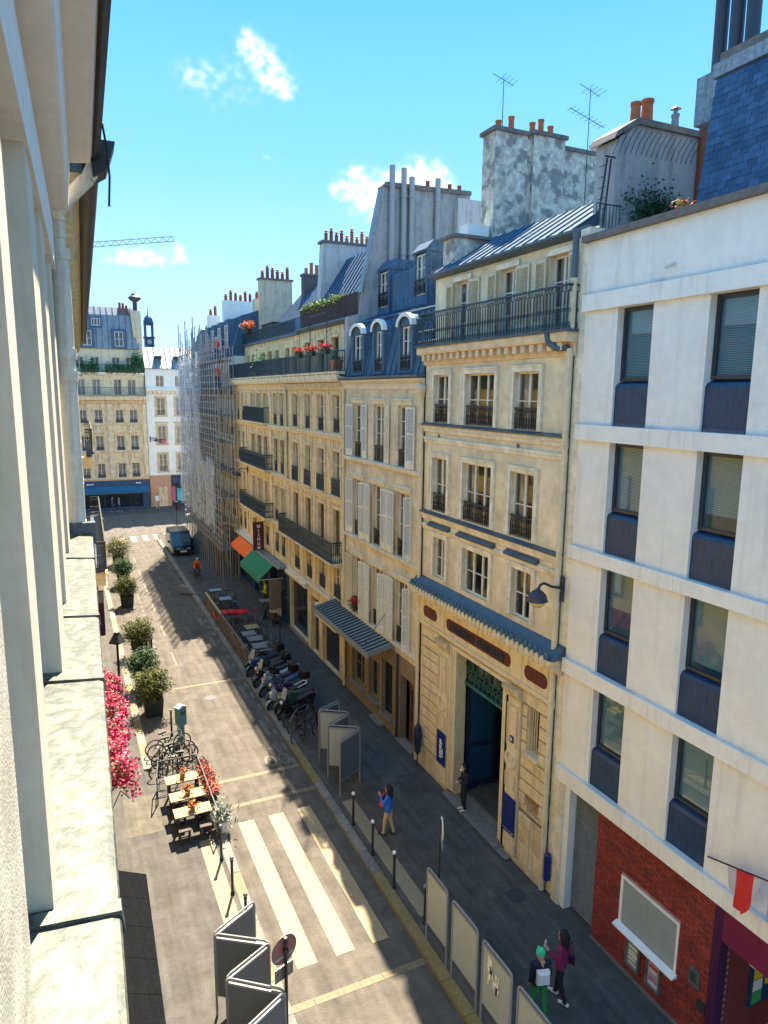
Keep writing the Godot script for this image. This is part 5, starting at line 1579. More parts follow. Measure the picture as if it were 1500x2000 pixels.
	for q in [[0.0, -1.8, -4.1, 21.2, "chimney_cream"], [4.2, -3.6, -6.2, 21.0, "chimney_brick"]]:
		var c2 = part(e, "chimney", BX(q[0], 17.0, q[2], q[0] + 0.6, q[3], q[1]), q[4])
		part(c2, "chimney_cap", BX(q[0] - 0.08, q[3], q[2] - 0.08, q[0] + 0.68, q[3] + 0.12, q[1] + 0.08), "cap_stone")
		for k in 6: pot(c2, q[0] + 0.3, q[3] + 0.1, q[1] - 0.25 - k * 0.36, 0.4 + 0.12 * (k * 3 % 4), "terracotta" if q[0] > 1 else "terracotta_dark", 0.12, q[0] < 1)
	part(e, "garden_shed", BX(3.0, 16.75, -2.2, 5.6, 17.9, -1.2), "fence_brown")
	downpipe(e, 0.15, 0.2, 13.9, 0.1, 0.06, "pipe_cream", [])
	var le = MB.new()
	le.wall(0, W - 0.02, 0.1, 3.6, [[0.3, 0.2, 4.0, 3.2], [4.4, 0.2, 8.0, 3.2], [8.4, 0.2, 12.0, 3.2]], 0.0, 0.3)
	part(e, "wall", le, "shop_blue")
	for q in [[0.3, 4.0], [4.4, 8.0], [8.4, 12.0]]:
		part(e, "shop_front", BX(q[0], 0.2, -0.3, q[1], 3.2, -0.24), "shop_navy")
		for k in 3: part(e, "shop_pane", BX(q[0] + 0.1 + k * 1.2, 0.7, -0.24, q[0] + 1.2 + k * 1.2, 3.0, -0.22), "glass_dark")
	part(e, "shop_roof", BX(XX.call(43.2), 3.55, 0.0, XX.call(37.2), 3.66, 0.62), "zinc_light")
	mould(e, "shop_cornice", XX.call(49.3), XX.call(43.4), [[0.002, 3.5], [0.4, 3.55], [0.45, 3.7], [0.002, 3.9]], "grey_trim")
	for q in [["red potted begonia on the terrace railing of the further ochre building", 2.0, 17.4, -0.55, [Color(0.7, 0.12, 0.03), Color(0.8, 0.3, 0.1)]], ["tall leafy green shrub on the long balcony of the further ochre building", 7.3, 14.5, 0.05, [Color(0.04, 0.16, 0.06), Color(0.08, 0.22, 0.08)]]]:
		var p = thing("balcony_plant", q[0], "plant", "", RF(F) * TR(q[1], q[2], q[3]))
		part(p, "foliage", leaves(91, 500, 0.14, func(r): return Vector3(r.randfn() * 0.35, 0.55 + r.randfn() * (0.4 if q[1] > 5 else 0.1), r.randfn() * 0.18), q[4]), "leaf")
		part(p, "flower_pot", CA["bigpot"], "planter_dark")
	# awnings and hanging sign
	var ga = thing("shop_awning", "green sloping awning over the pavement cafe", "awning", "shop awnings", RF(F))
	var gx0 = XX.call(43.0)
	var gx1 = XX.call(38.3)
	var gp = once("gaw", func():
		var m = MB.new()
		var w3 = (gx1 - gx0) / 6 - 0.012
		m.hexa([Vector3(0, 2.72, 1.45), Vector3(w3, 2.72, 1.45), Vector3(w3, 2.75, 1.46), Vector3(0, 2.75, 1.46), Vector3(0, 3.6, 0.45), Vector3(w3, 3.6, 0.45), Vector3(w3, 3.63, 0.46), Vector3(0, 3.63, 0.46)])
		m.box(0, 2.5, 1.44, w3, 2.73, 1.455)
		return m.mesh())
	for k in 6: part(ga, "awning_panel", gp, "awning_green", TR(gx0 + (gx1 - gx0) * k / 6, 0, 0))
	var rods = MB.new()
	rods.bar(Vector3(gx0, 2.72, 1.43), Vector3(gx1, 2.72, 1.43), 0.04, 0.04)
	for x in [gx0 + 0.05, gx1 - 0.05]: rods.bar(Vector3(x, 2.7, 0.02), Vector3(x, 2.72, 1.43), 0.03, 0.03)
	part(ga, "frame", rods, "awning_white")
	part(ga, "side_curtain", BX(gx1 - 0.02, 0.3, 0.15, gx1 + 0.0, 2.7, 0.85), "shop_brown")
	var oa = thing("shop_awning", "orange awning half rolled out above the further shop", "awning", "shop awnings", RF(F))
	var om = MB.new()
	var o0 = XX.call(47.6)
	var o1 = XX.call(43.3)
	om.hexa([Vector3(o0, 3.0, 1.0), Vector3(o1, 3.0, 1.0), Vector3(o1, 3.03, 1.01), Vector3(o0, 3.03, 1.01), Vector3(o0, 3.5, 0.4), Vector3(o1, 3.5, 0.4), Vector3(o1, 3.53, 0.41), Vector3(o0, 3.53, 0.41)])
	om.box(o0, 2.82, 0.99, o1, 3.01, 1.0)
	part(oa, "fabric", om, "awning_orange")
	part(oa, "cassette", BX(o0, 3.45, 0.2, o1, 3.62, 0.42), "lamp_grey")
	var sg = thing("hanging_sign", "tall maroon hanging shop sign with white vertical letters MIZNON", "sign", "", XF(10.38, 0, 42.0))
	part(sg, "board", BX(0, 3.66, -0.06, 0.68, 5.42, 0.06), "maroon")
	part(sg, "bracket", once("sgb", func():
		var m = MB.new()
		m.bar(Vector3(0.0, 5.46, 0), Vector3(0.85, 5.46, 0), 0.04, 0.04); m.bar(Vector3(0.3, 3.62, 0), Vector3(0.85, 3.62, 0), 0.04, 0.04)
		return m.mesh()), "iron")
	for k in 6: text3(sg, "MIZNON"[k], 0.27, "lettering", TR(0.34, 5.2 - k * 0.275, 0.062), 0.015)
	var lp = thing("wall_lamp", "grey hooded street lamp on the wall of the further ochre building", "lamp", "wall lamps", RF(F) * TR(XX.call(46.3), 8.2, 0.0))
	var m4 = MB.new()
	m4.box(-0.05, -0.1, 0, 0.05, 0.3, 0.05)
	m4.tube([Vector3(0, 0.15, 0.03), Vector3(0, 0.22, 0.4), Vector3(0, 0.12, 0.65)], 0.03, 6)
	part(lp, "bracket", m4, "lamp_grey")
	part(lp, "hood", CA["lhd"], "lamp_grey", TR(0, -0.1, -0.05))

# ---------------------------------------------------------------- scaffolded building near the crossing
func build_scaffold_building():
	var F = 67.0
	var W = 17.4
	var b = thing("corner_building", "pale stone corner building behind the scaffolding by the crossing", "building", "", RF(F))
	var cs = []
	for k in 9: cs.append([0.9 + k * 1.85, 1.85 + k * 1.85])
	var fl = [[4.4, 6.3], [7.4, 9.4], [10.4, 12.3], [13.3, 14.9]]
	var ho = []
	for f in fl:
		for c in cs: ho.append([c[0], f[0], c[1], f[1]])
	var w = MB.new()
	w.wall(0, W, 0.1, 16.0, ho, 0.0, 0.28)
	w.quad(Vector3(0, 0.1, -12), Vector3(0, 0.1, 0), Vector3(0, 16, 0), Vector3(0, 16, -12))
	w.quad(Vector3(W, 0.1, 0), Vector3(W, 0.1, -12), Vector3(W, 16, -12), Vector3(W, 16, 0))
	part(b, "wall", w, "far_white")
	core(b, 0.05, W - 0.05, 15.9)
	for f in fl:
		for c in cs:
			window(b, c[0] + 0.01, f[0], c[1] - 0.01, f[1], -0.1, 2, 3, "frame_white", 0.0)
			railing(b, c[0], c[1], f[0], 0.55, 0.0, "iron_blue", 0.16, false)
		strip(b, 0, W, f[0] - 0.4, 0.25, 0.14, "far_cream")
	for k in 4:
		part(b, "shop_front", BX(0.5 + k * 4.2, 0.12, 0.003, 4.3 + k * 4.2, 3.4, 0.06), "shop_navy")
		part(b, "shop_pane", BX(0.8 + k * 4.2, 0.6, 0.06, 4.0 + k * 4.2, 2.9, 0.075), "glass_dark")
	var rf = part(b, "roof", once("rfS", func():
		var m = MB.new()
		m.prism([Vector2(0.1, 16.0), Vector2(-0.7, 18.8), Vector2(-3.0, 19.6), Vector2(-11.5, 19.6), Vector2(-11.5, 16.0)], 0.0, W)
		return m.mesh()), "zinc_seam")
	zinc_roof(rf, 0, W, 16.05, 0.12, 18.82, -0.69, 0.55, "zinc_blue")
	for k in 5:
		var x = 5.0 + k * 2.5
		part(rf, "dormer", BX(x, 16.3, -1.4, x + 1.3, 18.6, 0.1), "zinc_blue")
		window(rf, x + 0.2, 16.6, x + 1.1, 18.2, 0.14, 2, 3, "frame_white", 0.0, true)
	for q in [[8.2, -1.2, -3.8, 20.8, "far_white"], [4.8, -0.6, -1.6, 19.9, "far_white"], [15.0, -2.0, -4.6, 20.2, "chimney_cream"]]:
		var c = part(b, "chimney", BX(q[0], 17.0, q[2], q[0] + 0.7, q[3], q[1]), q[4])
		for k in int((q[1] - q[2]) / 0.4): pot(c, q[0] + 0.35, q[3], q[1] - 0.25 - k * 0.4, 0.4 + 0.15 * (k * 5 % 3), "terracotta_dark", 0.13, true)
	# scaffolding
	var s = thing("scaffolding", "tall tube scaffolding wrapped in pale dust netting before the corner building", "scaffolding", "", RF(F))
	var zs = [0.35, 0.9, 1.45]
	var xs = []
	for k in 19: xs.append(2.2 + k * 0.911)
	var post = {}
	for i in xs.size():
		for z in zs:
			var h = 18.4 - 0.8 * (i * 5 % 4) if i < 12 else 17.2 - 0.3 * (i % 2)
			if i >= 15: h = 16.3
			var m = MB.new()
			m.cone(Vector3(xs[i], 0.12, z), Vector3(xs[i], h + (0.9 if z > 1 else 0.3), z), 0.038, 0.038, 6)
			part(s, "standard", m, "scaffold_steel")
	for lv in 8:
		var y = 2.3 + lv * 1.9
		var m = MB.new()
		for z in zs:
			for dy in [0.0, 0.48, 0.95, 1.43]:
				if z < 0.5 and dy > 0: continue
				m.bar(Vector3(xs[0], y + dy, z), Vector3(xs[18], y + dy, z), 0.045, 0.045)
		for x in xs: m.bar(Vector3(x, y, zs[0]), Vector3(x, y, zs[1]), 0.04, 0.04)
		for k in 9: m.bar(Vector3(xs[k * 2], y - 1.9 + 0.1, zs[1] + 0.03), Vector3(xs[k * 2 + 1], y, zs[1] + 0.03), 0.035, 0.035)
		part(s, "ledger", m, "scaffold_steel", Transform3D.IDENTITY, "stuff")
		for k in 18: part(s, "deck_plank", once("deck", func(): return BX(0.02, 0, 0, 0.89, 0.05, 0.95).mesh()), "wood_pale" if (lv + k) % 3 == 0 else "chair_grey", TR(xs[k], y + 0.03, 0.42))
	# netting in folds on the street side and the corner side
	for q in [[xs[0] - 0.05, xs[12] - 0.2, 1.72, 3.6, 16.2, 0], [0.35, 1.62, xs[0] - 0.12, 3.6, 16.5, 1], [xs[12] - 0.2, xs[17], 1.7, 3.6, 8.6, 0], [xs[1], xs[10], 0.5, 3.0, 15.0, 0]]:
		var m = MB.new()
		var n = 90
		var fn = FastNoiseLite.new()
		fn.seed = 3; fn.frequency = 0.55
		var P = func(i, j):
			var t = float(i) / n
			var yy = lerpf(q[3], q[4], j / 10.0)
			var a = lerpf(q[0], q[1], t)
			var o = fn.get_noise_2d(a * 2.2, yy * 0.35) * 0.4 + fn.get_noise_2d(a * 9.0, yy * 1.3) * 0.12 + sin(a * 14.0) * 0.03
			var yo = yy + (0.25 * sin(a * 2.1) if j == 0 or j == 10 else 0.0)
			return Vector3(a, yo, q[2] + o) if q[5] == 0 else Vector3(q[2] + o, yo, a)
		for i in n:
			for j in 10: m.quad(P.call(i, j), P.call(i + 1, j), P.call(i + 1, j + 1), P.call(i, j + 1))
		part(s, "dust_net", m, "net")
	var lad = MB.new()
	for x in [17.0, 17.35]: lad.bar(Vector3(x, 0.15, 1.75), Vector3(x, 4.3, 1.2), 0.04, 0.04)
	for k in 13: lad.bar(Vector3(17.0, 0.4 + k * 0.3, 1.72 - k * 0.04), Vector3(17.35, 0.4 + k * 0.3, 1.72 - k * 0.04), 0.03, 0.03)
	part(s, "ladder", lad, "red_sheet")

# ---------------------------------------------------------------- buildings across the crossing
func build_far_buildings():
	var D = 84.0
	var b = thing("stone_apartment_building", "ochre stone apartment building with blue shop front facing down the street", "building", "", XF(-8.0, 0, D))
	var o = 8.0
	var W = 16.72
	var cs = []
	for x in [-6.4, -4.8, -2.4, -0.6, 1.6, 3.2, 5.4, 6.9]: cs.append([x + o, x + o + 0.85])
	var fl = [[3.75, 5.35], [6.85, 8.5], [9.95, 11.4]]
	var ho = []
	for f in fl:
		for c in cs: ho.append([c[0], f[0], c[1], f[1]])
	var w = MB.new()
	w.wall(0, W, 3.4, 12.7, ho, 0, 0.28)
	part(b, "wall", w, "far_stone")
	core(b, 0, W, 18.0, -3.2)
	for f in 3:
		for c in cs:
			window(b, c[0] + 0.01, fl[f][0], c[1] - 0.01, fl[f][1], -0.2, 2, 2, "frame_white", 0.7)
			surround(b, c[0], fl[f][0], c[1], fl[f][1], 0.14, "far_trim", 0.06)
			part(b, "window_box", BX(c[0], fl[f][0], -0.1, c[1], fl[f][0] + 0.36, 0.0), "iron_blue")
			if f == 1:
				var m = MB.new()
				var pl = []
				for k in 9: pl.append(Vector2(0.42 + cos(PI * k / 8) * 0.65, 8.85 + sin(PI * k / 8) * 0.3))
				m.prism(pl, 0.002, 0.14, "z")
				part(b, "window_pediment", m, "far_trim", TR(c[0], 0, 0))
		strip(b, 0, W, fl[f][0] - 0.3, 0.26, 0.16, "far_trim")
	for x in [4.75, 9.2, 12.55, 16.3]: part(b, "pilaster", BX(x, 3.8, 0.003, x + 0.55 if x < 16 else W, 12.0, 0.09), "far_trim")
	mould(b, "cornice", 0, W, [[0.002, 12.05], [0.08, 12.1], [0.1, 12.42], [0.5, 12.46], [0.55, 12.6], [0.55, 12.8], [0.002, 12.8]], "cornice_peach")
	dentils(b, 0, W, 12.15, 0.25, 0.3, 0.42, "cornice_peach")
	balcony(b, 0, W, 12.92, 0.55, 0.95, "iron_blue", "far_trim", 0.14, false)
	var h2 = []
	for c in cs: h2.append([c[0], 13.0, c[1], 14.75])
	var w2 = MB.new()
	w2.wall(0, W, 12.8, 15.4, h2, -0.4, 0.25)
	w2.quad(Vector3(0, 12.8, -0.4), Vector3(W, 12.8, -0.4), Vector3(W, 12.8, 0), Vector3(0, 12.8, 0))
	part(b, "wall", w2, "far_cream")
	for c in cs: window(b, c[0] + 0.01, 13.0, c[1] - 0.01, 14.74, -0.6, 2, 2, "frame_white", 0.9)
	mould(b, "cornice", 0, W, [[-0.4, 15.1], [-0.15, 15.2], [0.1, 15.35], [0.12, 15.5], [-0.4, 15.5]], "far_white")
	railing(b, 0, W, 15.5, 0.85, 0.0, "iron_blue", 0.2, false)
	var h3 = []
	for c in cs: h3.append([c[0], 15.9, c[1], 17.2])
	var w3 = MB.new()
	w3.wall(0, W, 15.4, 18.1, h3, -1.0, 0.2)
	part(b, "wall", w3, "far_cream")
	part(b, "terrace", BX(0, 15.4, -1.2, W, 15.48, 0.0), "lead")
	for c in cs: window(b, c[0] + 0.01, 15.9, c[1] - 0.01, 17.19, -1.15, 2, 2, "frame_white", 0.0)
	var rf = part(b, "roof", once("rfF", func():
		var m = MB.new()
		m.prism([Vector2(-0.8, 18.1), Vector2(-1.5, 21.8), Vector2(-2.3, 22.75), Vector2(-10.0, 22.6), Vector2(-10.0, 18.1)], 0.0, W - 0.4)
		return m.mesh()), "zinc_seam")
	zinc_roof(rf, 0, W - 0.4, 18.12, -0.78, 21.82, -1.48, 0.62, "zinc_light")
	zinc_roof(rf, 0, W - 0.4, 21.84, -1.5, 22.78, -2.3, 0.62, "zinc_light")
	for x in [2.0, 6.0, 10.2, 13.5]:
		part(rf, "dormer", BX(x, 18.2, -2.2, x + 1.5, 20.3, -0.7), "zinc_blue")
		window(rf, x + 0.3, 18.4, x + 1.2, 20.0, -0.66, 2, 2, "frame_white", 0.8)
	part(rf, "dormer", BX(11.3, 20.4, -2.4, 12.6, 21.6, -1.15), "zinc_blue")
	window(rf, 11.5, 20.6, 12.4, 21.4, -1.12, 3, 1, "frame_white", 0.0)
	var ch = part(b, "chimney", once("chF", func():
		var m = MB.new()
		m.prism([Vector2(15.6, 22.4), Vector2(16.7, 22.4), Vector2(16.75, 17.5), Vector2(16.15, 17.5), Vector2(16.15, 19.3), Vector2(15.8, 19.6)], -2.4, -0.9, "z")
		return m.mesh()), "chimney_cream")
	part(ch, "flue_pipe", once("chFf", func():
		var m = MB.new()
		m.cone(Vector3(16.2, 22.4, -1.5), Vector3(16.2, 23.5, -1.5), 0.24, 0.24, 10)
		m.lathe(Vector3(16.2, 23.4, -1.5), [Vector2(0.25, 0), Vector2(0.65, 0.3), Vector2(0.7, 0.5), Vector2(0.4, 0.75), Vector2(0.3, 0.9), Vector2(0.001, 0.95)], 12)
		return m.mesh()), "lamp_grey")
	part(ch, "stack", BX(14.4, 20.0, -2.6, 15.5, 22.6, -1.6), "chimney_brick")
	for k in 3: pot(ch, 14.6 + k * 0.35, 22.6, -2.0, 0.7 - 0.15 * k, "terracotta_dark", 0.15, k == 1)
	# shop front
	var lo = MB.new()
	lo.wall(0, W, 0.1, 3.4, [[0.4, 0.3, 7.6, 2.35], [8.0, 0.3, 15.9, 2.35]], 0.12, 0.4)
	part(b, "shop_front", lo, "shop_blue")
	part(b, "shop_sign", BX(0.2, 2.75, 0.125, W - 0.1, 3.38, 0.2), "shop_blue")
	for q in [9.95, 10.15, 10.35, 10.55, 15.2, 15.4, 15.6]: part(b, "sign_mark", BX(q, 2.98, 0.2, q + 0.12, 3.12, 0.21), "lettering")
	for k in 11:
		part(b, "shop_pane", BX(0.5 + k * 1.42, 0.35, -0.25, 1.75 + k * 1.42, 2.3, -0.22), "glass_dark")
		part(b, "mullion", BX(1.78 + k * 1.42, 0.3, -0.24, 1.86 + k * 1.42, 2.35, -0.15), "shop_blue")
	part(b, "shop_awning", once("faw", func():
		var m = MB.new()
		m.hexa([Vector3(0.2, 2.2, 1.0), Vector3(W - 0.2, 2.2, 1.0), Vector3(W - 0.2, 2.23, 1.02), Vector3(0.2, 2.23, 1.02), Vector3(0.2, 2.7, 0.2), Vector3(W - 0.2, 2.7, 0.2), Vector3(W - 0.2, 2.74, 0.2), Vector3(0.2, 2.74, 0.2)])
		m.box(0.2, 2.0, 0.98, W - 0.2, 2.21, 1.0)
		return m.mesh()), "shop_awning")
	# greenery on the balcony
	for q in [[11.0, 15.6, 0.9, 1.2, 101, "trailing green hedge on the left of the far roof terrace"], [14.2, 15.6, 1.6, 1.0, 102, "wide green hedge on the far roof terrace"], [16.0, 16.1, 0.6, 1.7, 103, "tall dark green bush at the corner of the far roof terrace"]]:
		var g = thing("terrace_bush", q[5], "bush", "bushes on the far roof terrace", XF(q[0] - 8.0, q[1], 83.9))
		part(g, "foliage", leaves(q[4], 900, 0.2, func(r): return Vector3(r.randf_range(-q[2], q[2]), q[3] * 0.35 + r.randfn() * q[3] * 0.28, r.randfn() * 0.2), [Color(0.02, 0.1, 0.03), Color(0.04, 0.17, 0.04), Color(0.03, 0.13, 0.05)]), "leaf")
		part(g, "trough", BX(-q[2], -0.12, -0.2, q[2], 0.2, 0.2), "planter_dark")
	# white neighbour
	var e = thing("white_apartment_building", "white apartment building with brown window frames and pink ground floor beyond the crossing", "building", "", XF(8.75, 0, D))
	var V = 18.0
	var ec = []
	for k in 8: ec.append([1.15 + k * 2.12, 2.05 + k * 2.12])
	var ef = [[4.3, 6.3], [7.5, 9.5], [10.8, 12.75], [14.0, 15.25]]
	var eh = []
	for f in ef:
		for c in ec: eh.append([c[0], f[0], c[1], f[1]])
	var ew = MB.new()
	ew.wall(0.02, V, 3.8, 16.0, eh, 0, 0.28)
	part(e, "wall", ew, "far_white")
	core(e, 0.02, V, 16.0)
	for f in 4:
		for c in ec:
			window(e, c[0] + 0.01, ef[f][0], c[1] - 0.01, ef[f][1], -0.2, 2, 3 if f < 3 else 2, "frame_white" if f == 3 else "cream_trim", 0.2)
			if f < 3:
				surround(e, c[0], ef[f][0], c[1], ef[f][1], 0.2, "stone_gold_b", 0.07, 0.16 if f == 1 else 0.0)
				railing(e, c[0], c[1], ef[f][0], 0.5, 0.0, "iron", 0.15, false)
				mould(e, "sill", c[0] - 0.25, c[1] + 0.25, [[0.002, ef[f][0] - 0.2], [0.16, ef[f][0] - 0.1], [0.16, ef[f][0]], [0.002, ef[f][0]]], "stone_gold_b")
	mould(e, "cornice", 0, V, [[0.002, 13.1], [0.15, 13.2], [0.2, 13.45], [0.42, 13.6], [0.45, 13.8], [0.002, 13.8]], "far_white")
	dentils(e, 0, V, 13.2, 0.22, 0.26, 0.5, "far_stone")
	strip(e, 0, V, 3.72, 0.26, 0.2, "far_white")
	part(e, "wall", BX(0.02, 0.1, -0.3, 2.4, 3.75, 0.003), "far_pink")
	part(e, "door", BX(1.0, 0.12, 0.003, 1.95, 2.4, 0.04), "far_stone")
	part(e, "shop_front", BX(2.4, 0.1, -0.3, V, 3.7, 0.02), "shop_navy")
	part(e, "shop_sign", BX(2.6, 2.8, 0.02, 8.0, 3.5, 0.1), "slate2")
	part(e, "sign_panel", BX(3.0, 0.7, 0.03, 3.6, 2.2, 0.1), "cyan_screen")
	part(e, "poster", BX(2.45, 0.7, 0.02, 2.85, 2.4, 0.05), "pink_poster")
	part(e, "for_sale_board", BX(1.5, 7.55, 0.03, 2.0, 7.9, 0.06), "pink_poster")
	var er = part(e, "roof", once("rfG", func():
		var m = MB.new()
		m.prism([Vector2(0.2, 16.0), Vector2(-2.4, 18.5), Vector2(-10.0, 18.5), Vector2(-10.0, 16.0)], 0.0, V)
		return m.mesh()), "zinc_seam")
	zinc_roof(er, 0, V, 16.05, 0.22, 18.52, -2.38, 0.62, "zinc_light")
	for x in [1.2, 3.3, 6.2, 9.0]:
		var m = MB.new()
		m.obox(Transform3D(Basis(Vector3.RIGHT, -0.2), Vector3(x + 0.4, 17.35, -0.75)), Vector3(0.85, 0.08, 0.85))
		part(er, "skylight", m, "glass_sky")
	var l2 = thing("wall_lamp", "dark street lamp on the white apartment building beyond the crossing", "lamp", "wall lamps", XF(9.0, 8.0, D))
	part(l2, "bracket", CA["lbr"], "lamp_grey", Transform3D(Basis(Vector3.UP, 0.9), Vector3.ZERO))
	part(l2, "hood", CA["lhd"], "lamp_grey", Transform3D(Basis(Vector3.UP, 0.9), Vector3.ZERO))
	var bt = thing("brown_tree", "small tree with brown leaves at the corner beyond the crossing", "tree", "", XF(13.2, 0.12, 82.0))
	var tk = MB.new()
	tk.cone(Vector3.ZERO, Vector3(0.05, 2.0, 0), 0.09, 0.06, 8)
	for k in 6: tk.cone(Vector3(0.05, 1.7 + 0.1 * k, 0), Vector3(cos(k * 1.9) * 0.9, 2.9 + 0.25 * k, sin(k * 1.9) * 0.9), 0.04, 0.015, 6)
	part(bt, "trunk", tk, "bark")
	part(bt, "crown", leaves(141, 2200, 0.16, func(r): return Vector3(0, 3.2, 0) + in_ball(r, 1.35, 0.1) * Vector3(1, 0.95, 1) + Vector3(0.25, 0.3, 0) * r.randfn(), [Color(0.2, 0.1, 0.03), Color(0.13, 0.07, 0.025), Color(0.1, 0.1, 0.03), Color(0.26, 0.15, 0.05)]), "leaf")
	# clock tower and crane on the skyline
	var t = thing("clock_tower", "small domed clock tower far behind the roofs", "tower", "", XF(17.9, 0, 160))
	part(t, "shaft", BX(-0.95, 0, -0.95, 0.95, 24.6, 0.95), "slate0")
	part(t, "cornice", BX(-1.1, 24.6, -1.1, 1.1, 24.95, 1.1), "slate1")
	var bf = MB.new()
	for q in [[-0.9, -0.9], [0.55, -0.9], [-0.9, 0.55], [0.55, 0.55]]: bf.box(q[0], 24.95, q[1], q[0] + 0.35, 27.4, q[1] + 0.35)
	bf.box(-0.95, 27.4, -0.95, 0.95, 27.9, 0.95)
	part(t, "belfry", bf, "slate0")
	var dm = MB.new()
	dm.lathe(Vector3(0, 27.9, 0), [Vector2(1.05, 0), Vector2(1.0, 0.4), Vector2(0.8, 1.0), Vector2(0.4, 1.5), Vector2(0.15, 1.7), Vector2(0.1, 2.1), Vector2(0.03, 3.2)], 14)
	part(t, "dome", dm, "slate2")
	var cf = MB.new()
	cf.cone(Vector3(0, 23.9, 0.96), Vector3(0, 23.9, 1.0), 0.5, 0.5, 16)
	part(t, "clock_face", cf, "table_blue")
	var cr = thing("crane", "thin pale construction crane jib above the left roofs", "crane", "", XF(0, 0, 200))
	var cm = MB.new()
	var J = func(x, y): return Vector3(x, 49.7 + (x - 10.0) * 0.165 + y, 0)
	for k in 26:
		var x0 = -22.0 + k * 2.0
		cm.bar(J.call(x0, 0), J.call(x0 + 2.0, 0), 0.14, 0.14); cm.bar(J.call(x0, 1.2), J.call(x0 + 2.0, 1.2), 0.14, 0.14)
		cm.bar(J.call(x0, 0), J.call(x0 + 1.0, 1.2), 0.1, 0.1); cm.bar(J.call(x0 + 1.0, 1.2), J.call(x0 + 2.0, 0), 0.1, 0.1)
	part(cr, "jib", cm, "galvanised")
	part(cr, "mast", BX(-14.9, 0, -0.9, -13.1, 50.0, 0.9), "galvanised")
	# low far blocks closing the crossing on both sides
	var fb = thing("far_block", "pale corner building beyond the left end of the crossing", "building", "", XF(-26.0, 0, 84.0))
	part(fb, "wall", BX(0, 0, -12, 17.9, 18, 0), "far_cream")
	part(fb, "roof", once("fbr", func():
		var m = MB.new()
		m.prism([Vector2(0.2, 18.0), Vector2(-1.5, 21.0), Vector2(-12.0, 21.0), Vector2(-12.0, 18.0)], 0, 17.9)
		return m.mesh()), "zinc_blue")

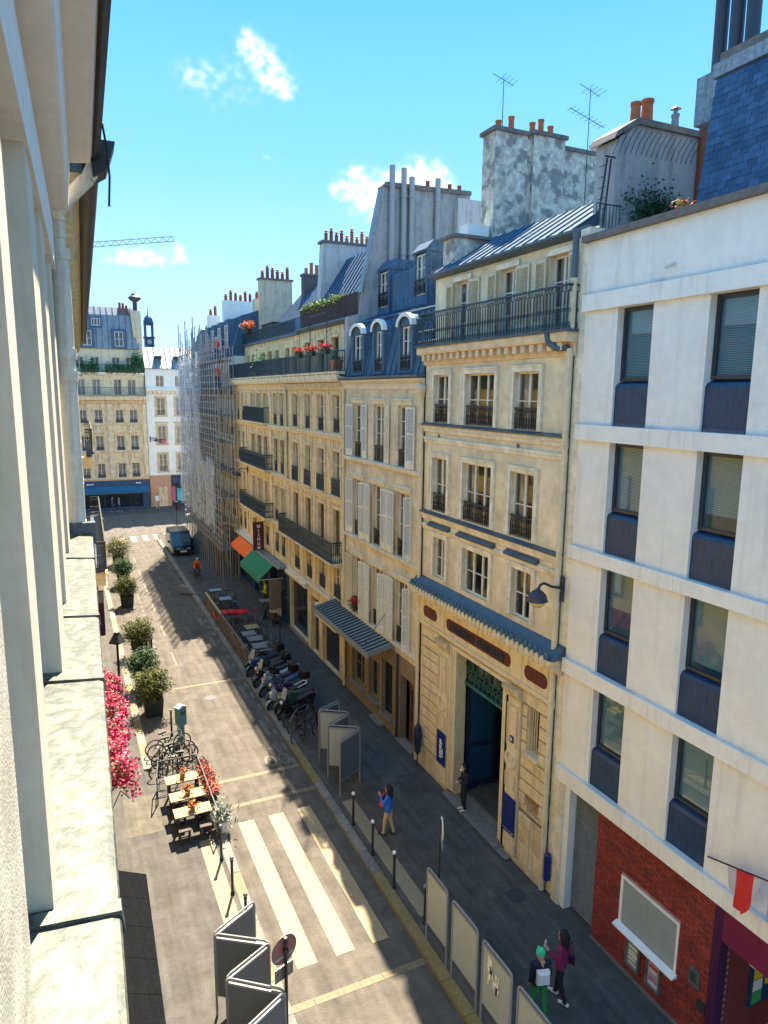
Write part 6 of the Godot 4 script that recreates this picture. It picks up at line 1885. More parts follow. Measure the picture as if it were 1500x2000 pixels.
# ---------------------------------------------------------------- left side
func build_left_side():
	var b = thing("near_building", "pale stuccoed house front at the left edge with zinc ledge and stone pilasters", "building", "", LF())
	part(b, "wall", BX(-6.0, 0, -8.0, 9.0, 14.95, -0.36), "our_wall")
	part(b, "wall", BX(-6.0, 0.0, -0.36, 9.0, 11.55, -0.12), "our_trim")
	# pilasters standing on the ledge
	var pil = [[-6.0, 2.05, -0.235, "our_wall"], [2.28, 2.56, -0.185, "our_trim"], [4.4, 5.05, -0.21, "our_trim"], [5.9, 6.5, -0.215, "our_trim"], [7.8, 8.4, -0.225, "our_trim"]]
	for k in pil.size():
		var q = pil[k]
		part(b, "pilaster", BX(q[0], 11.8, -0.36, q[1], 14.8, q[2]), q[3])
	part(b, "entablature", BX(-6.0, 14.8, -0.36, 8.7, 15.3, -0.19), "soffit")
	part(b, "corner_groove", BX(2.05, 11.8, -0.36, 2.26, 14.95, -0.3), "zinc_light")
	# ledge of zinc sheets
	part(b, "ledge_stone", once("ledge", func():
		var m = MB.new()
		m.prism([Vector2(-0.36, 11.3), Vector2(-0.08, 11.35), Vector2(-0.03, 11.55), Vector2(-0.004, 11.72), Vector2(-0.004, 11.775), Vector2(-0.36, 11.8)], -6.0, 8.8)
		return m.mesh()), "our_trim")
	var us = [-4.0, -1.7, 0.3, 2.22, 4.26, 5.53, 7.53, 8.8]
	for k in us.size() - 1:
		var m = MB.new()
		m.prism([Vector2(-0.36, 11.79), Vector2(-0.36, 11.83), Vector2(-0.01, 11.804), Vector2(0.012, 11.796), Vector2(0.018, 11.785), Vector2(0.018, 11.72), Vector2(0.008, 11.72), Vector2(0.0, 11.78)], us[k] + 0.006, us[k + 1] - 0.006)
		part(b, "zinc_sheet", m, "zinc_ledge")
		var s = MB.new()
		s.prism([Vector2(-0.3, 11.82), Vector2(-0.3, 11.842), Vector2(0.02, 11.815), Vector2(0.028, 11.73), Vector2(0.018, 11.73), Vector2(0.012, 11.8)], us[k + 1] - 0.03, us[k + 1] + 0.03)
		part(b, "sheet_joint", s, "zinc_ledge")
	part(b, "ledge_stop", BX(8.8, 11.7, -0.3, 8.9, 11.95, 0.05), "lead")
	# cornice above
	mould(b, "cornice", -6.0, 8.75, [[-0.36, 15.3], [-0.22, 15.32], [-0.2, 15.42], [-0.04, 15.44], [-0.02, 15.46], [0.0, 15.72], [-0.36, 15.75]], "soffit")
	mould(b, "cornice", -6.0, 8.8, [[-0.36, 15.75], [0.0, 15.76], [0.02, 15.95], [0.22, 15.97], [0.25, 16.06], [0.25, 16.2], [-0.36, 16.2]], "soffit")
	part(b, "wall", BX(-6.0, 14.95, -8.0, 9.0, 15.8, -0.34), "soffit")
	mould(b, "gutter", -6.0, 8.9, [[0.22, 16.1], [0.28, 16.02], [0.33, 16.06], [0.34, 16.26], [0.22, 16.26]], "gutter_dark")
	part(b, "roof", BX(-6.0, 16.2, -9.0, 9.0, 16.35, 0.2), "zinc_blue")
	# downpipe with its swan neck
	var dp = MB.new()
	dp.cone(Vector3(8.95, 11.85, -0.15), Vector3(8.95, 15.05, -0.15), 0.1, 0.1, 18)
	for y in [14.95, 13.85, 13.6]: dp.cone(Vector3(8.95, y, -0.15), Vector3(8.95, y + 0.12, -0.15), 0.118, 0.118, 18)
	part(b, "downpipe", dp, "pipe_white")
	var sw = MB.new()
	sw.tube([Vector3(8.95, 15.05, -0.15), Vector3(8.95, 15.45, -0.15), Vector3(8.95, 15.62, -0.02), Vector3(8.95, 15.85, 0.2), Vector3(8.95, 16.05, 0.3)], 0.08, 12)
	for y in [15.18, 15.36]: sw.cone(Vector3(8.95, y, -0.15), Vector3(8.95, y + 0.05, -0.15), 0.092, 0.092, 14)
	part(b, "swan_neck", sw, "pipe_white")
	var hp = MB.new()
	hp.prism([Vector2(0.25, 15.85), Vector2(0.4, 15.95), Vector2(0.5, 16.25), Vector2(0.22, 16.25)], 8.85, 9.25)
	part(b, "rain_hopper", hp, "gutter_dark")
	var cb = MB.new()
	cb.tube([Vector3(8.4, 16.28, 0.3), Vector3(8.5, 16.3, 0.36), Vector3(8.65, 16.1, 0.4), Vector3(8.8, 15.85, 0.42), Vector3(8.85, 15.55, 0.4)], 0.012, 6)
	part(b, "cable", cb, "black")
	# neighbouring ochre house with balconies and dark gutter
	var n = thing("yellow_building", "yellow house beyond the white downpipe with dark gutter and black balconies", "building", "", LF())
	part(n, "wall", BX(9.15, 0, -8.0, 40.0, 15.6, -0.3), "yellow_wall")
	mould(n, "cornice", 9.15, 40.0, [[-0.3, 15.1], [-0.22, 15.15], [-0.18, 15.35], [-0.02, 15.5], [0.02, 15.75], [0.12, 15.95], [-0.3, 15.95]], "ochre_wall")
	var md = BX(0, 0, 0, 0.2, 0.22, 0.28).mesh()
	for k in 60: part(n, "modillion", md, "ochre_trim", TR(9.4 + k * 0.5, 15.42, -0.28))
	var gu = MB.new()
	for k in 31: gu.cone(Vector3(9.2 + k * 1.0, 16.0 + 0.01 * (k % 2), 0.2), Vector3(10.2 + k * 1.0, 16.0 + 0.01 * ((k + 1) % 2), 0.2), 0.13, 0.13, 10)
	part(n, "gutter", gu, "gutter_dark")
	part(n, "roof", BX(9.15, 15.95, -8.0, 40.0, 16.15, 0.15), "zinc_blue")
	var sh = []
	for k in 7:
		for y in [4.6, 7.9, 11.9]: shutter(n, 10.4 + k * 4.2, 11.0 + k * 4.2, y, y + 2.2, -0.26, "shutter_white")
	balcony(n, 27.0, 39.0, 7.05, 0.5, 0.95, "iron", "spandrel", 0.07)
	balcony(n, 31.0, 39.0, 11.0, 0.3, 0.95, "iron", "spandrel", 0.07)
	part(n, "balcony_bracket", BX(27.1, 6.3, -0.3, 27.5, 6.82, 0.4), "ochre_trim")
	part(n, "balcony_bracket", BX(31.1, 10.3, -0.3, 31.5, 10.77, 0.2), "ochre_trim")
	for k in 5:
		part(n, "shop_front", BX(11.0 + k * 5.8, 0.12, -0.3, 15.8 + k * 5.8, 3.2, -0.22), "shop_brown")
		part(n, "shop_pane", BX(11.3 + k * 5.8, 0.6, -0.22, 15.4 + k * 5.8, 2.9, -0.2), "glass_dark")
	var m3 = thing("left_corner_building", "pale house further along the left pavement towards the crossing", "building", "", LF())
	part(m3, "wall", BX(40.05, 0, -9.0, 64.0, 14.6, -0.35), "far_cream")
	part(m3, "roof", once("rl3", func():
		var m = MB.new()
		m.prism([Vector2(-0.3, 14.6), Vector2(-1.6, 16.8), Vector2(-9.0, 16.8), Vector2(-9.0, 14.6)], 40.05, 64.0)
		return m.mesh()), "zinc_blue")
	for k in 9:
		for y in [1.0, 4.4, 7.6, 10.8]: window(m3, 41.0 + k * 2.5, y, 42.0 + k * 2.5, y + 1.9, -0.33, 2, 2, "frame_white", 0.0, true)
	var ya = thing("shop_awning", "yellow awning on the left pavement beyond the shrubs", "awning", "shop awnings", LF())
	for q in [[44.0, 48.0], [50.0, 54.0]]:
		var m = MB.new()
		m.hexa([Vector3(q[0], 2.5, 0.8), Vector3(q[1], 2.5, 0.8), Vector3(q[1], 2.53, 0.8), Vector3(q[0], 2.53, 0.8), Vector3(q[0], 3.2, -0.34), Vector3(q[1], 3.2, -0.34), Vector3(q[1], 3.24, -0.34), Vector3(q[0], 3.24, -0.34)])
		m.box(q[0], 2.2, 0.79, q[1], 2.5, 0.8)
		part(ya, "awning_panel", m, "awning_yellow")
	var lp = thing("wall_lamp", "globe street lamp on the left house fronts above the shrubs", "lamp", "wall lamps", Transform3D(LF().basis, lw(41.0, -0.3, 6.5)))
	part(lp, "bracket", CA["lbr"], "lamp_grey"); part(lp, "hood", CA["lhd"], "lamp_grey"); part(lp, "globe", CA["lgl"], "lamp_glass")
	var aw = thing("dark_awning", "flat dark grey awning below the zinc ledge at the lower left", "awning", "", LF())
	for k in 6:
		var m = MB.new()
		var u = 9.6 + k * 0.85
		m.hexa([Vector3(u, 2.9, 0.68), Vector3(u + 0.84, 2.9, 0.68), Vector3(u + 0.84, 2.93, 0.68), Vector3(u, 2.93, 0.68), Vector3(u, 3.25, -0.1), Vector3(u + 0.84, 3.25, -0.1), Vector3(u + 0.84, 3.28, -0.1), Vector3(u, 3.28, -0.1)])
		part(aw, "awning_panel", m, "awning_slate")
	# pink flowering climber over the cafe front
	var pk = thing("flowering_climber", "mass of bright pink blossom spilling over the left pavement", "flowers", "", Transform3D(LF().basis, lw(21.0, 0.0, 3.4)))
	var fn = FastNoiseLite.new()
	fn.seed = 12; fn.frequency = 0.5
	var cl = []
	for k in 130:
		var u = rng.randf_range(-3.4, 3.9)
		var r = 0.5 + 0.38 * fn.get_noise_1d(u * 2.0) + 0.2 * fn.get_noise_1d(u * 7.0)
		var a = rng.randf_range(-0.8, 2.2)
		var t = pow(rng.randf(), 0.5)
		cl.append([Vector3(u, 0.2 + sin(a) * r * t - 0.3 * rng.randf(), cos(a) * r * 1.2 * t + 0.05), rng.randf_range(0.09, 0.2)])
	part(pk, "blossom", leaves(55, 8500, 0.095, func(q):
		var c = cl[q.randi() % cl.size()]
		return c[0] + Vector3(q.randfn() * 1.3, q.randfn() - 0.4 * q.randf(), q.randfn()) * c[1] * 0.62, [Color(0.55, 0.03, 0.14), Color(0.42, 0.015, 0.09), Color(0.65, 0.08, 0.2), Color(0.35, 0.01, 0.07), Color(0.7, 0.25, 0.35)], 0.42), "petal")
	part(pk, "foliage", leaves(56, 1500, 0.12, func(q):
		var c = cl[q.randi() % cl.size()]
		return c[0] * Vector3(1, 0.9, 0.85) + Vector3(q.randfn(), q.randfn(), q.randfn()) * c[1] * 0.8, [Color(0.05, 0.13, 0.03), Color(0.08, 0.17, 0.05)], 0.3), "leaf")
	part(pk, "stems", once("pks", func():
		var m = MB.new()
		for k in 12: m.tube([Vector3(-4.0 + k * 0.75, -0.3, 0.0), Vector3(-3.8 + k * 0.75, 0.2, 0.3), Vector3(-3.7 + k * 0.75, -0.1, 0.5)], 0.015, 5)
		return m.mesh()), "bark")
	var vb = thing("vertical_banner", "dark purple vertical banner on the left pavement house front", "banner", "", Transform3D(LF().basis, lw(33.5, 0.0, 2.2)))
	part(vb, "cloth", BX(0, 0, -0.3, 0.05, 2.2, 0.35), "purple_dark")
	part(vb, "header", BX(-0.01, 1.6, -0.31, 0.06, 2.15, 0.36), "chair_grey")

# ---------------------------------------------------------------- things in the street
func steel_panel(label, a, b, group, sheet):
	var d = Vector3(b.x - a.x, 0, b.z - a.z)
	var L = d.length()
	var t = thing("poster_stand", label, "poster stand", group, Transform3D(Basis(d.normalized(), Vector3.UP, d.normalized().cross(Vector3.UP)), Vector3(a.x, 0.12, a.z)))
	var key = "pan%s" % r2(L)
	if not CA.has(key):
		var m = MB.new()
		var pts = [Vector3(0.03, 0, 0), Vector3(0.03, 1.93, 0), Vector3(0.06, 2.0, 0), Vector3(0.13, 2.03, 0), Vector3(L - 0.13, 2.03, 0), Vector3(L - 0.06, 2.0, 0), Vector3(L - 0.03, 1.93, 0), Vector3(L - 0.03, 0, 0)]
		m.tube(pts, 0.024, 8)
		m.cone(Vector3(0.03, 0.52, 0), Vector3(L - 0.03, 0.52, 0), 0.018, 0.018, 6)
		CA[key] = m.mesh()
		CA[key + "s"] = BX(0.07, 0.54, -0.008, L - 0.07, 1.92, 0.008).mesh()
		CA[key + "f"] = BX(0.06, 1.9, -0.02, L - 0.06, 1.945, 0.02).mesh()
	part(t, "frame", CA[key], "panel_frame")
	part(t, "sheet", CA[key + "s"], sheet)
	part(t, "top_edge", CA[key + "f"], "panel_frame")
	return t
func build_street_things():
	# bollards
	var bm = once("bol", func():
		var m = MB.new()
		m.lathe(Vector3.ZERO, [Vector2(0.06, 0), Vector2(0.06, 0.06), Vector2(0.04, 0.09), Vector2(0.037, 0.96), Vector2(0.045, 0.97), Vector2(0.045, 1.0), Vector2(0.03, 1.02)], 10)
		return m.mesh())
	var bt = once("bolt", func():
		var m = MB.new()
		m.ball(Vector3(0, 1.07, 0), 0.058, 10)
		return m.mesh())
	var bol = func(label, x, d, white, grp):
		var t = thing("bollard", label, "bollard", grp, XF(x, 0.12 if d < 24 or x > 7 else 0.0, d))
		part(t, "post", bm, "iron"); part(t, "ball", bt, "white_paint" if white else "galvanised")
	bol.call("white-topped bollard nearest the zigzag panels on the right kerb", 7.5, 18.3, true, "right kerb bollards")
	bol.call("white-topped bollard second from the zigzag panels on the right kerb", 7.48, 16.75, true, "right kerb bollards")
	bol.call("white-topped bollard third from the zigzag panels on the right kerb", 7.46, 15.25, true, "right kerb bollards")
	bol.call("dark bollard hidden beside the first panel of the straight row", 7.62, 13.75, false, "right kerb bollards")
	bol.call("left kerb bollard just below the cafe tables", 3.38, 18.3, false, "left kerb bollards")
	bol.call("left kerb bollard in the middle of the pale strip", 3.37, 16.8, false, "left kerb bollards")
	bol.call("left kerb bollard behind the near zigzag panels", 3.38, 15.3, false, "left kerb bollards")
	bol.call("dark post between the shrub planter and the blue box", 3.15, 26.7, false, "left kerb bollards")
	bol.call("dark bollard beside the middle planters on the left", 3.45, 36.0, false, "left kerb bollards")
	for k in 5: bol.call("dark bollard on the far pavement, %s from the left" % ["first", "second", "third", "fourth", "fifth"][k], 4.6 + k * 2.3, 81.0, false, "far pavement bollards")
	# zigzag panels at lower left
	var z = [[3.28, 13.85], [2.22, 13.25], [3.27, 12.55], [2.21, 12.02], [3.22, 11.25], [2.2, 10.7]]
	for k in 5: steel_panel("steel poster stand in the near left zigzag, %s from the back" % ["first", "second", "third", "fourth", "fifth"][k], at(z[k][0], z[k][1]), at(z[k + 1][0], z[k + 1][1]), "near left zigzag panels", "panel_dark")
	z = [[8.76, 22.75], [7.78, 22.35], [8.74, 21.7], [7.66, 21.1], [8.66, 20.5], [7.65, 19.88]]
	for k in 5: steel_panel("steel poster stand in the right pavement zigzag, %s from the back" % ["first", "second", "third", "fourth", "fifth"][k], at(z[k][0], z[k][1]), at(z[k + 1][0], z[k + 1][1]), "right zigzag panels", "panel_sheet" if k % 2 else "panel_dark")
	var y = [[13.5, 12.48], [12.26, 11.15], [10.98, 9.88], [9.7, 8.6], [8.42, 7.3]]
	for k in 5: steel_panel("steel poster stand in the straight kerb row, %s from the far end" % ["first", "second", "third with torn paper", "fourth", "fifth"][k], at(7.4, y[k][0] * 0.985), at(7.42, y[k][1] * 0.985), "straight kerb panels", "panel_sheet")
	var tp = MB.new()
	for k in 14:
		var x0 = rng.randf_range(-0.2, 0.16)
		var y0 = rng.randf_range(1.2, 1.75)
		tp.obox(Transform3D(Basis(Vector3.FORWARD, rng.randf_range(-0.4, 0.4)), Vector3(x0, y0, 0.0)), Vector3(rng.randf_range(0.03, 0.09), rng.randf_range(0.12, 0.4), 0.002))
	single("torn_poster", "torn white paper strips stuck on the third straight kerb panel", "poster", tp, "paper", "", Transform3D(Basis(Vector3(0, 0, 1), Vector3.UP, Vector3(-1, 0, 0)), at(7.39, 10.35, 0.12)))
	# road signs
	var rs = thing("road_sign", "round red-backed sign on a dark pole in front of the near zigzag panels", "sign", "road signs", XF(3.36, 0.12, 11.72))
	var m = MB.new()
	m.cone(Vector3.ZERO, Vector3(0, 2.75, 0), 0.035, 0.035, 10)
	part(rs, "pole", m, "black")
	m = MB.new()
	m.cone(Vector3(0.0, 2.45, -0.05), Vector3(0.0, 2.45, -0.065), 0.29, 0.29, 28)
	part(rs, "disc", m, "red_sheet", Transform3D(Basis(Vector3.UP, 0.35), Vector3.ZERO))
	m = MB.new()
	m.ring(Vector3(0, 2.45, -0.055), Vector3(0, 0, 1), 0.295, 0.014, 28, 6)
	part(rs, "rim", m, "galvanised", Transform3D(Basis(Vector3.UP, 0.35), Vector3.ZERO))
	part(rs, "grey_half", BX(-0.26, 2.28, -0.045, 0.26, 2.34, -0.04), "plastic_grey", Transform3D(Basis(Vector3.UP, 0.35), Vector3.ZERO))
	part(rs, "plate", once("rsplate", func():
		var q = MB.new()
		q.box(-0.22, 1.78, -0.075, 0.22, 2.08, -0.06)
		return q.mesh()), "galvanised", Transform3D(Basis(Vector3.UP, 0.35), Vector3.ZERO))
	part(rs, "clamp", BX(-0.05, 2.4, -0.06, 0.05, 2.5, 0.04), "black")
	var r3 = thing("road_sign", "round sign seen edge on with small plate, behind the straight panel row", "sign", "road signs", XF(8.2, 0.12, 14.1))
	m = MB.new()
	m.cone(Vector3.ZERO, Vector3(0, 2.55, 0), 0.035, 0.035, 10)
	part(r3, "pole", m, "lamp_grey")
	var tb = Transform3D(Basis(Vector3.UP, 1.15), Vector3.ZERO)
	m = MB.new()
	m.cone(Vector3(0, 2.3, 0.05), Vector3(0, 2.3, 0.065), 0.27, 0.27, 24)
	part(r3, "disc", m, "table_blue", tb)
	m = MB.new()
	m.ring(Vector3(0, 2.3, 0.055), Vector3(0, 0, 1), 0.275, 0.016, 24, 6)
	part(r3, "rim", m, "white_paint", tb)
	part(r3, "plate", BX(-0.17, 1.78, 0.05, 0.17, 2.0, 0.065), "table_blue", tb)
	var ns = thing("street_sign_pole", "tall thin dark pole on the right pavement by the cafe terrace", "pole", "", XF(9.55, 0.12, 33.4))
	m = MB.new()
	m.cone(Vector3.ZERO, Vector3(0, 2.45, 0), 0.03, 0.025, 8)
	part(ns, "post", m, "iron")
	part(ns, "plate", BX(-0.015, 2.0, -0.16, 0.015, 2.4, 0.16), "galvanised", Transform3D(Basis(Vector3.UP, 0.3), Vector3.ZERO))
	# clipped shrubs in planters
	var green = [Color(0.1, 0.13, 0.02), Color(0.16, 0.16, 0.025), Color(0.05, 0.09, 0.018), Color(0.2, 0.19, 0.04), Color(0.08, 0.1, 0.02)]
	var cool = [Color(0.04, 0.1, 0.03), Color(0.07, 0.14, 0.05), Color(0.03, 0.07, 0.025), Color(0.1, 0.17, 0.07)]
	var sp = [[2.72, 29.0, 0.72, 0, "nearest olive shrub in a black planter by the parked bicycles"], [2.62, 31.6, 0.66, 1, "blue green shrub in a black planter, second from the bicycles"], [2.85, 36.0, 0.74, 0, "olive shrub in a black planter, third from the bicycles"], [2.98, 45.2, 0.66, 0, "round yellow green shrub in a black planter, fourth from the bicycles"], [3.15, 50.3, 0.66, 1, "blue green shrub in a planter, fifth from the bicycles"], [3.25, 56.8, 0.95, 0, "large olive shrub in a planter, nearest the far crossing"]]
	for k in sp.size():
		var q = sp[k]
		var t = thing("planter_shrub", q[4], "shrub", "shrubs in planters along the left kerb", XF(q[0], 0.0, q[1]))
		var pl = MB.new()
		pl.hexa([Vector3(-0.34, 0, 0.34), Vector3(0.34, 0, 0.34), Vector3(0.4, 0.72, 0.4), Vector3(-0.4, 0.72, 0.4), Vector3(-0.34, 0, -0.34), Vector3(0.34, 0, -0.34), Vector3(0.4, 0.72, -0.4), Vector3(-0.4, 0.72, -0.4)])
		part(t, "planter", pl, "planter_dark")
		part(t, "soil", BX(-0.37, 0.715, -0.37, 0.37, 0.73, 0.37), "soil")
		var st = MB.new()
		for j in 7:
			var a = TAU * j / 7
			st.tube([Vector3(cos(a) * 0.05, 0.7, sin(a) * 0.05), Vector3(cos(a) * 0.14, 1.0, sin(a) * 0.14), Vector3(cos(a) * 0.35, 1.4, sin(a) * 0.35)], 0.018, 5)
		part(t, "stems", st, "bark")
		var R = q[2] * 1.12
		var fn = FastNoiseLite.new()
		fn.seed = 40 + k; fn.frequency = 1.1
		part(t, "crown", leaves(200 + k, 6200, 0.085, func(r):
			var p = Vector3(r.randfn(), r.randfn(), r.randfn()).normalized()
			var rad = R * (0.9 + 0.75 * fn.get_noise_3d(p.x * 1.7, p.y * 1.7, p.z * 1.7)) * pow(r.randf_range(0.12, 1.0), 0.4)
			return Vector3(0, 1.32, 0) + p * rad * Vector3(1.0, 0.95, 1.0), cool if q[3] == 1 else green, 0.3), "leaf")
	# lantern-like patio heater
	var ph = thing("lamp_post", "black post with pyramid shade on the left pavement above the pink blossom", "lamp post", "", XF(1.62, 0.12, 32.5))
	m = MB.new()
	m.lathe(Vector3.ZERO, [Vector2(0.16, 0), Vector2(0.16, 0.05), Vector2(0.06, 0.1), Vector2(0.05, 2.05), Vector2(0.03, 2.06)], 10)
	part(ph, "post", m, "black")
	m = MB.new()
	m.lathe(Vector3(0, 2.0, 0), [Vector2(0.36, 0.0), Vector2(0.36, 0.04), Vector2(0.14, 0.42), Vector2(0.12, 0.5), Vector2(0.001, 0.52)], 4)
	part(ph, "shade", m, "black")
	# cafe tables with benches
	var nm = ["table nearest the bicycles", "middle cafe table", "table nearest the bollard"]
	for k in 3:
		var d = [21.95, 20.9, 19.98][k]
		var t = thing("cafe_table", "long pale wooden cafe %s on the left pavement" % nm[k], "table", "long wooden cafe tables", XF(2.87, 0.12, d, 0.02))
		for j in 4: part(t, "plank", once("plk", func(): return BX(-0.56, 0.7, 0, 0.56, 0.735, 0.125).mesh()), "wood_table", TR(0, 0.0, -0.26 + j * 0.13))
		var lg = MB.new()
		lg.box(-0.5, 0.66, -0.2, 0.5, 0.7, 0.2)
		part(t, "frame", lg, "wood_dark")
		for e in [[-0.45, -0.2], [0.45, -0.2], [-0.45, 0.2], [0.45, 0.2]]: part(t, "leg", once("tleg", func(): return BX(-0.03, 0, -0.03, 0.03, 0.66, 0.03).mesh()), "wood_dark", TR(e[0], 0, e[1]))
		var v = thing("table_plant", "small pot of dried orange flowers on the %s" % nm[k], "plant", "pots on the cafe tables", XF(2.87, 0.855, d))
		part(v, "flower_pot", CA["smallpot"], "clay_pot")
		part(v, "flowers", leaves(300 + k, 60, 0.1, func(r): return Vector3(r.randfn() * 0.08, 0.2 + r.randfn() * 0.06, r.randfn() * 0.08), [Color(0.4, 0.12, 0.02), Color(0.3, 0.16, 0.04)]), "petal")
		for s in 2:
			if k == 0 and s == 1: continue
			for c in 2:
				stool("dark wooden stool %s the %s, %s seat" % [["below", "above"][s], nm[k], ["left", "right"][c]], XF(2.55 + c * 0.62, 0.12, d + (-0.42 if s == 0 else 0.4)), "stools at the cafe tables")
	var rl = thing("terrace_barrier", "thin black metal barrier around the wooden cafe tables", "barrier", "", XF(0, 0.12, 0))
	m = MB.new()
	for q in [[3.5, 19.3, 3.5, 22.9], [3.5, 22.9, 2.2, 22.9], [2.2, 22.9, 2.05, 21.9]]:
		for h in [0.35, 0.95]: m.bar(at(q[0], q[1], h), at(q[2], q[3], h), 0.03, 0.03)
	for q in [[3.5, 19.3], [3.5, 20.5], [3.5, 21.7], [3.5, 22.9], [2.85, 22.9], [2.2, 22.9], [2.05, 21.9]]: m.bar(at(q[0], q[1], 0), at(q[0], q[1], 0.97), 0.035, 0.035)
	m.bar(at(3.5, 22.9, 0.35), at(2.2, 22.9, 0.95), 0.02, 0.02); m.bar(at(3.5, 22.9, 0.95), at(2.2, 22.9, 0.35), 0.02, 0.02)
	part(rl, "rails", m, "iron")
	for k in 4:
		var fb = thing("flower_trough", "trough of rust red flowers beside the cafe tables, %s from the far end" % ["first", "second", "third", "fourth"][k], "flowers", "flower troughs by the cafe tables", XF(3.62, 0.12, 22.6 - k * 0.62))
		part(fb, "trough", BX(-0.1, 0.35, -0.28, 0.1, 0.6, 0.28), "planter_dark")
		part(fb, "foliage", leaves(320 + k, 220, 0.1, func(r): return Vector3(r.randfn() * 0.1, 0.7 + r.randfn() * 0.08, r.randf_range(-0.3, 0.3)), [Color(0.1, 0.11, 0.04), Color(0.14, 0.08, 0.04)]), "leaf")
		part(fb, "flowers", leaves(330 + k, 260 if k > 0 else 60, 0.1, func(r): return Vector3(r.randfn() * 0.11, 0.78 + r.randfn() * 0.08, r.randf_range(-0.3, 0.3)), [Color(0.35, 0.07, 0.05), Color(0.5, 0.13, 0.08), Color(0.25, 0.05, 0.04)]), "petal")
	var wp = thing("silver_plant", "pale silvery spiky plant in a white pot beside the cafe table nearest the bollard", "plant", "", XF(3.72, 0.0, 19.75))
	part(wp, "flower_pot", CA["bigpot"], "white_paint")
	part(wp, "foliage", leaves(340, 420, 0.2, func(r): return Vector3(r.randfn() * 0.15, 0.62 + r.randfn() * 0.13, r.randfn() * 0.2), [Color(0.3, 0.33, 0.3), Color(0.42, 0.44, 0.4), Color(0.2, 0.25, 0.2)], 0.12), "leaf")
	var pm = thing("parking_meter", "teal metal parking meter box by the parked bicycles", "parking meter", "", XF(3.48, 0.0, 26.4, 0.5))
	part(pm, "cabinet", BX(-0.17, 0.55, -0.14, 0.17, 1.3, 0.14), "meter_teal")
	part(pm, "stand", BX(-0.1, 0, -0.08, 0.1, 0.55, 0.08), "meter_teal")
	part(pm, "roof", once("pmr", func():
		var q = MB.new()
		q.prism([Vector2(-0.19, 1.3), Vector2(0.19, 1.3), Vector2(0.0, 1.4)], -0.16, 0.16, "z")
		return q.mesh()), "table_blue")
	part(pm, "screen", BX(-0.1, 1.0, 0.14, 0.1, 1.15, 0.15), "glass_dark")
	# cafe terrace in the parking lane
	var tr = thing("terrace_deck", "wooden cafe terrace with plank railing in the parking lane", "terrace", "", XF(0, 0, 0))
	for k in 13: part(tr, "deck_board", BX(7.48, 0.03, -33.0 - k * 0.9, 9.3, 0.15, -32.12 - k * 0.9), "wood_dark")
	var post = BX(-0.04, 0, -0.04, 0.04, 1.08, 0.04).mesh()
	for k in 8: part(tr, "post", post, "wood_rail", TR(7.44, 0, -31.9 - k * 1.53))
	for k in 7:
		for h in [0.25, 0.5, 0.75]: part(tr, "rail_board", once("rb", func(): return BX(-0.015, 0, -1.47, 0.015, 0.12, 0.0).mesh()), "wood_rail", TR(7.44, h, -31.95 - k * 1.53))
		part(tr, "top_rail", once("tpr", func(): return BX(-0.07, 0, -1.5, 0.07, 0.04, 0.0).mesh()), "wood_pale" if k > 3 else "wood_rail", TR(7.44, 1.08, -31.93 - k * 1.53))
	for d in [31.9, 37.3, 42.7]:
		for x in [8.0, 8.7, 9.3]: part(tr, "post", post, "wood_rail", TR(x, 0.0, -d))
		for h in [0.5, 1.0]: part(tr, "rail_board", BX(7.5, h, -d - 0.015, 9.3, h + 0.1, -d + 0.015), "wood_rail")
	var wl = ["table_blue", "table_blue", "table_red", "table_red", "wood_table", "chair_grey", "chair_grey", "chair_grey"]
	var tl = [[8.25, 43.6, "pale blue terrace table nearest the van"], [8.45, 41.6, "pale blue terrace table second from the van"], [8.05, 38.9, "bright red terrace table by the plank railing"], [8.8, 38.7, "bright red terrace table on the pavement side"], [8.65, 35.8, "pale wooden terrace table in the middle"], [8.25, 34.8, "grey slatted terrace table beside the wooden one"], [8.35, 33.9, "grey slatted terrace table second from the motorcycles"], [8.3, 32.6, "long grey slatted terrace table nearest the motorcycles"]]
	for k in tl.size():
		var t = thing("terrace_table", tl[k][2], "table", "cafe terrace tables", XF(tl[k][0], 0.15, tl[k][1]))
		for j in 6: part(t, "slat", once("tsl%s" % (k == 7), func(): return BX(-0.36, 0.72, 0, 0.36, 0.745, 0.105 if k < 7 else 0.19).mesh()), wl[k], TR(0, 0, -0.34 + j * 0.115 if k < 7 else -0.6 + j * 0.2))
		for e in [[-0.3, -0.28], [0.3, -0.28], [-0.3, 0.28], [0.3, 0.28]]: part(t, "leg", once("ttl", func():
			var q = MB.new()
			q.cone(Vector3.ZERO, Vector3(0, 0.72, 0), 0.018, 0.018, 6)
			return q.mesh()), "iron", TR(e[0], 0, e[1]))
		for c in 2:
			var lb = "%s folding chair %s the %s" % [["dark teal", "dark teal", "red", "red", "dark wooden", "grey", "grey", "grey"][k], ["left of", "right of"][c], tl[k][2]]
			chair(lb, XF(tl[k][0] + (-0.6 if c == 0 else 0.6), 0.15, tl[k][1] + 0.1 * sin(k * 3.0), PI / 2 if c == 0 else -PI / 2), ["chair_teal", "chair_teal", "table_red", "table_red", "wood_dark", "chair_grey", "chair_grey", "chair_grey"][k])
	# small cafe corner under the green awning
	for k in 2:
		var t = thing("pavement_table", ["pale square pavement table under the green awning", "brown square pavement table before the navy shop"][k], "table", "", XF(10.6, 0.12, [40.3, 38.0][k]))
		part(t, "top", BX(-0.32, 0.72, -0.32, 0.32, 0.75, 0.32), ["table_blue", "wood_pale"][k])
		m = MB.new()
		m.cone(Vector3.ZERO, Vector3(0, 0.72, 0), 0.03, 0.03, 8); m.cone(Vector3.ZERO, Vector3(0, 0.03, 0), 0.22, 0.2, 12)
		part(t, "pedestal", m, "iron")
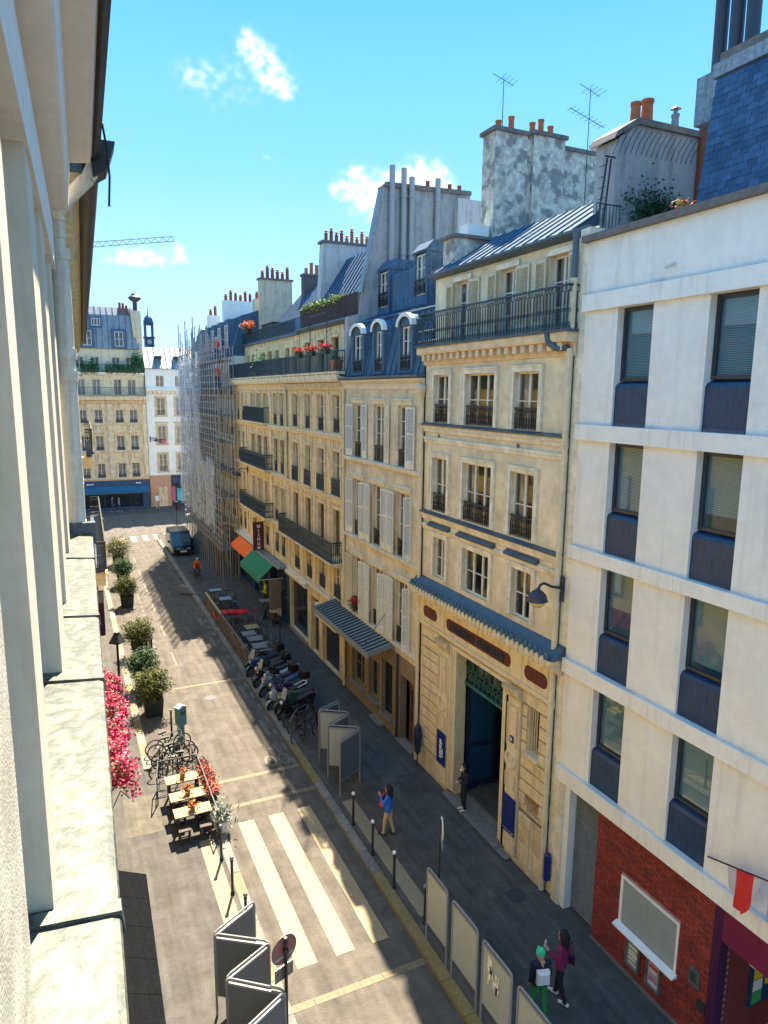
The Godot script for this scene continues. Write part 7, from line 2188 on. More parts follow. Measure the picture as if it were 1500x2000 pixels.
	chair("wooden chair facing the pale pavement table", XF(10.65, 0.12, 39.5, PI), "wood_pale")
	chair("dark chair before the navy shop table", XF(10.5, 0.12, 37.3, PI), "wood_dark")
	var ab = MB.new()
	ab.hexa([Vector3(-0.3, 0, 0.22), Vector3(0.3, 0, 0.22), Vector3(0.27, 0.95, 0.02), Vector3(-0.27, 0.95, 0.02), Vector3(-0.3, 0, 0.19), Vector3(0.3, 0, 0.19), Vector3(0.27, 0.95, 0.0), Vector3(-0.27, 0.95, 0.0)])
	ab.hexa([Vector3(-0.3, 0, -0.19), Vector3(0.3, 0, -0.19), Vector3(0.27, 0.95, 0.0), Vector3(-0.27, 0.95, 0.0), Vector3(-0.3, 0, -0.22), Vector3(0.3, 0, -0.22), Vector3(0.27, 0.95, -0.02), Vector3(-0.27, 0.95, -0.02)])
	single("sandwich_board", "grey folding menu board on the pavement by the green awning", "board", ab, "chair_grey", "", XF(10.4, 0.12, 39.0, 0.9))
	# material by the scaffold
	for k in 5: single("plank_stack", "loose grey scaffold board lying by the van, %s from the van" % ["first", "second", "third", "fourth", "fifth"][k], "board", BX(-0.9, 0, -0.12, 0.9, 0.05 + 0.02 * k, 0.12), "chair_grey" if k % 2 else "wood_dark", "scaffold boards on the road", XF(7.4 - 0.05 * k, 0.0, 53.5 - k * 1.9, 1.2 + 0.3 * k))
	for q in [[9.6, 69.5, "traffic light pole at the right corner of the crossing"], [1.9, 66.0, "traffic light pole at the left corner of the crossing"]]:
		var t = thing("traffic_light", q[2], "traffic light", "traffic lights", XF(q[0], 0.0, q[1]))
		m = MB.new()
		m.cone(Vector3.ZERO, Vector3(0, 2.6, 0), 0.05, 0.05, 8)
		part(t, "pole", m, "black")
		part(t, "head", BX(-0.13, 2.0, -0.12, 0.13, 2.8, 0.1), "black")
		for k in 3:
			m = MB.new()
			m.cone(Vector3(0, 2.15 + 0.25 * k, 0.1), Vector3(0, 2.15 + 0.25 * k, 0.13), 0.085, 0.085, 10)
			part(t, "lens", m, "glass_dark")
func stool(label, xf, grp):
	if not CA.has("stool"):
		var t = thing("stool", label, "stool", grp, xf)
		part(t, "seat", BX(-0.18, 0.42, -0.16, 0.18, 0.46, 0.16), "wood_dark")
		var lg = MB.new()
		lg.box(-0.02, 0, -0.02, 0.02, 0.42, 0.02)
		var me = lg.mesh()
		for e in [[-0.14, -0.12], [0.14, -0.12], [-0.14, 0.12], [0.14, 0.12]]: part(t, "leg", me, "wood_dark", TR(e[0], 0, e[1]))
		part(t, "stretcher", BX(-0.14, 0.15, -0.012, 0.14, 0.18, 0.012), "wood_dark")
		CA["stool"] = t
	else: again(CA["stool"], label, xf)
func chair(label, xf, m):
	var key = "chair_" + m
	if CA.has(key): return again(CA[key], label, xf)
	var t = thing("folding_chair", label, "chair", "cafe chairs", xf)
	var sl = BX(-0.2, 0.44, 0, 0.2, 0.46, 0.055).mesh()
	for k in 6: part(t, "seat_slat", sl, m, TR(0, 0, -0.2 + k * 0.068))
	for k in 3: part(t, "back_slat", BX(-0.2, 0.6 + k * 0.1, -0.23 - k * 0.02, 0.2, 0.67 + k * 0.1, -0.215 - k * 0.02), m)
	for s in [-1, 1]:
		var l = MB.new()
		l.bar(Vector3(0.2 * s, 0, 0.2), Vector3(0.2 * s, 0.9, -0.26), 0.025, 0.025)
		part(t, "leg", l, "iron")
		l = MB.new()
		l.bar(Vector3(0.18 * s, 0, -0.2), Vector3(0.18 * s, 0.45, 0.18), 0.025, 0.025)
		part(t, "leg", l, "iron")
	CA[key] = t
	return t

# ---------------------------------------------------------------- bicycles, motorcycles, van
func bicycle(label, xf, paint, grp):
	var t = thing("bicycle", label, "bicycle", grp, xf)
	var wm = once("bw", func():
		var m = MB.new()
		m.ring(Vector3.ZERO, Vector3(0, 0, 1), 0.33, 0.018, 26, 6)
		return m.mesh())
	var sm = once("bsp", func():
		var m = MB.new()
		m.ring(Vector3.ZERO, Vector3(0, 0, 1), 0.305, 0.009, 24, 4)
		for k in 14:
			var a = TAU * k / 14
			m.bar(Vector3(0, 0, 0.02 if k % 2 else -0.02), Vector3(cos(a) * 0.3, sin(a) * 0.3, 0), 0.003, 0.003)
		m.cone(Vector3(0, 0, -0.04), Vector3(0, 0, 0.04), 0.02, 0.02, 8)
		return m.mesh())
	for x in [-0.52, 0.52]:
		var w = part(t, "wheel", wm, "rubber", TR(x, 0.35, 0))
		part(w, "spokes", sm, "galvanised")
	part(t, "frame", once("bfr", func():
		var m = MB.new()
		var bb = Vector3(-0.06, 0.3, 0)
		var st = Vector3(-0.2, 0.78, 0)
		var hd = Vector3(0.36, 0.82, 0)
		for e in [[bb, st], [bb, hd + Vector3(0.02, -0.12, 0)], [st, hd], [bb, Vector3(-0.52, 0.35, 0.05)], [bb, Vector3(-0.52, 0.35, -0.05)], [st, Vector3(-0.52, 0.35, 0.05)], [st, Vector3(-0.52, 0.35, -0.05)], [hd, Vector3(0.4, 0.68, 0)], [Vector3(0.4, 0.68, 0.04), Vector3(0.52, 0.35, 0.05)], [Vector3(0.4, 0.68, -0.04), Vector3(0.52, 0.35, -0.05)], [Vector3(0.4, 0.68, -0.05), Vector3(0.4, 0.68, 0.05)], [st, st + Vector3(-0.03, 0.1, 0)]]: m.cone(e[0], e[1], 0.016, 0.016, 6)
		return m.mesh()), paint)
	part(t, "handlebar", once("bhb", func():
		var m = MB.new()
		m.tube([Vector3(0.36, 0.82, 0), Vector3(0.36, 0.98, 0)], 0.014, 6)
		m.tube([Vector3(0.24, 1.0, -0.29), Vector3(0.36, 1.0, -0.24), Vector3(0.38, 0.99, 0), Vector3(0.36, 1.0, 0.24), Vector3(0.24, 1.0, 0.29)], 0.013, 6)
		return m.mesh()), "black")
	part(t, "saddle", once("bsd", func():
		var m = MB.new()
		m.prism([Vector2(-0.14, -0.09), Vector2(-0.14, 0.09), Vector2(0.0, 0.05), Vector2(0.15, 0.02), Vector2(0.15, -0.02), Vector2(0.0, -0.05)], 0.87, 0.93, "y")
		return m.mesh()), "black", TR(-0.22, 0, 0))
	part(t, "crank", once("bcr", func():
		var m = MB.new()
		m.ring(Vector3(-0.06, 0.3, 0.05), Vector3(0, 0, 1), 0.09, 0.008, 16, 4)
		m.bar(Vector3(-0.06, 0.3, 0.07), Vector3(0.08, 0.2, 0.07), 0.02, 0.015); m.bar(Vector3(-0.06, 0.3, -0.07), Vector3(-0.2, 0.4, -0.07), 0.02, 0.015)
		m.box(0.04, 0.19, 0.07, 0.12, 0.21, 0.16); m.box(-0.24, 0.39, -0.16, -0.16, 0.41, -0.07)
		return m.mesh()), "galvanised")
	return t
func motorcycle(label, xf, paint, seat, scooter, top):
	var t = thing("motorcycle", label, "motorcycle", "parked motorcycles", xf)
	var R = 0.25 if scooter else 0.3
	for x in [-0.62, 0.66]:
		var w = part(t, "wheel", once("mtw%s" % R, func():
			var m = MB.new()
			m.ring(Vector3.ZERO, Vector3(0, 0, 1), R - 0.055, 0.06, 22, 8)
			return m.mesh()), "rubber", TR(x, R, 0))
		part(w, "rim", once("mtr%s" % R, func():
			var m = MB.new()
			m.cone(Vector3(0, 0, -0.05), Vector3(0, 0, 0.05), R - 0.1, R - 0.1, 14)
			return m.mesh()), "galvanised")
	part(t, "body", once("mtb%s" % scooter, func():
		var m = MB.new()
		var pl = [[-0.95, 0.72], [-0.9, 0.84], [-0.35, 0.74], [-0.1, 0.62], [0.06, 0.34], [0.3, 0.34], [0.42, 0.6], [0.5, 1.0], [0.6, 1.0], [0.74, 0.66], [0.6, 0.52], [0.46, 0.24], [-0.2, 0.2], [-0.42, 0.42], [-0.7, 0.6]] if scooter else [[-0.9, 0.8], [-0.85, 0.88], [-0.3, 0.76], [-0.15, 0.9], [0.25, 0.98], [0.45, 0.86], [0.62, 1.02], [0.76, 0.9], [0.62, 0.66], [0.4, 0.5], [0.3, 0.28], [-0.2, 0.26], [-0.35, 0.5], [-0.6, 0.66]]
		var q = []
		for e in pl: q.append(Vector2(e[0], e[1]))
		m.prism(q, -0.13, 0.13, "z")
		m.prism(q.map(func(v): return Vector2(v.x * 0.93, (v.y - 0.55) * 0.86 + 0.55)), -0.2, 0.2, "z")
		return m.mesh()), paint)
	part(t, "seat", once("mts", func():
		var m = MB.new()
		m.prism([Vector2(-0.88, 0.8), Vector2(-0.86, 0.92), Vector2(-0.5, 0.87), Vector2(-0.15, 0.83), Vector2(-0.08, 0.76), Vector2(-0.4, 0.74)], -0.15, 0.15, "z")
		return m.mesh()), seat)
	part(t, "handlebar", once("mth", func():
		var m = MB.new()
		m.tube([Vector3(0.3, 1.02, -0.36), Vector3(0.42, 1.08, -0.2), Vector3(0.46, 1.04, 0), Vector3(0.42, 1.08, 0.2), Vector3(0.3, 1.02, 0.36)], 0.018, 6)
		for s in [-1, 1]:
			m.cone(Vector3(0.4, 1.08, 0.26 * s), Vector3(0.44, 1.26, 0.34 * s), 0.008, 0.008, 5)
			m.ball(Vector3(0.44, 1.29, 0.35 * s), 0.055, 8)
		return m.mesh()), "black")
	part(t, "fork", once("mtf", func():
		var m = MB.new()
		for s in [-1, 1]: m.cone(Vector3(0.66, 0.28, 0.09 * s), Vector3(0.5, 0.95, 0.09 * s), 0.022, 0.022, 6)
		return m.mesh()), "galvanised")
	part(t, "mudguard", once("mtm%s" % R, func():
		var m = MB.new()
		for k in 7:
			var a0 = 0.35 + k * 0.3
			m.obox(Transform3D(Basis(Vector3(0, 0, 1), a0 + 0.15), Vector3(0.66 + cos(a0 + 0.15) * (R + 0.04), R + sin(a0 + 0.15) * (R + 0.04), 0)), Vector3(0.02, 0.12, 0.14))
		return m.mesh()), paint)
	var hl = MB.new()
	hl.cone(Vector3(0.68, 0.86, 0), Vector3(0.74, 0.86, 0), 0.08, 0.07, 12)
	part(t, "headlight", hl, "white_paint")
	part(t, "exhaust", once("mte", func():
		var m = MB.new()
		m.cone(Vector3(-0.2, 0.26, 0.2), Vector3(-0.85, 0.42, 0.22), 0.045, 0.06, 10)
		return m.mesh()), "steel")
	if top == 1:
		var s = MB.new()
		s.hexa([Vector3(0.62, 0.98, 0.18), Vector3(0.64, 0.98, 0.18), Vector3(0.5, 1.42, 0.13), Vector3(0.48, 1.42, 0.13), Vector3(0.62, 0.98, -0.18), Vector3(0.64, 0.98, -0.18), Vector3(0.5, 1.42, -0.13), Vector3(0.48, 1.42, -0.13)])
		part(t, "windscreen", s, "plastic_grey")
	if top == 2:
		var s = MB.new()
		s.prism([Vector2(-1.12, 0.9), Vector2(-1.1, 1.2), Vector2(-0.8, 1.22), Vector2(-0.74, 0.9)], -0.2, 0.2, "z")
		part(t, "top_case", s, "moto_black")
	if top == 3:
		var s = MB.new()
		s.tube([Vector3(-0.5, 0.86, 0.17), Vector3(-0.95, 0.98, 0.16), Vector3(-1.02, 1.0, 0.0), Vector3(-0.95, 0.98, -0.16), Vector3(-0.5, 0.86, -0.17)], 0.02, 6)
		part(t, "grab_rail", s, "white_paint")
	return t
func build_vehicles():
	bicycle("black bicycle in front of the rack by the cafe tables, largest wheels", XF(2.95, 0.0, 24.35, 0.12), "black", "parked bicycles on the left")
	bicycle("dark green bicycle in the middle of the left bicycle group", XF(2.9, 0.0, 24.85, -0.1), "moto_green", "parked bicycles on the left")
	bicycle("grey bicycle at the back of the left bicycle group by the meter", XF(2.85, 0.0, 25.35, 0.15), "moto_grey", "parked bicycles on the left")
	bicycle("dark bicycle close behind the barrier of the cafe tables", XF(2.8, 0.0, 23.6, 3.2), "moto_black", "parked bicycles on the left")
	bicycle("bicycle leaning beside the third shrub planter", XF(3.45, 0.0, 36.6, 1.4), "black", "parked bicycles on the left")
	var rk = MB.new()
	for k in 4: rk.tube([at(2.45 + k * 0.35, 23.9, 0.0), at(2.45 + k * 0.35, 23.95, 0.75), at(2.45 + k * 0.35, 24.6, 0.75), at(2.45 + k * 0.35, 24.65, 0.0)], 0.022, 6)
	single("bicycle_rack", "black tubular bicycle rack under the left bicycle group", "rack", rk, "iron")
	bicycle("dark bicycle by the right zigzag panels with wheel toward the road", XF(8.0, 0.0, 24.2, 0.35), "moto_plum", "parked bicycles on the right")
	bicycle("dark bicycle between the motorcycles and the zigzag panels", XF(8.15, 0.0, 24.9, 0.2), "black", "parked bicycles on the right")
	bicycle("bicycle next to the nearest motorcycle on the right", XF(8.1, 0.0, 25.5, 0.3), "moto_grey", "parked bicycles on the right")
	var q = [["moto_black", "black", true, 1, "black scooter with windscreen, nearest of the parked motorcycles"], ["moto_green", "black", false, 0, "dark green motorcycle, second of the row from the bicycles"], ["moto_white", "black", true, 3, "pale scooter with white grab rail, third of the row from the bicycles"], ["moto_plum", "black", false, 2, "plum motorcycle with top case, fourth of the row from the bicycles"], ["moto_blue", "moto_blue", true, 0, "blue scooter in the middle of the motorcycle row"], ["moto_grey", "black", false, 2, "grey motorcycle with top case, sixth of the row from the bicycles"], ["moto_white", "table_blue", true, 3, "pale scooter with blue seat and grab rail near the terrace"], ["moto_black", "black", false, 1, "black motorcycle with windscreen between pale and plum scooters"], ["moto_plum", "black", true, 2, "plum scooter with top case, fourth before the cafe terrace"], ["moto_black", "moto_black", true, 0, "black scooter without windscreen, third before the cafe terrace"], ["moto_blue", "black", false, 1, "dark blue motorcycle with windscreen, second before the cafe terrace"], ["moto_black", "black", false, 2, "black motorcycle with top case, last before the cafe terrace"]]
	for k in q.size(): motorcycle(q[k][4], XF(8.15 + 0.14 * sin(k * 2.3), 0.0, 26.3 + k * 0.49, PI + 0.28 + 0.12 * sin(k * 5.1)), q[k][0], q[k][1], q[k][2], q[k][3])
	# van
	var v = thing("van", "black van parked facing the camera beside the scaffolding", "van", "", XF(8.35, 0.0, 59.6, -PI / 2))
	# stations along x: [x, half width, sill, belt, roof, roof half width]
	var st = [[-2.3, 0.82, 0.4, 1.1, 1.12, 0.7], [-2.25, 0.86, 0.35, 1.1, 1.75, 0.7], [-1.9, 0.9, 0.32, 1.12, 1.86, 0.74], [0.6, 0.92, 0.3, 1.1, 1.88, 0.76], [1.0, 0.92, 0.3, 1.08, 1.72, 0.74], [1.55, 0.9, 0.3, 1.04, 1.12, 0.74], [2.1, 0.86, 0.32, 0.9, 0.98, 0.66], [2.3, 0.74, 0.4, 0.74, 0.8, 0.55]]
	var body = MB.new()
	var gl = MB.new()
	for k in st.size() - 1:
		var a = st[k]
		var b = st[k + 1]
		for s in [-1, 1]:
			var A = [Vector3(a[0], a[2], a[1] * s), Vector3(a[0], a[3], a[1] * s), Vector3(a[0], a[4], a[5] * s), Vector3(a[0], a[4] + 0.03, 0)]
			var B = [Vector3(b[0], b[2], b[1] * s), Vector3(b[0], b[3], b[1] * s), Vector3(b[0], b[4], b[5] * s), Vector3(b[0], b[4] + 0.03, 0)]
			for j in 3:
				var tgt = gl if (j == 1 and k in [2, 3, 4]) or (j == 2 and k == 4) else body
				if s > 0: tgt.quad(A[j], B[j], B[j + 1], A[j + 1])
				else: tgt.quad(B[j], A[j], A[j + 1], B[j + 1])
	var fr = st[7]
	body.quad(Vector3(fr[0], fr[2], fr[1]), Vector3(fr[0], fr[2], -fr[1]), Vector3(fr[0], fr[3], -fr[1]), Vector3(fr[0], fr[3], fr[1]))
	body.quad(Vector3(fr[0], fr[3], fr[1]), Vector3(fr[0], fr[3], -fr[1]), Vector3(fr[0], fr[4], -fr[5]), Vector3(fr[0], fr[4], fr[5]))
	body.quad(Vector3(-2.3, 0.4, -0.82), Vector3(-2.3, 0.4, 0.82), Vector3(-2.3, 1.1, 0.82), Vector3(-2.3, 1.1, -0.82))
	body.box(-2.2, 0.28, -0.8, 2.2, 0.42, 0.8)
	part(v, "body", body, "car_black")
	part(v, "glazing", gl, "glass_sky")
	for e in [[-1.45, 0.82], [-1.45, -0.82], [1.45, 0.82], [1.45, -0.82]]:
		var w = part(v, "wheel", once("cw", func():
			var m = MB.new()
			m.ring(Vector3.ZERO, Vector3(0, 0, 1), 0.25, 0.085, 20, 8)
			return m.mesh()), "rubber", TR(e[0], 0.33, e[1]))
		part(w, "rim", once("cwr", func():
			var m = MB.new()
			m.cone(Vector3(0, 0, -0.07), Vector3(0, 0, 0.07), 0.2, 0.2, 14)
			return m.mesh()), "galvanised")
	for s in [-1, 1]:
		part(v, "headlight", BX(2.18, 0.68, 0.42 * s - 0.14, 2.31, 0.8, 0.42 * s + 0.14), "plastic_grey")
		part(v, "mirror", BX(0.95, 1.05, 0.98 * s - 0.08, 1.08, 1.25, 0.98 * s + 0.08), "black")
	part(v, "number_plate", BX(2.3, 0.46, -0.26, 2.33, 0.57, 0.26), "white_paint")
	part(v, "grille", BX(2.3, 0.6, -0.26, 2.32, 0.7, 0.26), "galvanised")
	part(v, "bumper", BX(2.15, 0.3, -0.8, 2.34, 0.44, 0.8), "black")
	part(v, "badge", once("bdg", func():
		var m = MB.new()
		m.prism([Vector2(0, -0.09), Vector2(0.06, 0), Vector2(0, 0.09), Vector2(-0.06, 0)], 0, 0.02, "z")
		return m.mesh()), "galvanised", Transform3D(Basis(Vector3.UP, PI / 2), Vector3(2.31, 0.72, 0)))

# ---------------------------------------------------------------- people
func blob(bones, cell):
	# smooth union of tapered capsules [a, b, ra, rb, colour], meshed as surface nets
	var lo = Vector3(1e9, 1e9, 1e9)
	var hi = -lo
	for q in bones:
		var r = Vector3.ONE * (max(q[2], q[3]) + cell * 3)
		lo = lo.min(q[0] - r).min(q[1] - r)
		hi = hi.max(q[0] + r).max(q[1] + r)
	var nx = int((hi.x - lo.x) / cell) + 2
	var ny = int((hi.y - lo.y) / cell) + 2
	var nz = int((hi.z - lo.z) / cell) + 2
	var f = PackedFloat32Array()
	f.resize(nx * ny * nz)
	f.fill(1.0)
	var near = PackedFloat32Array()
	near.resize(nx * ny * nz)
	near.fill(9.0)
	var ci = PackedInt32Array()
	ci.resize(nx * ny * nz)
	var k = 0.03
	var wr = FastNoiseLite.new()
	wr.seed = 2; wr.frequency = 6.0; wr.fractal_octaves = 2
	for bi in bones.size():
		var q = bones[bi]
		var a = q[0]
		var ab = q[1] - a
		var l2 = max(ab.length_squared(), 1e-6)
		var r = Vector3.ONE * (max(q[2], q[3]) + cell * 2.5 + 0.02)
		var p0 = ((a.min(q[1]) - r - lo) / cell).floor()
		var p1 = ((a.max(q[1]) + r - lo) / cell).ceil()
		for z in range(max(0, int(p0.z)), min(nz, int(p1.z) + 1)):
			for y in range(max(0, int(p0.y)), min(ny, int(p1.y) + 1)):
				for x in range(max(0, int(p0.x)), min(nx, int(p1.x) + 1)):
					var P = lo + Vector3(x, y, z) * cell
					var t = clampf((P - a).dot(ab) / l2, 0.0, 1.0)
					var d = P.distance_to(a + ab * t) - lerpf(q[2], q[3], t) + 0.016 * wr.get_noise_3d(P.x, P.y * 1.4, P.z)
					var id = (z * ny + y) * nx + x
					if d < near[id]:
						near[id] = d
						ci[id] = bi
					var h = max(k - absf(f[id] - d), 0.0) / k
					f[id] = min(f[id], d) - h * h * k * 0.25
	var cells = {}
	var V = []
	var C = []
	var corner = [0, 1, nx, nx + 1, nx * ny, nx * ny + 1, nx * ny + nx, nx * ny + nx + 1]
	var edges = [[0, 1], [2, 3], [4, 5], [6, 7], [0, 2], [1, 3], [4, 6], [5, 7], [0, 4], [1, 5], [2, 6], [3, 7]]
	for z in nz - 1:
		for y in ny - 1:
			for x in nx - 1:
				var id = (z * ny + y) * nx + x
				if f[id] > cell * 2.5: continue
				var neg = 0
				for c in 8:
					if f[id + corner[c]] < 0: neg += 1
				if neg == 0 or neg == 8: continue
				var s = Vector3.ZERO
				var n = 0
				for e in edges:
					var fa = f[id + corner[e[0]]]
					var fb = f[id + corner[e[1]]]
					if (fa < 0) != (fb < 0):
						var t = fa / (fa - fb)
						var A = Vector3(e[0] & 1, (e[0] >> 1) & 1, e[0] >> 2)
						var B = Vector3(e[1] & 1, (e[1] >> 1) & 1, e[1] >> 2)
						s += A.lerp(B, t)
						n += 1
				cells[id] = V.size()
				V.append(lo + (Vector3(x, y, z) + s / n) * cell)
				C.append(bones[ci[id + corner[7] if f[id] > f[id + corner[7]] else id]][4])
	var T = []
	var sx = 1
	var sy = nx
	var sz = nx * ny
	for id in cells:
		for ax in [[sx, sy, sz], [sy, sz, sx], [sz, sx, sy]]:
			var fa = f[id]
			var fb = f[id + ax[0]]
			if (fa < 0) == (fb < 0): continue
			var i1 = id - ax[1]
			var i2 = id - ax[2]
			var i3 = id - ax[1] - ax[2]
			if not (cells.has(i1) and cells.has(i2) and cells.has(i3)): continue
			var quad = [cells[id], cells[i1], cells[i3], cells[i2]]
			if fa < 0: quad = [quad[0], quad[3], quad[2], quad[1]]
			T.append([quad[0], quad[2], quad[1]]); T.append([quad[0], quad[3], quad[2]])
	var N = []
	N.resize(V.size())
	N.fill(Vector3.ZERO)
	for t in T:
		var nn = (V[t[1]] - V[t[0]]).cross(V[t[2]] - V[t[0]])
		for e in t: N[e] += nn
	var m = MB.new()
	m.colored = true
	for t in T:
		m.tint = C[t[0]]
		m.tri3(V[t[0]], V[t[1]], V[t[2]], N[t[0]].normalized(), N[t[1]].normalized(), N[t[2]].normalized())
	return m
func person(label, xf, col, J = {}, cell = 0.024, hairs = [], grp = ""):
	# joints, facing +z; col: skin, top, trousers, shoes, hair
	var j = {"al": Vector3(0.09, 0.08, 0), "kl": Vector3(0.1, 0.48, 0.03), "hl": Vector3(0.09, 0.88, 0), "ar": Vector3(-0.09, 0.08, 0), "kr": Vector3(-0.1, 0.48, 0.03), "hr": Vector3(-0.09, 0.88, 0), "sl": Vector3(0.17, 1.37, -0.01), "el": Vector3(0.21, 1.1, -0.03), "wl": Vector3(0.2, 0.88, 0.07), "sr": Vector3(-0.17, 1.37, -0.01), "er": Vector3(-0.21, 1.1, -0.03), "wr": Vector3(-0.2, 0.88, 0.07), "p": Vector3(0, 0.95, 0), "w": Vector3(0, 1.1, 0.01), "c": Vector3(0, 1.28, 0), "n": Vector3(0, 1.43, -0.01), "h": Vector3(0, 1.57, 0.02), "fl": Vector3(0.02, 0, 1), "fr": Vector3(-0.02, 0, 1)}
	for k in J: j[k] = J[k]
	var S = col[0]
	var T = col[1]
	var P = col[2]
	var F = col[3]
	var B = []
	for s in ["l", "r"]:
		var ft = j["f" + s].normalized()
		B.append([j["h" + s], j["k" + s], 0.092, 0.062, P]); B.append([j["k" + s], j["a" + s], 0.06, 0.043, P])
		B.append([j["a" + s] + Vector3(0, -0.035, 0) - ft * 0.04, j["a" + s] + Vector3(0, -0.045, 0) + ft * 0.15, 0.042, 0.036, F])
		B.append([j["c"].lerp(j["s" + s], 0.4) + Vector3(0, 0.05, 0), j["s" + s], 0.075, 0.062, T])
		B.append([j["s" + s], j["e" + s], 0.058, 0.046, T]); B.append([j["e" + s], j["w" + s], 0.044, 0.034, T])
		var hd = (j["w" + s] - j["e" + s]).normalized()
		B.append([j["w" + s], j["w" + s] + hd * 0.09, 0.028, 0.033, S])
		B.append([j["c"] + Vector3(0.06 if s == "l" else -0.06, -0.02, 0), j["w"] + Vector3(0.05 if s == "l" else -0.05, 0, 0), 0.105, 0.09, T])
		B.append([j["w"] + Vector3(0.04 if s == "l" else -0.04, -0.02, 0), j["h" + s] + Vector3(0, 0.03, 0), 0.1, 0.1, T if col.size() > 5 else P])
	B.append([j["n"] - Vector3(0, 0.05, 0), j["h"] - Vector3(0, 0.05, 0.01), 0.052, 0.05, S])
	var up = (j["h"] - j["n"]).normalized()
	B.append([j["h"] + up * 0.04 - Vector3(0, 0, 0.01), j["h"] - up * 0.02, 0.095, 0.088, S])
	B.append([j["h"] - up * 0.05 + Vector3(0, 0, 0.035), j["h"] - up * 0.06 + Vector3(0, 0, 0.045), 0.058, 0.05, S])
	B.append([j["h"] + Vector3(0, 0.01, 0.09), j["h"] + Vector3(0, -0.02, 0.11), 0.012, 0.018, S])
	for x in [-0.092, 0.092]: B.append([j["h"] + Vector3(x, 0.0, 0), j["h"] + Vector3(x, 0.03, -0.01), 0.016, 0.018, S])
	var m = blob(B, cell)
	m.tint = S
	for s in ["l", "r"]:
		var hd = (j["w" + s] - j["e" + s]).normalized()
		var side = hd.cross(Vector3.UP if absf(hd.y) < 0.8 else Vector3(0, 0, 1)).normalized()
		var cu = hd.cross(side)
		var o = j["w" + s] + hd * 0.1
		for k in 4:
			var b0 = o + side * (-0.027 + 0.018 * k)
			var b1 = b0 + hd * [0.035, 0.042, 0.038, 0.03][k] + cu * 0.008
			m.cone(b0, b1, 0.0095, 0.0085, 5); m.cone(b1, b1 + hd * 0.024 + cu * 0.018, 0.0085, 0.007, 5)
		var t0 = j["w" + s] + hd * 0.05 + side * 0.03
		m.cone(t0, t0 + hd * 0.035 + side * 0.026, 0.011, 0.009, 5); m.cone(t0 + hd * 0.035 + side * 0.026, t0 + hd * 0.062 + side * 0.03, 0.009, 0.007, 5)
	m.tint = Color(0.02, 0.015, 0.01)
	for x in [-0.035, 0.035]: m.ball(j["h"] + Vector3(x, 0.025, 0.078), 0.011, 6)
	var t = thing("person", label, "person", grp, xf)
	part(t, "body", m, "body")
	if hairs.size():
		var hb = []
		for q in hairs: hb.append([j["h"] + q[0], j["h"] + q[1], q[2], q[3], col[4]])
		part(t, "hair", blob(hb, cell), "body")
	return t
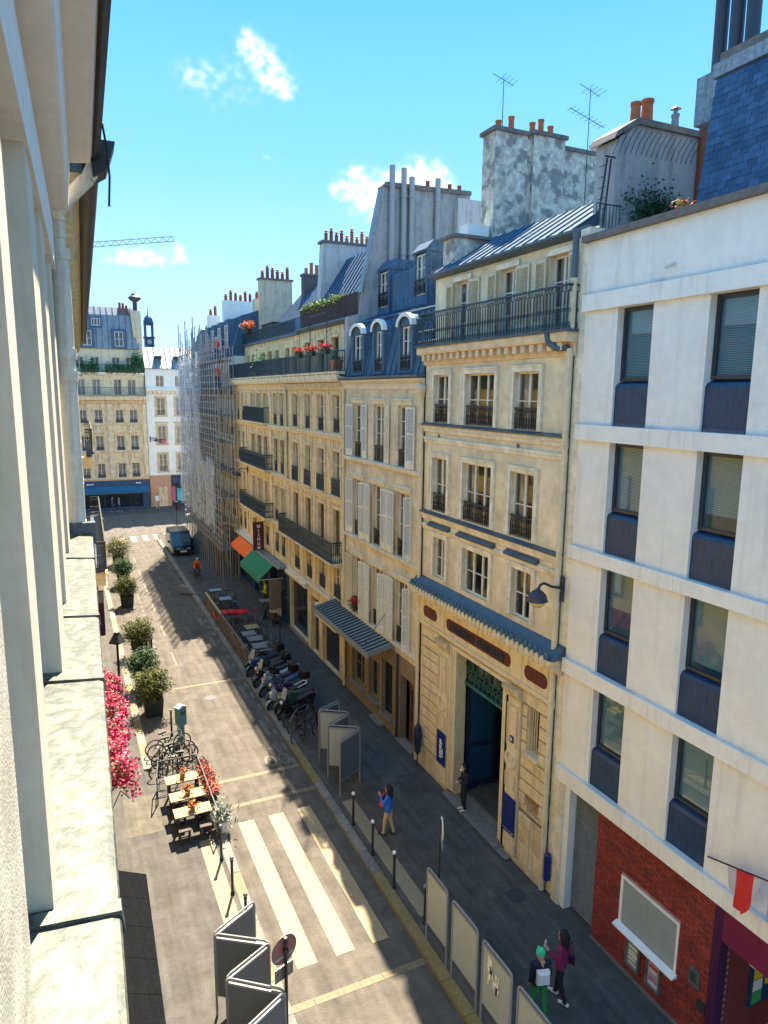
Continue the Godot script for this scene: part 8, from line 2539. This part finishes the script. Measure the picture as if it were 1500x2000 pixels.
func build_people():
	var skin = Color(0.5, 0.3, 0.2)
	var short = [[Vector3(0, 0.055, -0.02), Vector3(0, 0.02, -0.05), 0.1, 0.095]]
	var long = [[Vector3(0, 0.055, -0.02), Vector3(0, 0.0, -0.05), 0.104, 0.1], [Vector3(0, 0.0, -0.06), Vector3(0, -0.24, -0.1), 0.1, 0.06], [Vector3(0.07, 0.0, -0.03), Vector3(0.08, -0.18, -0.05), 0.05, 0.04], [Vector3(-0.07, 0.0, -0.03), Vector3(-0.08, -0.18, -0.05), 0.05, 0.04]]
	var dark = Color(0.015, 0.011, 0.009)
	var a = person("woman with dark hair in a magenta jacket and dark trousers holding a phone", XF(9.32, 0.12, 10.5, PI + 0.45, 1.03), [skin, Color(0.22, 0.012, 0.07), Color(0.012, 0.014, 0.03), Color(0.7, 0.68, 0.64), dark, 1], {"al": Vector3(0.09, 0.1, -0.16), "kl": Vector3(0.1, 0.5, -0.02), "ar": Vector3(-0.09, 0.08, 0.16), "kr": Vector3(-0.1, 0.49, 0.1), "el": Vector3(0.24, 1.12, -0.02), "wl": Vector3(0.22, 1.24, 0.2), "er": Vector3(-0.22, 1.09, -0.06), "wr": Vector3(-0.22, 0.87, 0.02)}, 0.022, long)
	single("phone", "white phone held by the woman in magenta", "phone", BX(-0.035, 0, -0.006, 0.035, 0.15, 0.006), "white_paint", "", XF(9.32, 0.12, 10.5, PI + 0.45, 1.03) * TR(0.21, 1.29, 0.31))
	var hb = MB.new()
	hb.prism([Vector2(-0.12, 0), Vector2(0.12, 0), Vector2(0.1, 0.17), Vector2(-0.1, 0.17)], -0.05, 0.05, "z")
	hb.tube([Vector3(-0.09, 0.17, 0), Vector3(0.05, 0.55, 0.0), Vector3(0.09, 0.17, 0)], 0.01, 5)
	single("handbag", "small dark handbag at the hip of the woman in magenta", "bag", hb, "purple_dark", "", XF(9.32, 0.12, 10.5, PI + 0.45, 1.03) * Transform3D(Basis(Vector3.UP, PI / 2), Vector3(-0.26, 0.8, -0.05)))
	person("person in mint green cap and navy coat walking beside the woman in magenta", XF(8.6, 0.12, 10.35, PI - 0.3, 0.99), [skin, Color(0.012, 0.016, 0.035), Color(0.02, 0.25, 0.06), Color(0.05, 0.05, 0.05), Color(0.05, 0.6, 0.3), 1], {"al": Vector3(0.09, 0.08, 0.15), "kl": Vector3(0.1, 0.49, 0.1), "ar": Vector3(-0.09, 0.1, -0.15), "kr": Vector3(-0.1, 0.5, -0.02)}, 0.022, [[Vector3(0, 0.06, -0.01), Vector3(0, 0.09, -0.03), 0.106, 0.08], [Vector3(0, 0.05, 0.06), Vector3(0, 0.045, 0.13), 0.05, 0.04]])
	var bp = MB.new()
	bp.colored = false
	bp.bevel_box(-0.14, 0, 0, 0.14, 0.32, 0.13, 0.04)
	single("backpack", "small white backpack worn by the person in the mint green cap", "bag", bp, "white_paint", "", XF(8.6, 0.12, 10.35, PI - 0.3, 0.99) * Transform3D(Basis(Vector3.UP, PI), Vector3(0, 1.0, -0.12)))
	person("woman in a bright blue cardigan and beige trousers by the white-topped bollards", XF(8.3, 0.12, 17.4, PI + 0.75, 0.97), [skin, Color(0.02, 0.16, 0.55), Color(0.5, 0.36, 0.22), Color(0.02, 0.02, 0.02), dark, 1], {"al": Vector3(0.09, 0.08, 0.14), "kl": Vector3(0.1, 0.49, 0.09), "ar": Vector3(-0.09, 0.1, -0.14), "kr": Vector3(-0.1, 0.5, -0.02), "el": Vector3(0.26, 1.16, 0.08), "wl": Vector3(0.16, 1.36, 0.22), "er": Vector3(-0.22, 1.09, 0.0), "wr": Vector3(-0.1, 1.02, 0.2)}, 0.022, long)
	var rb = MB.new()
	rb.bevel_box(-0.12, 0, 0, 0.12, 0.36, 0.1, 0.03)
	single("shoulder_bag", "red bag held in front by the woman in blue", "bag", rb, "table_red", "", XF(8.3, 0.12, 17.4, PI + 0.75, 0.97) * TR(0.02, 0.98, 0.15))
	person("person in dark clothes and white face mask standing in the portal doorway", XF(11.02, 0.2, 17.45, -PI / 2 - 0.2, 0.96), [skin, Color(0.012, 0.014, 0.025), Color(0.012, 0.014, 0.03), Color(0.6, 0.58, 0.55), dark, 1], {"el": Vector3(0.22, 1.1, 0.02), "wl": Vector3(0.07, 1.08, 0.22), "er": Vector3(-0.22, 1.1, 0.02), "wr": Vector3(-0.07, 1.08, 0.22), "h": Vector3(0, 1.56, 0.05)}, 0.022, long)
	single("face_mask", "white face mask on the person in the portal doorway", "mask", once("mask", func():
		var m = MB.new()
		m.lathe(Vector3.ZERO, [Vector2(0.001, -0.05), Vector2(0.045, -0.04), Vector2(0.06, 0.0), Vector2(0.05, 0.035), Vector2(0.001, 0.045)], 10)
		return m.mesh()), "white_paint", "", XF(11.02, 0.2, 17.45, -PI / 2 - 0.2, 0.96) * TR(0, 1.5, 0.115))
	person("waiter in a yellow vest at the table under the green awning", XF(10.95, 0.12, 41.4, -PI / 2, 1.0), [skin, Color(0.55, 0.6, 0.03), Color(0.02, 0.02, 0.03), Color(0.02, 0.02, 0.02), dark, 1], {"wl": Vector3(0.12, 1.02, 0.25), "el": Vector3(0.22, 1.12, 0.06)}, 0.034, short)
	person("cyclist in an orange jacket riding between the van and the terrace", XF(8.1, 0.0, 49.8, 0.2, 1.0), [skin, Color(0.8, 0.09, 0.01), Color(0.02, 0.025, 0.04), Color(0.03, 0.03, 0.03), Color(0.6, 0.6, 0.6), 1], {"p": Vector3(0, 1.0, -0.1), "hl": Vector3(0.09, 0.97, -0.1), "hr": Vector3(-0.09, 0.97, -0.1), "kl": Vector3(0.12, 0.75, 0.26), "kr": Vector3(-0.12, 0.6, 0.2), "al": Vector3(0.11, 0.4, 0.1), "ar": Vector3(-0.11, 0.24, 0.05), "w": Vector3(0, 1.15, -0.02), "c": Vector3(0, 1.32, 0.12), "n": Vector3(0, 1.45, 0.2), "h": Vector3(0, 1.57, 0.27), "sl": Vector3(0.17, 1.38, 0.14), "sr": Vector3(-0.17, 1.38, 0.14), "el": Vector3(0.25, 1.16, 0.24), "er": Vector3(-0.25, 1.16, 0.24), "wl": Vector3(0.24, 1.04, 0.4), "wr": Vector3(-0.24, 1.04, 0.4)}, 0.034, short)
	bicycle("dark bicycle ridden by the cyclist in orange", XF(8.1, 0.0, 49.8, 0.2 - PI / 2), "black", "")
	person("upper scaffold worker in a red orange vest", XF(10.25, 15.68, 50.9, -0.4, 0.95), [skin, Color(0.7, 0.05, 0.02), Color(0.02, 0.025, 0.05), Color(0.03, 0.03, 0.03), Color(0.7, 0.7, 0.7), 1], {}, 0.034, short, "scaffold workers")
	person("lower scaffold worker in a bright orange shirt with white helmet", XF(10.25, 13.78, 50.9, 2.8, 0.95), [skin, Color(0.85, 0.06, 0.01), Color(0.012, 0.02, 0.06), Color(0.03, 0.03, 0.03), Color(0.75, 0.75, 0.75), 1], {"el": Vector3(0.3, 1.15, 0.05), "wl": Vector3(0.25, 1.05, 0.28)}, 0.034, short, "scaffold workers")
	person("pedestrian in dark clothes walking past the far blue shop", XF(4.4, 0.12, 81.8, PI / 2, 1.0), [skin, Color(0.08, 0.07, 0.1), Color(0.03, 0.05, 0.1), Color(0.5, 0.5, 0.5), dark, 1], {"al": Vector3(0.09, 0.08, 0.2), "ar": Vector3(-0.09, 0.1, -0.2)}, 0.04, short)
	person("second pedestrian walking past the far blue shop in a grey top", XF(5.1, 0.12, 81.9, PI / 2, 0.97), [skin, Color(0.2, 0.2, 0.24), Color(0.03, 0.04, 0.09), Color(0.5, 0.5, 0.5), dark, 1], {"al": Vector3(0.09, 0.08, -0.2), "ar": Vector3(-0.09, 0.1, 0.2)}, 0.04, short)
	person("pedestrian in a white shirt standing by the pink ground floor", XF(9.35, 0.12, 82.8, 0.3, 1.0), [skin, Color(0.7, 0.68, 0.66), Color(0.5, 0.4, 0.3), Color(0.5, 0.5, 0.5), dark, 1], {}, 0.04, short)
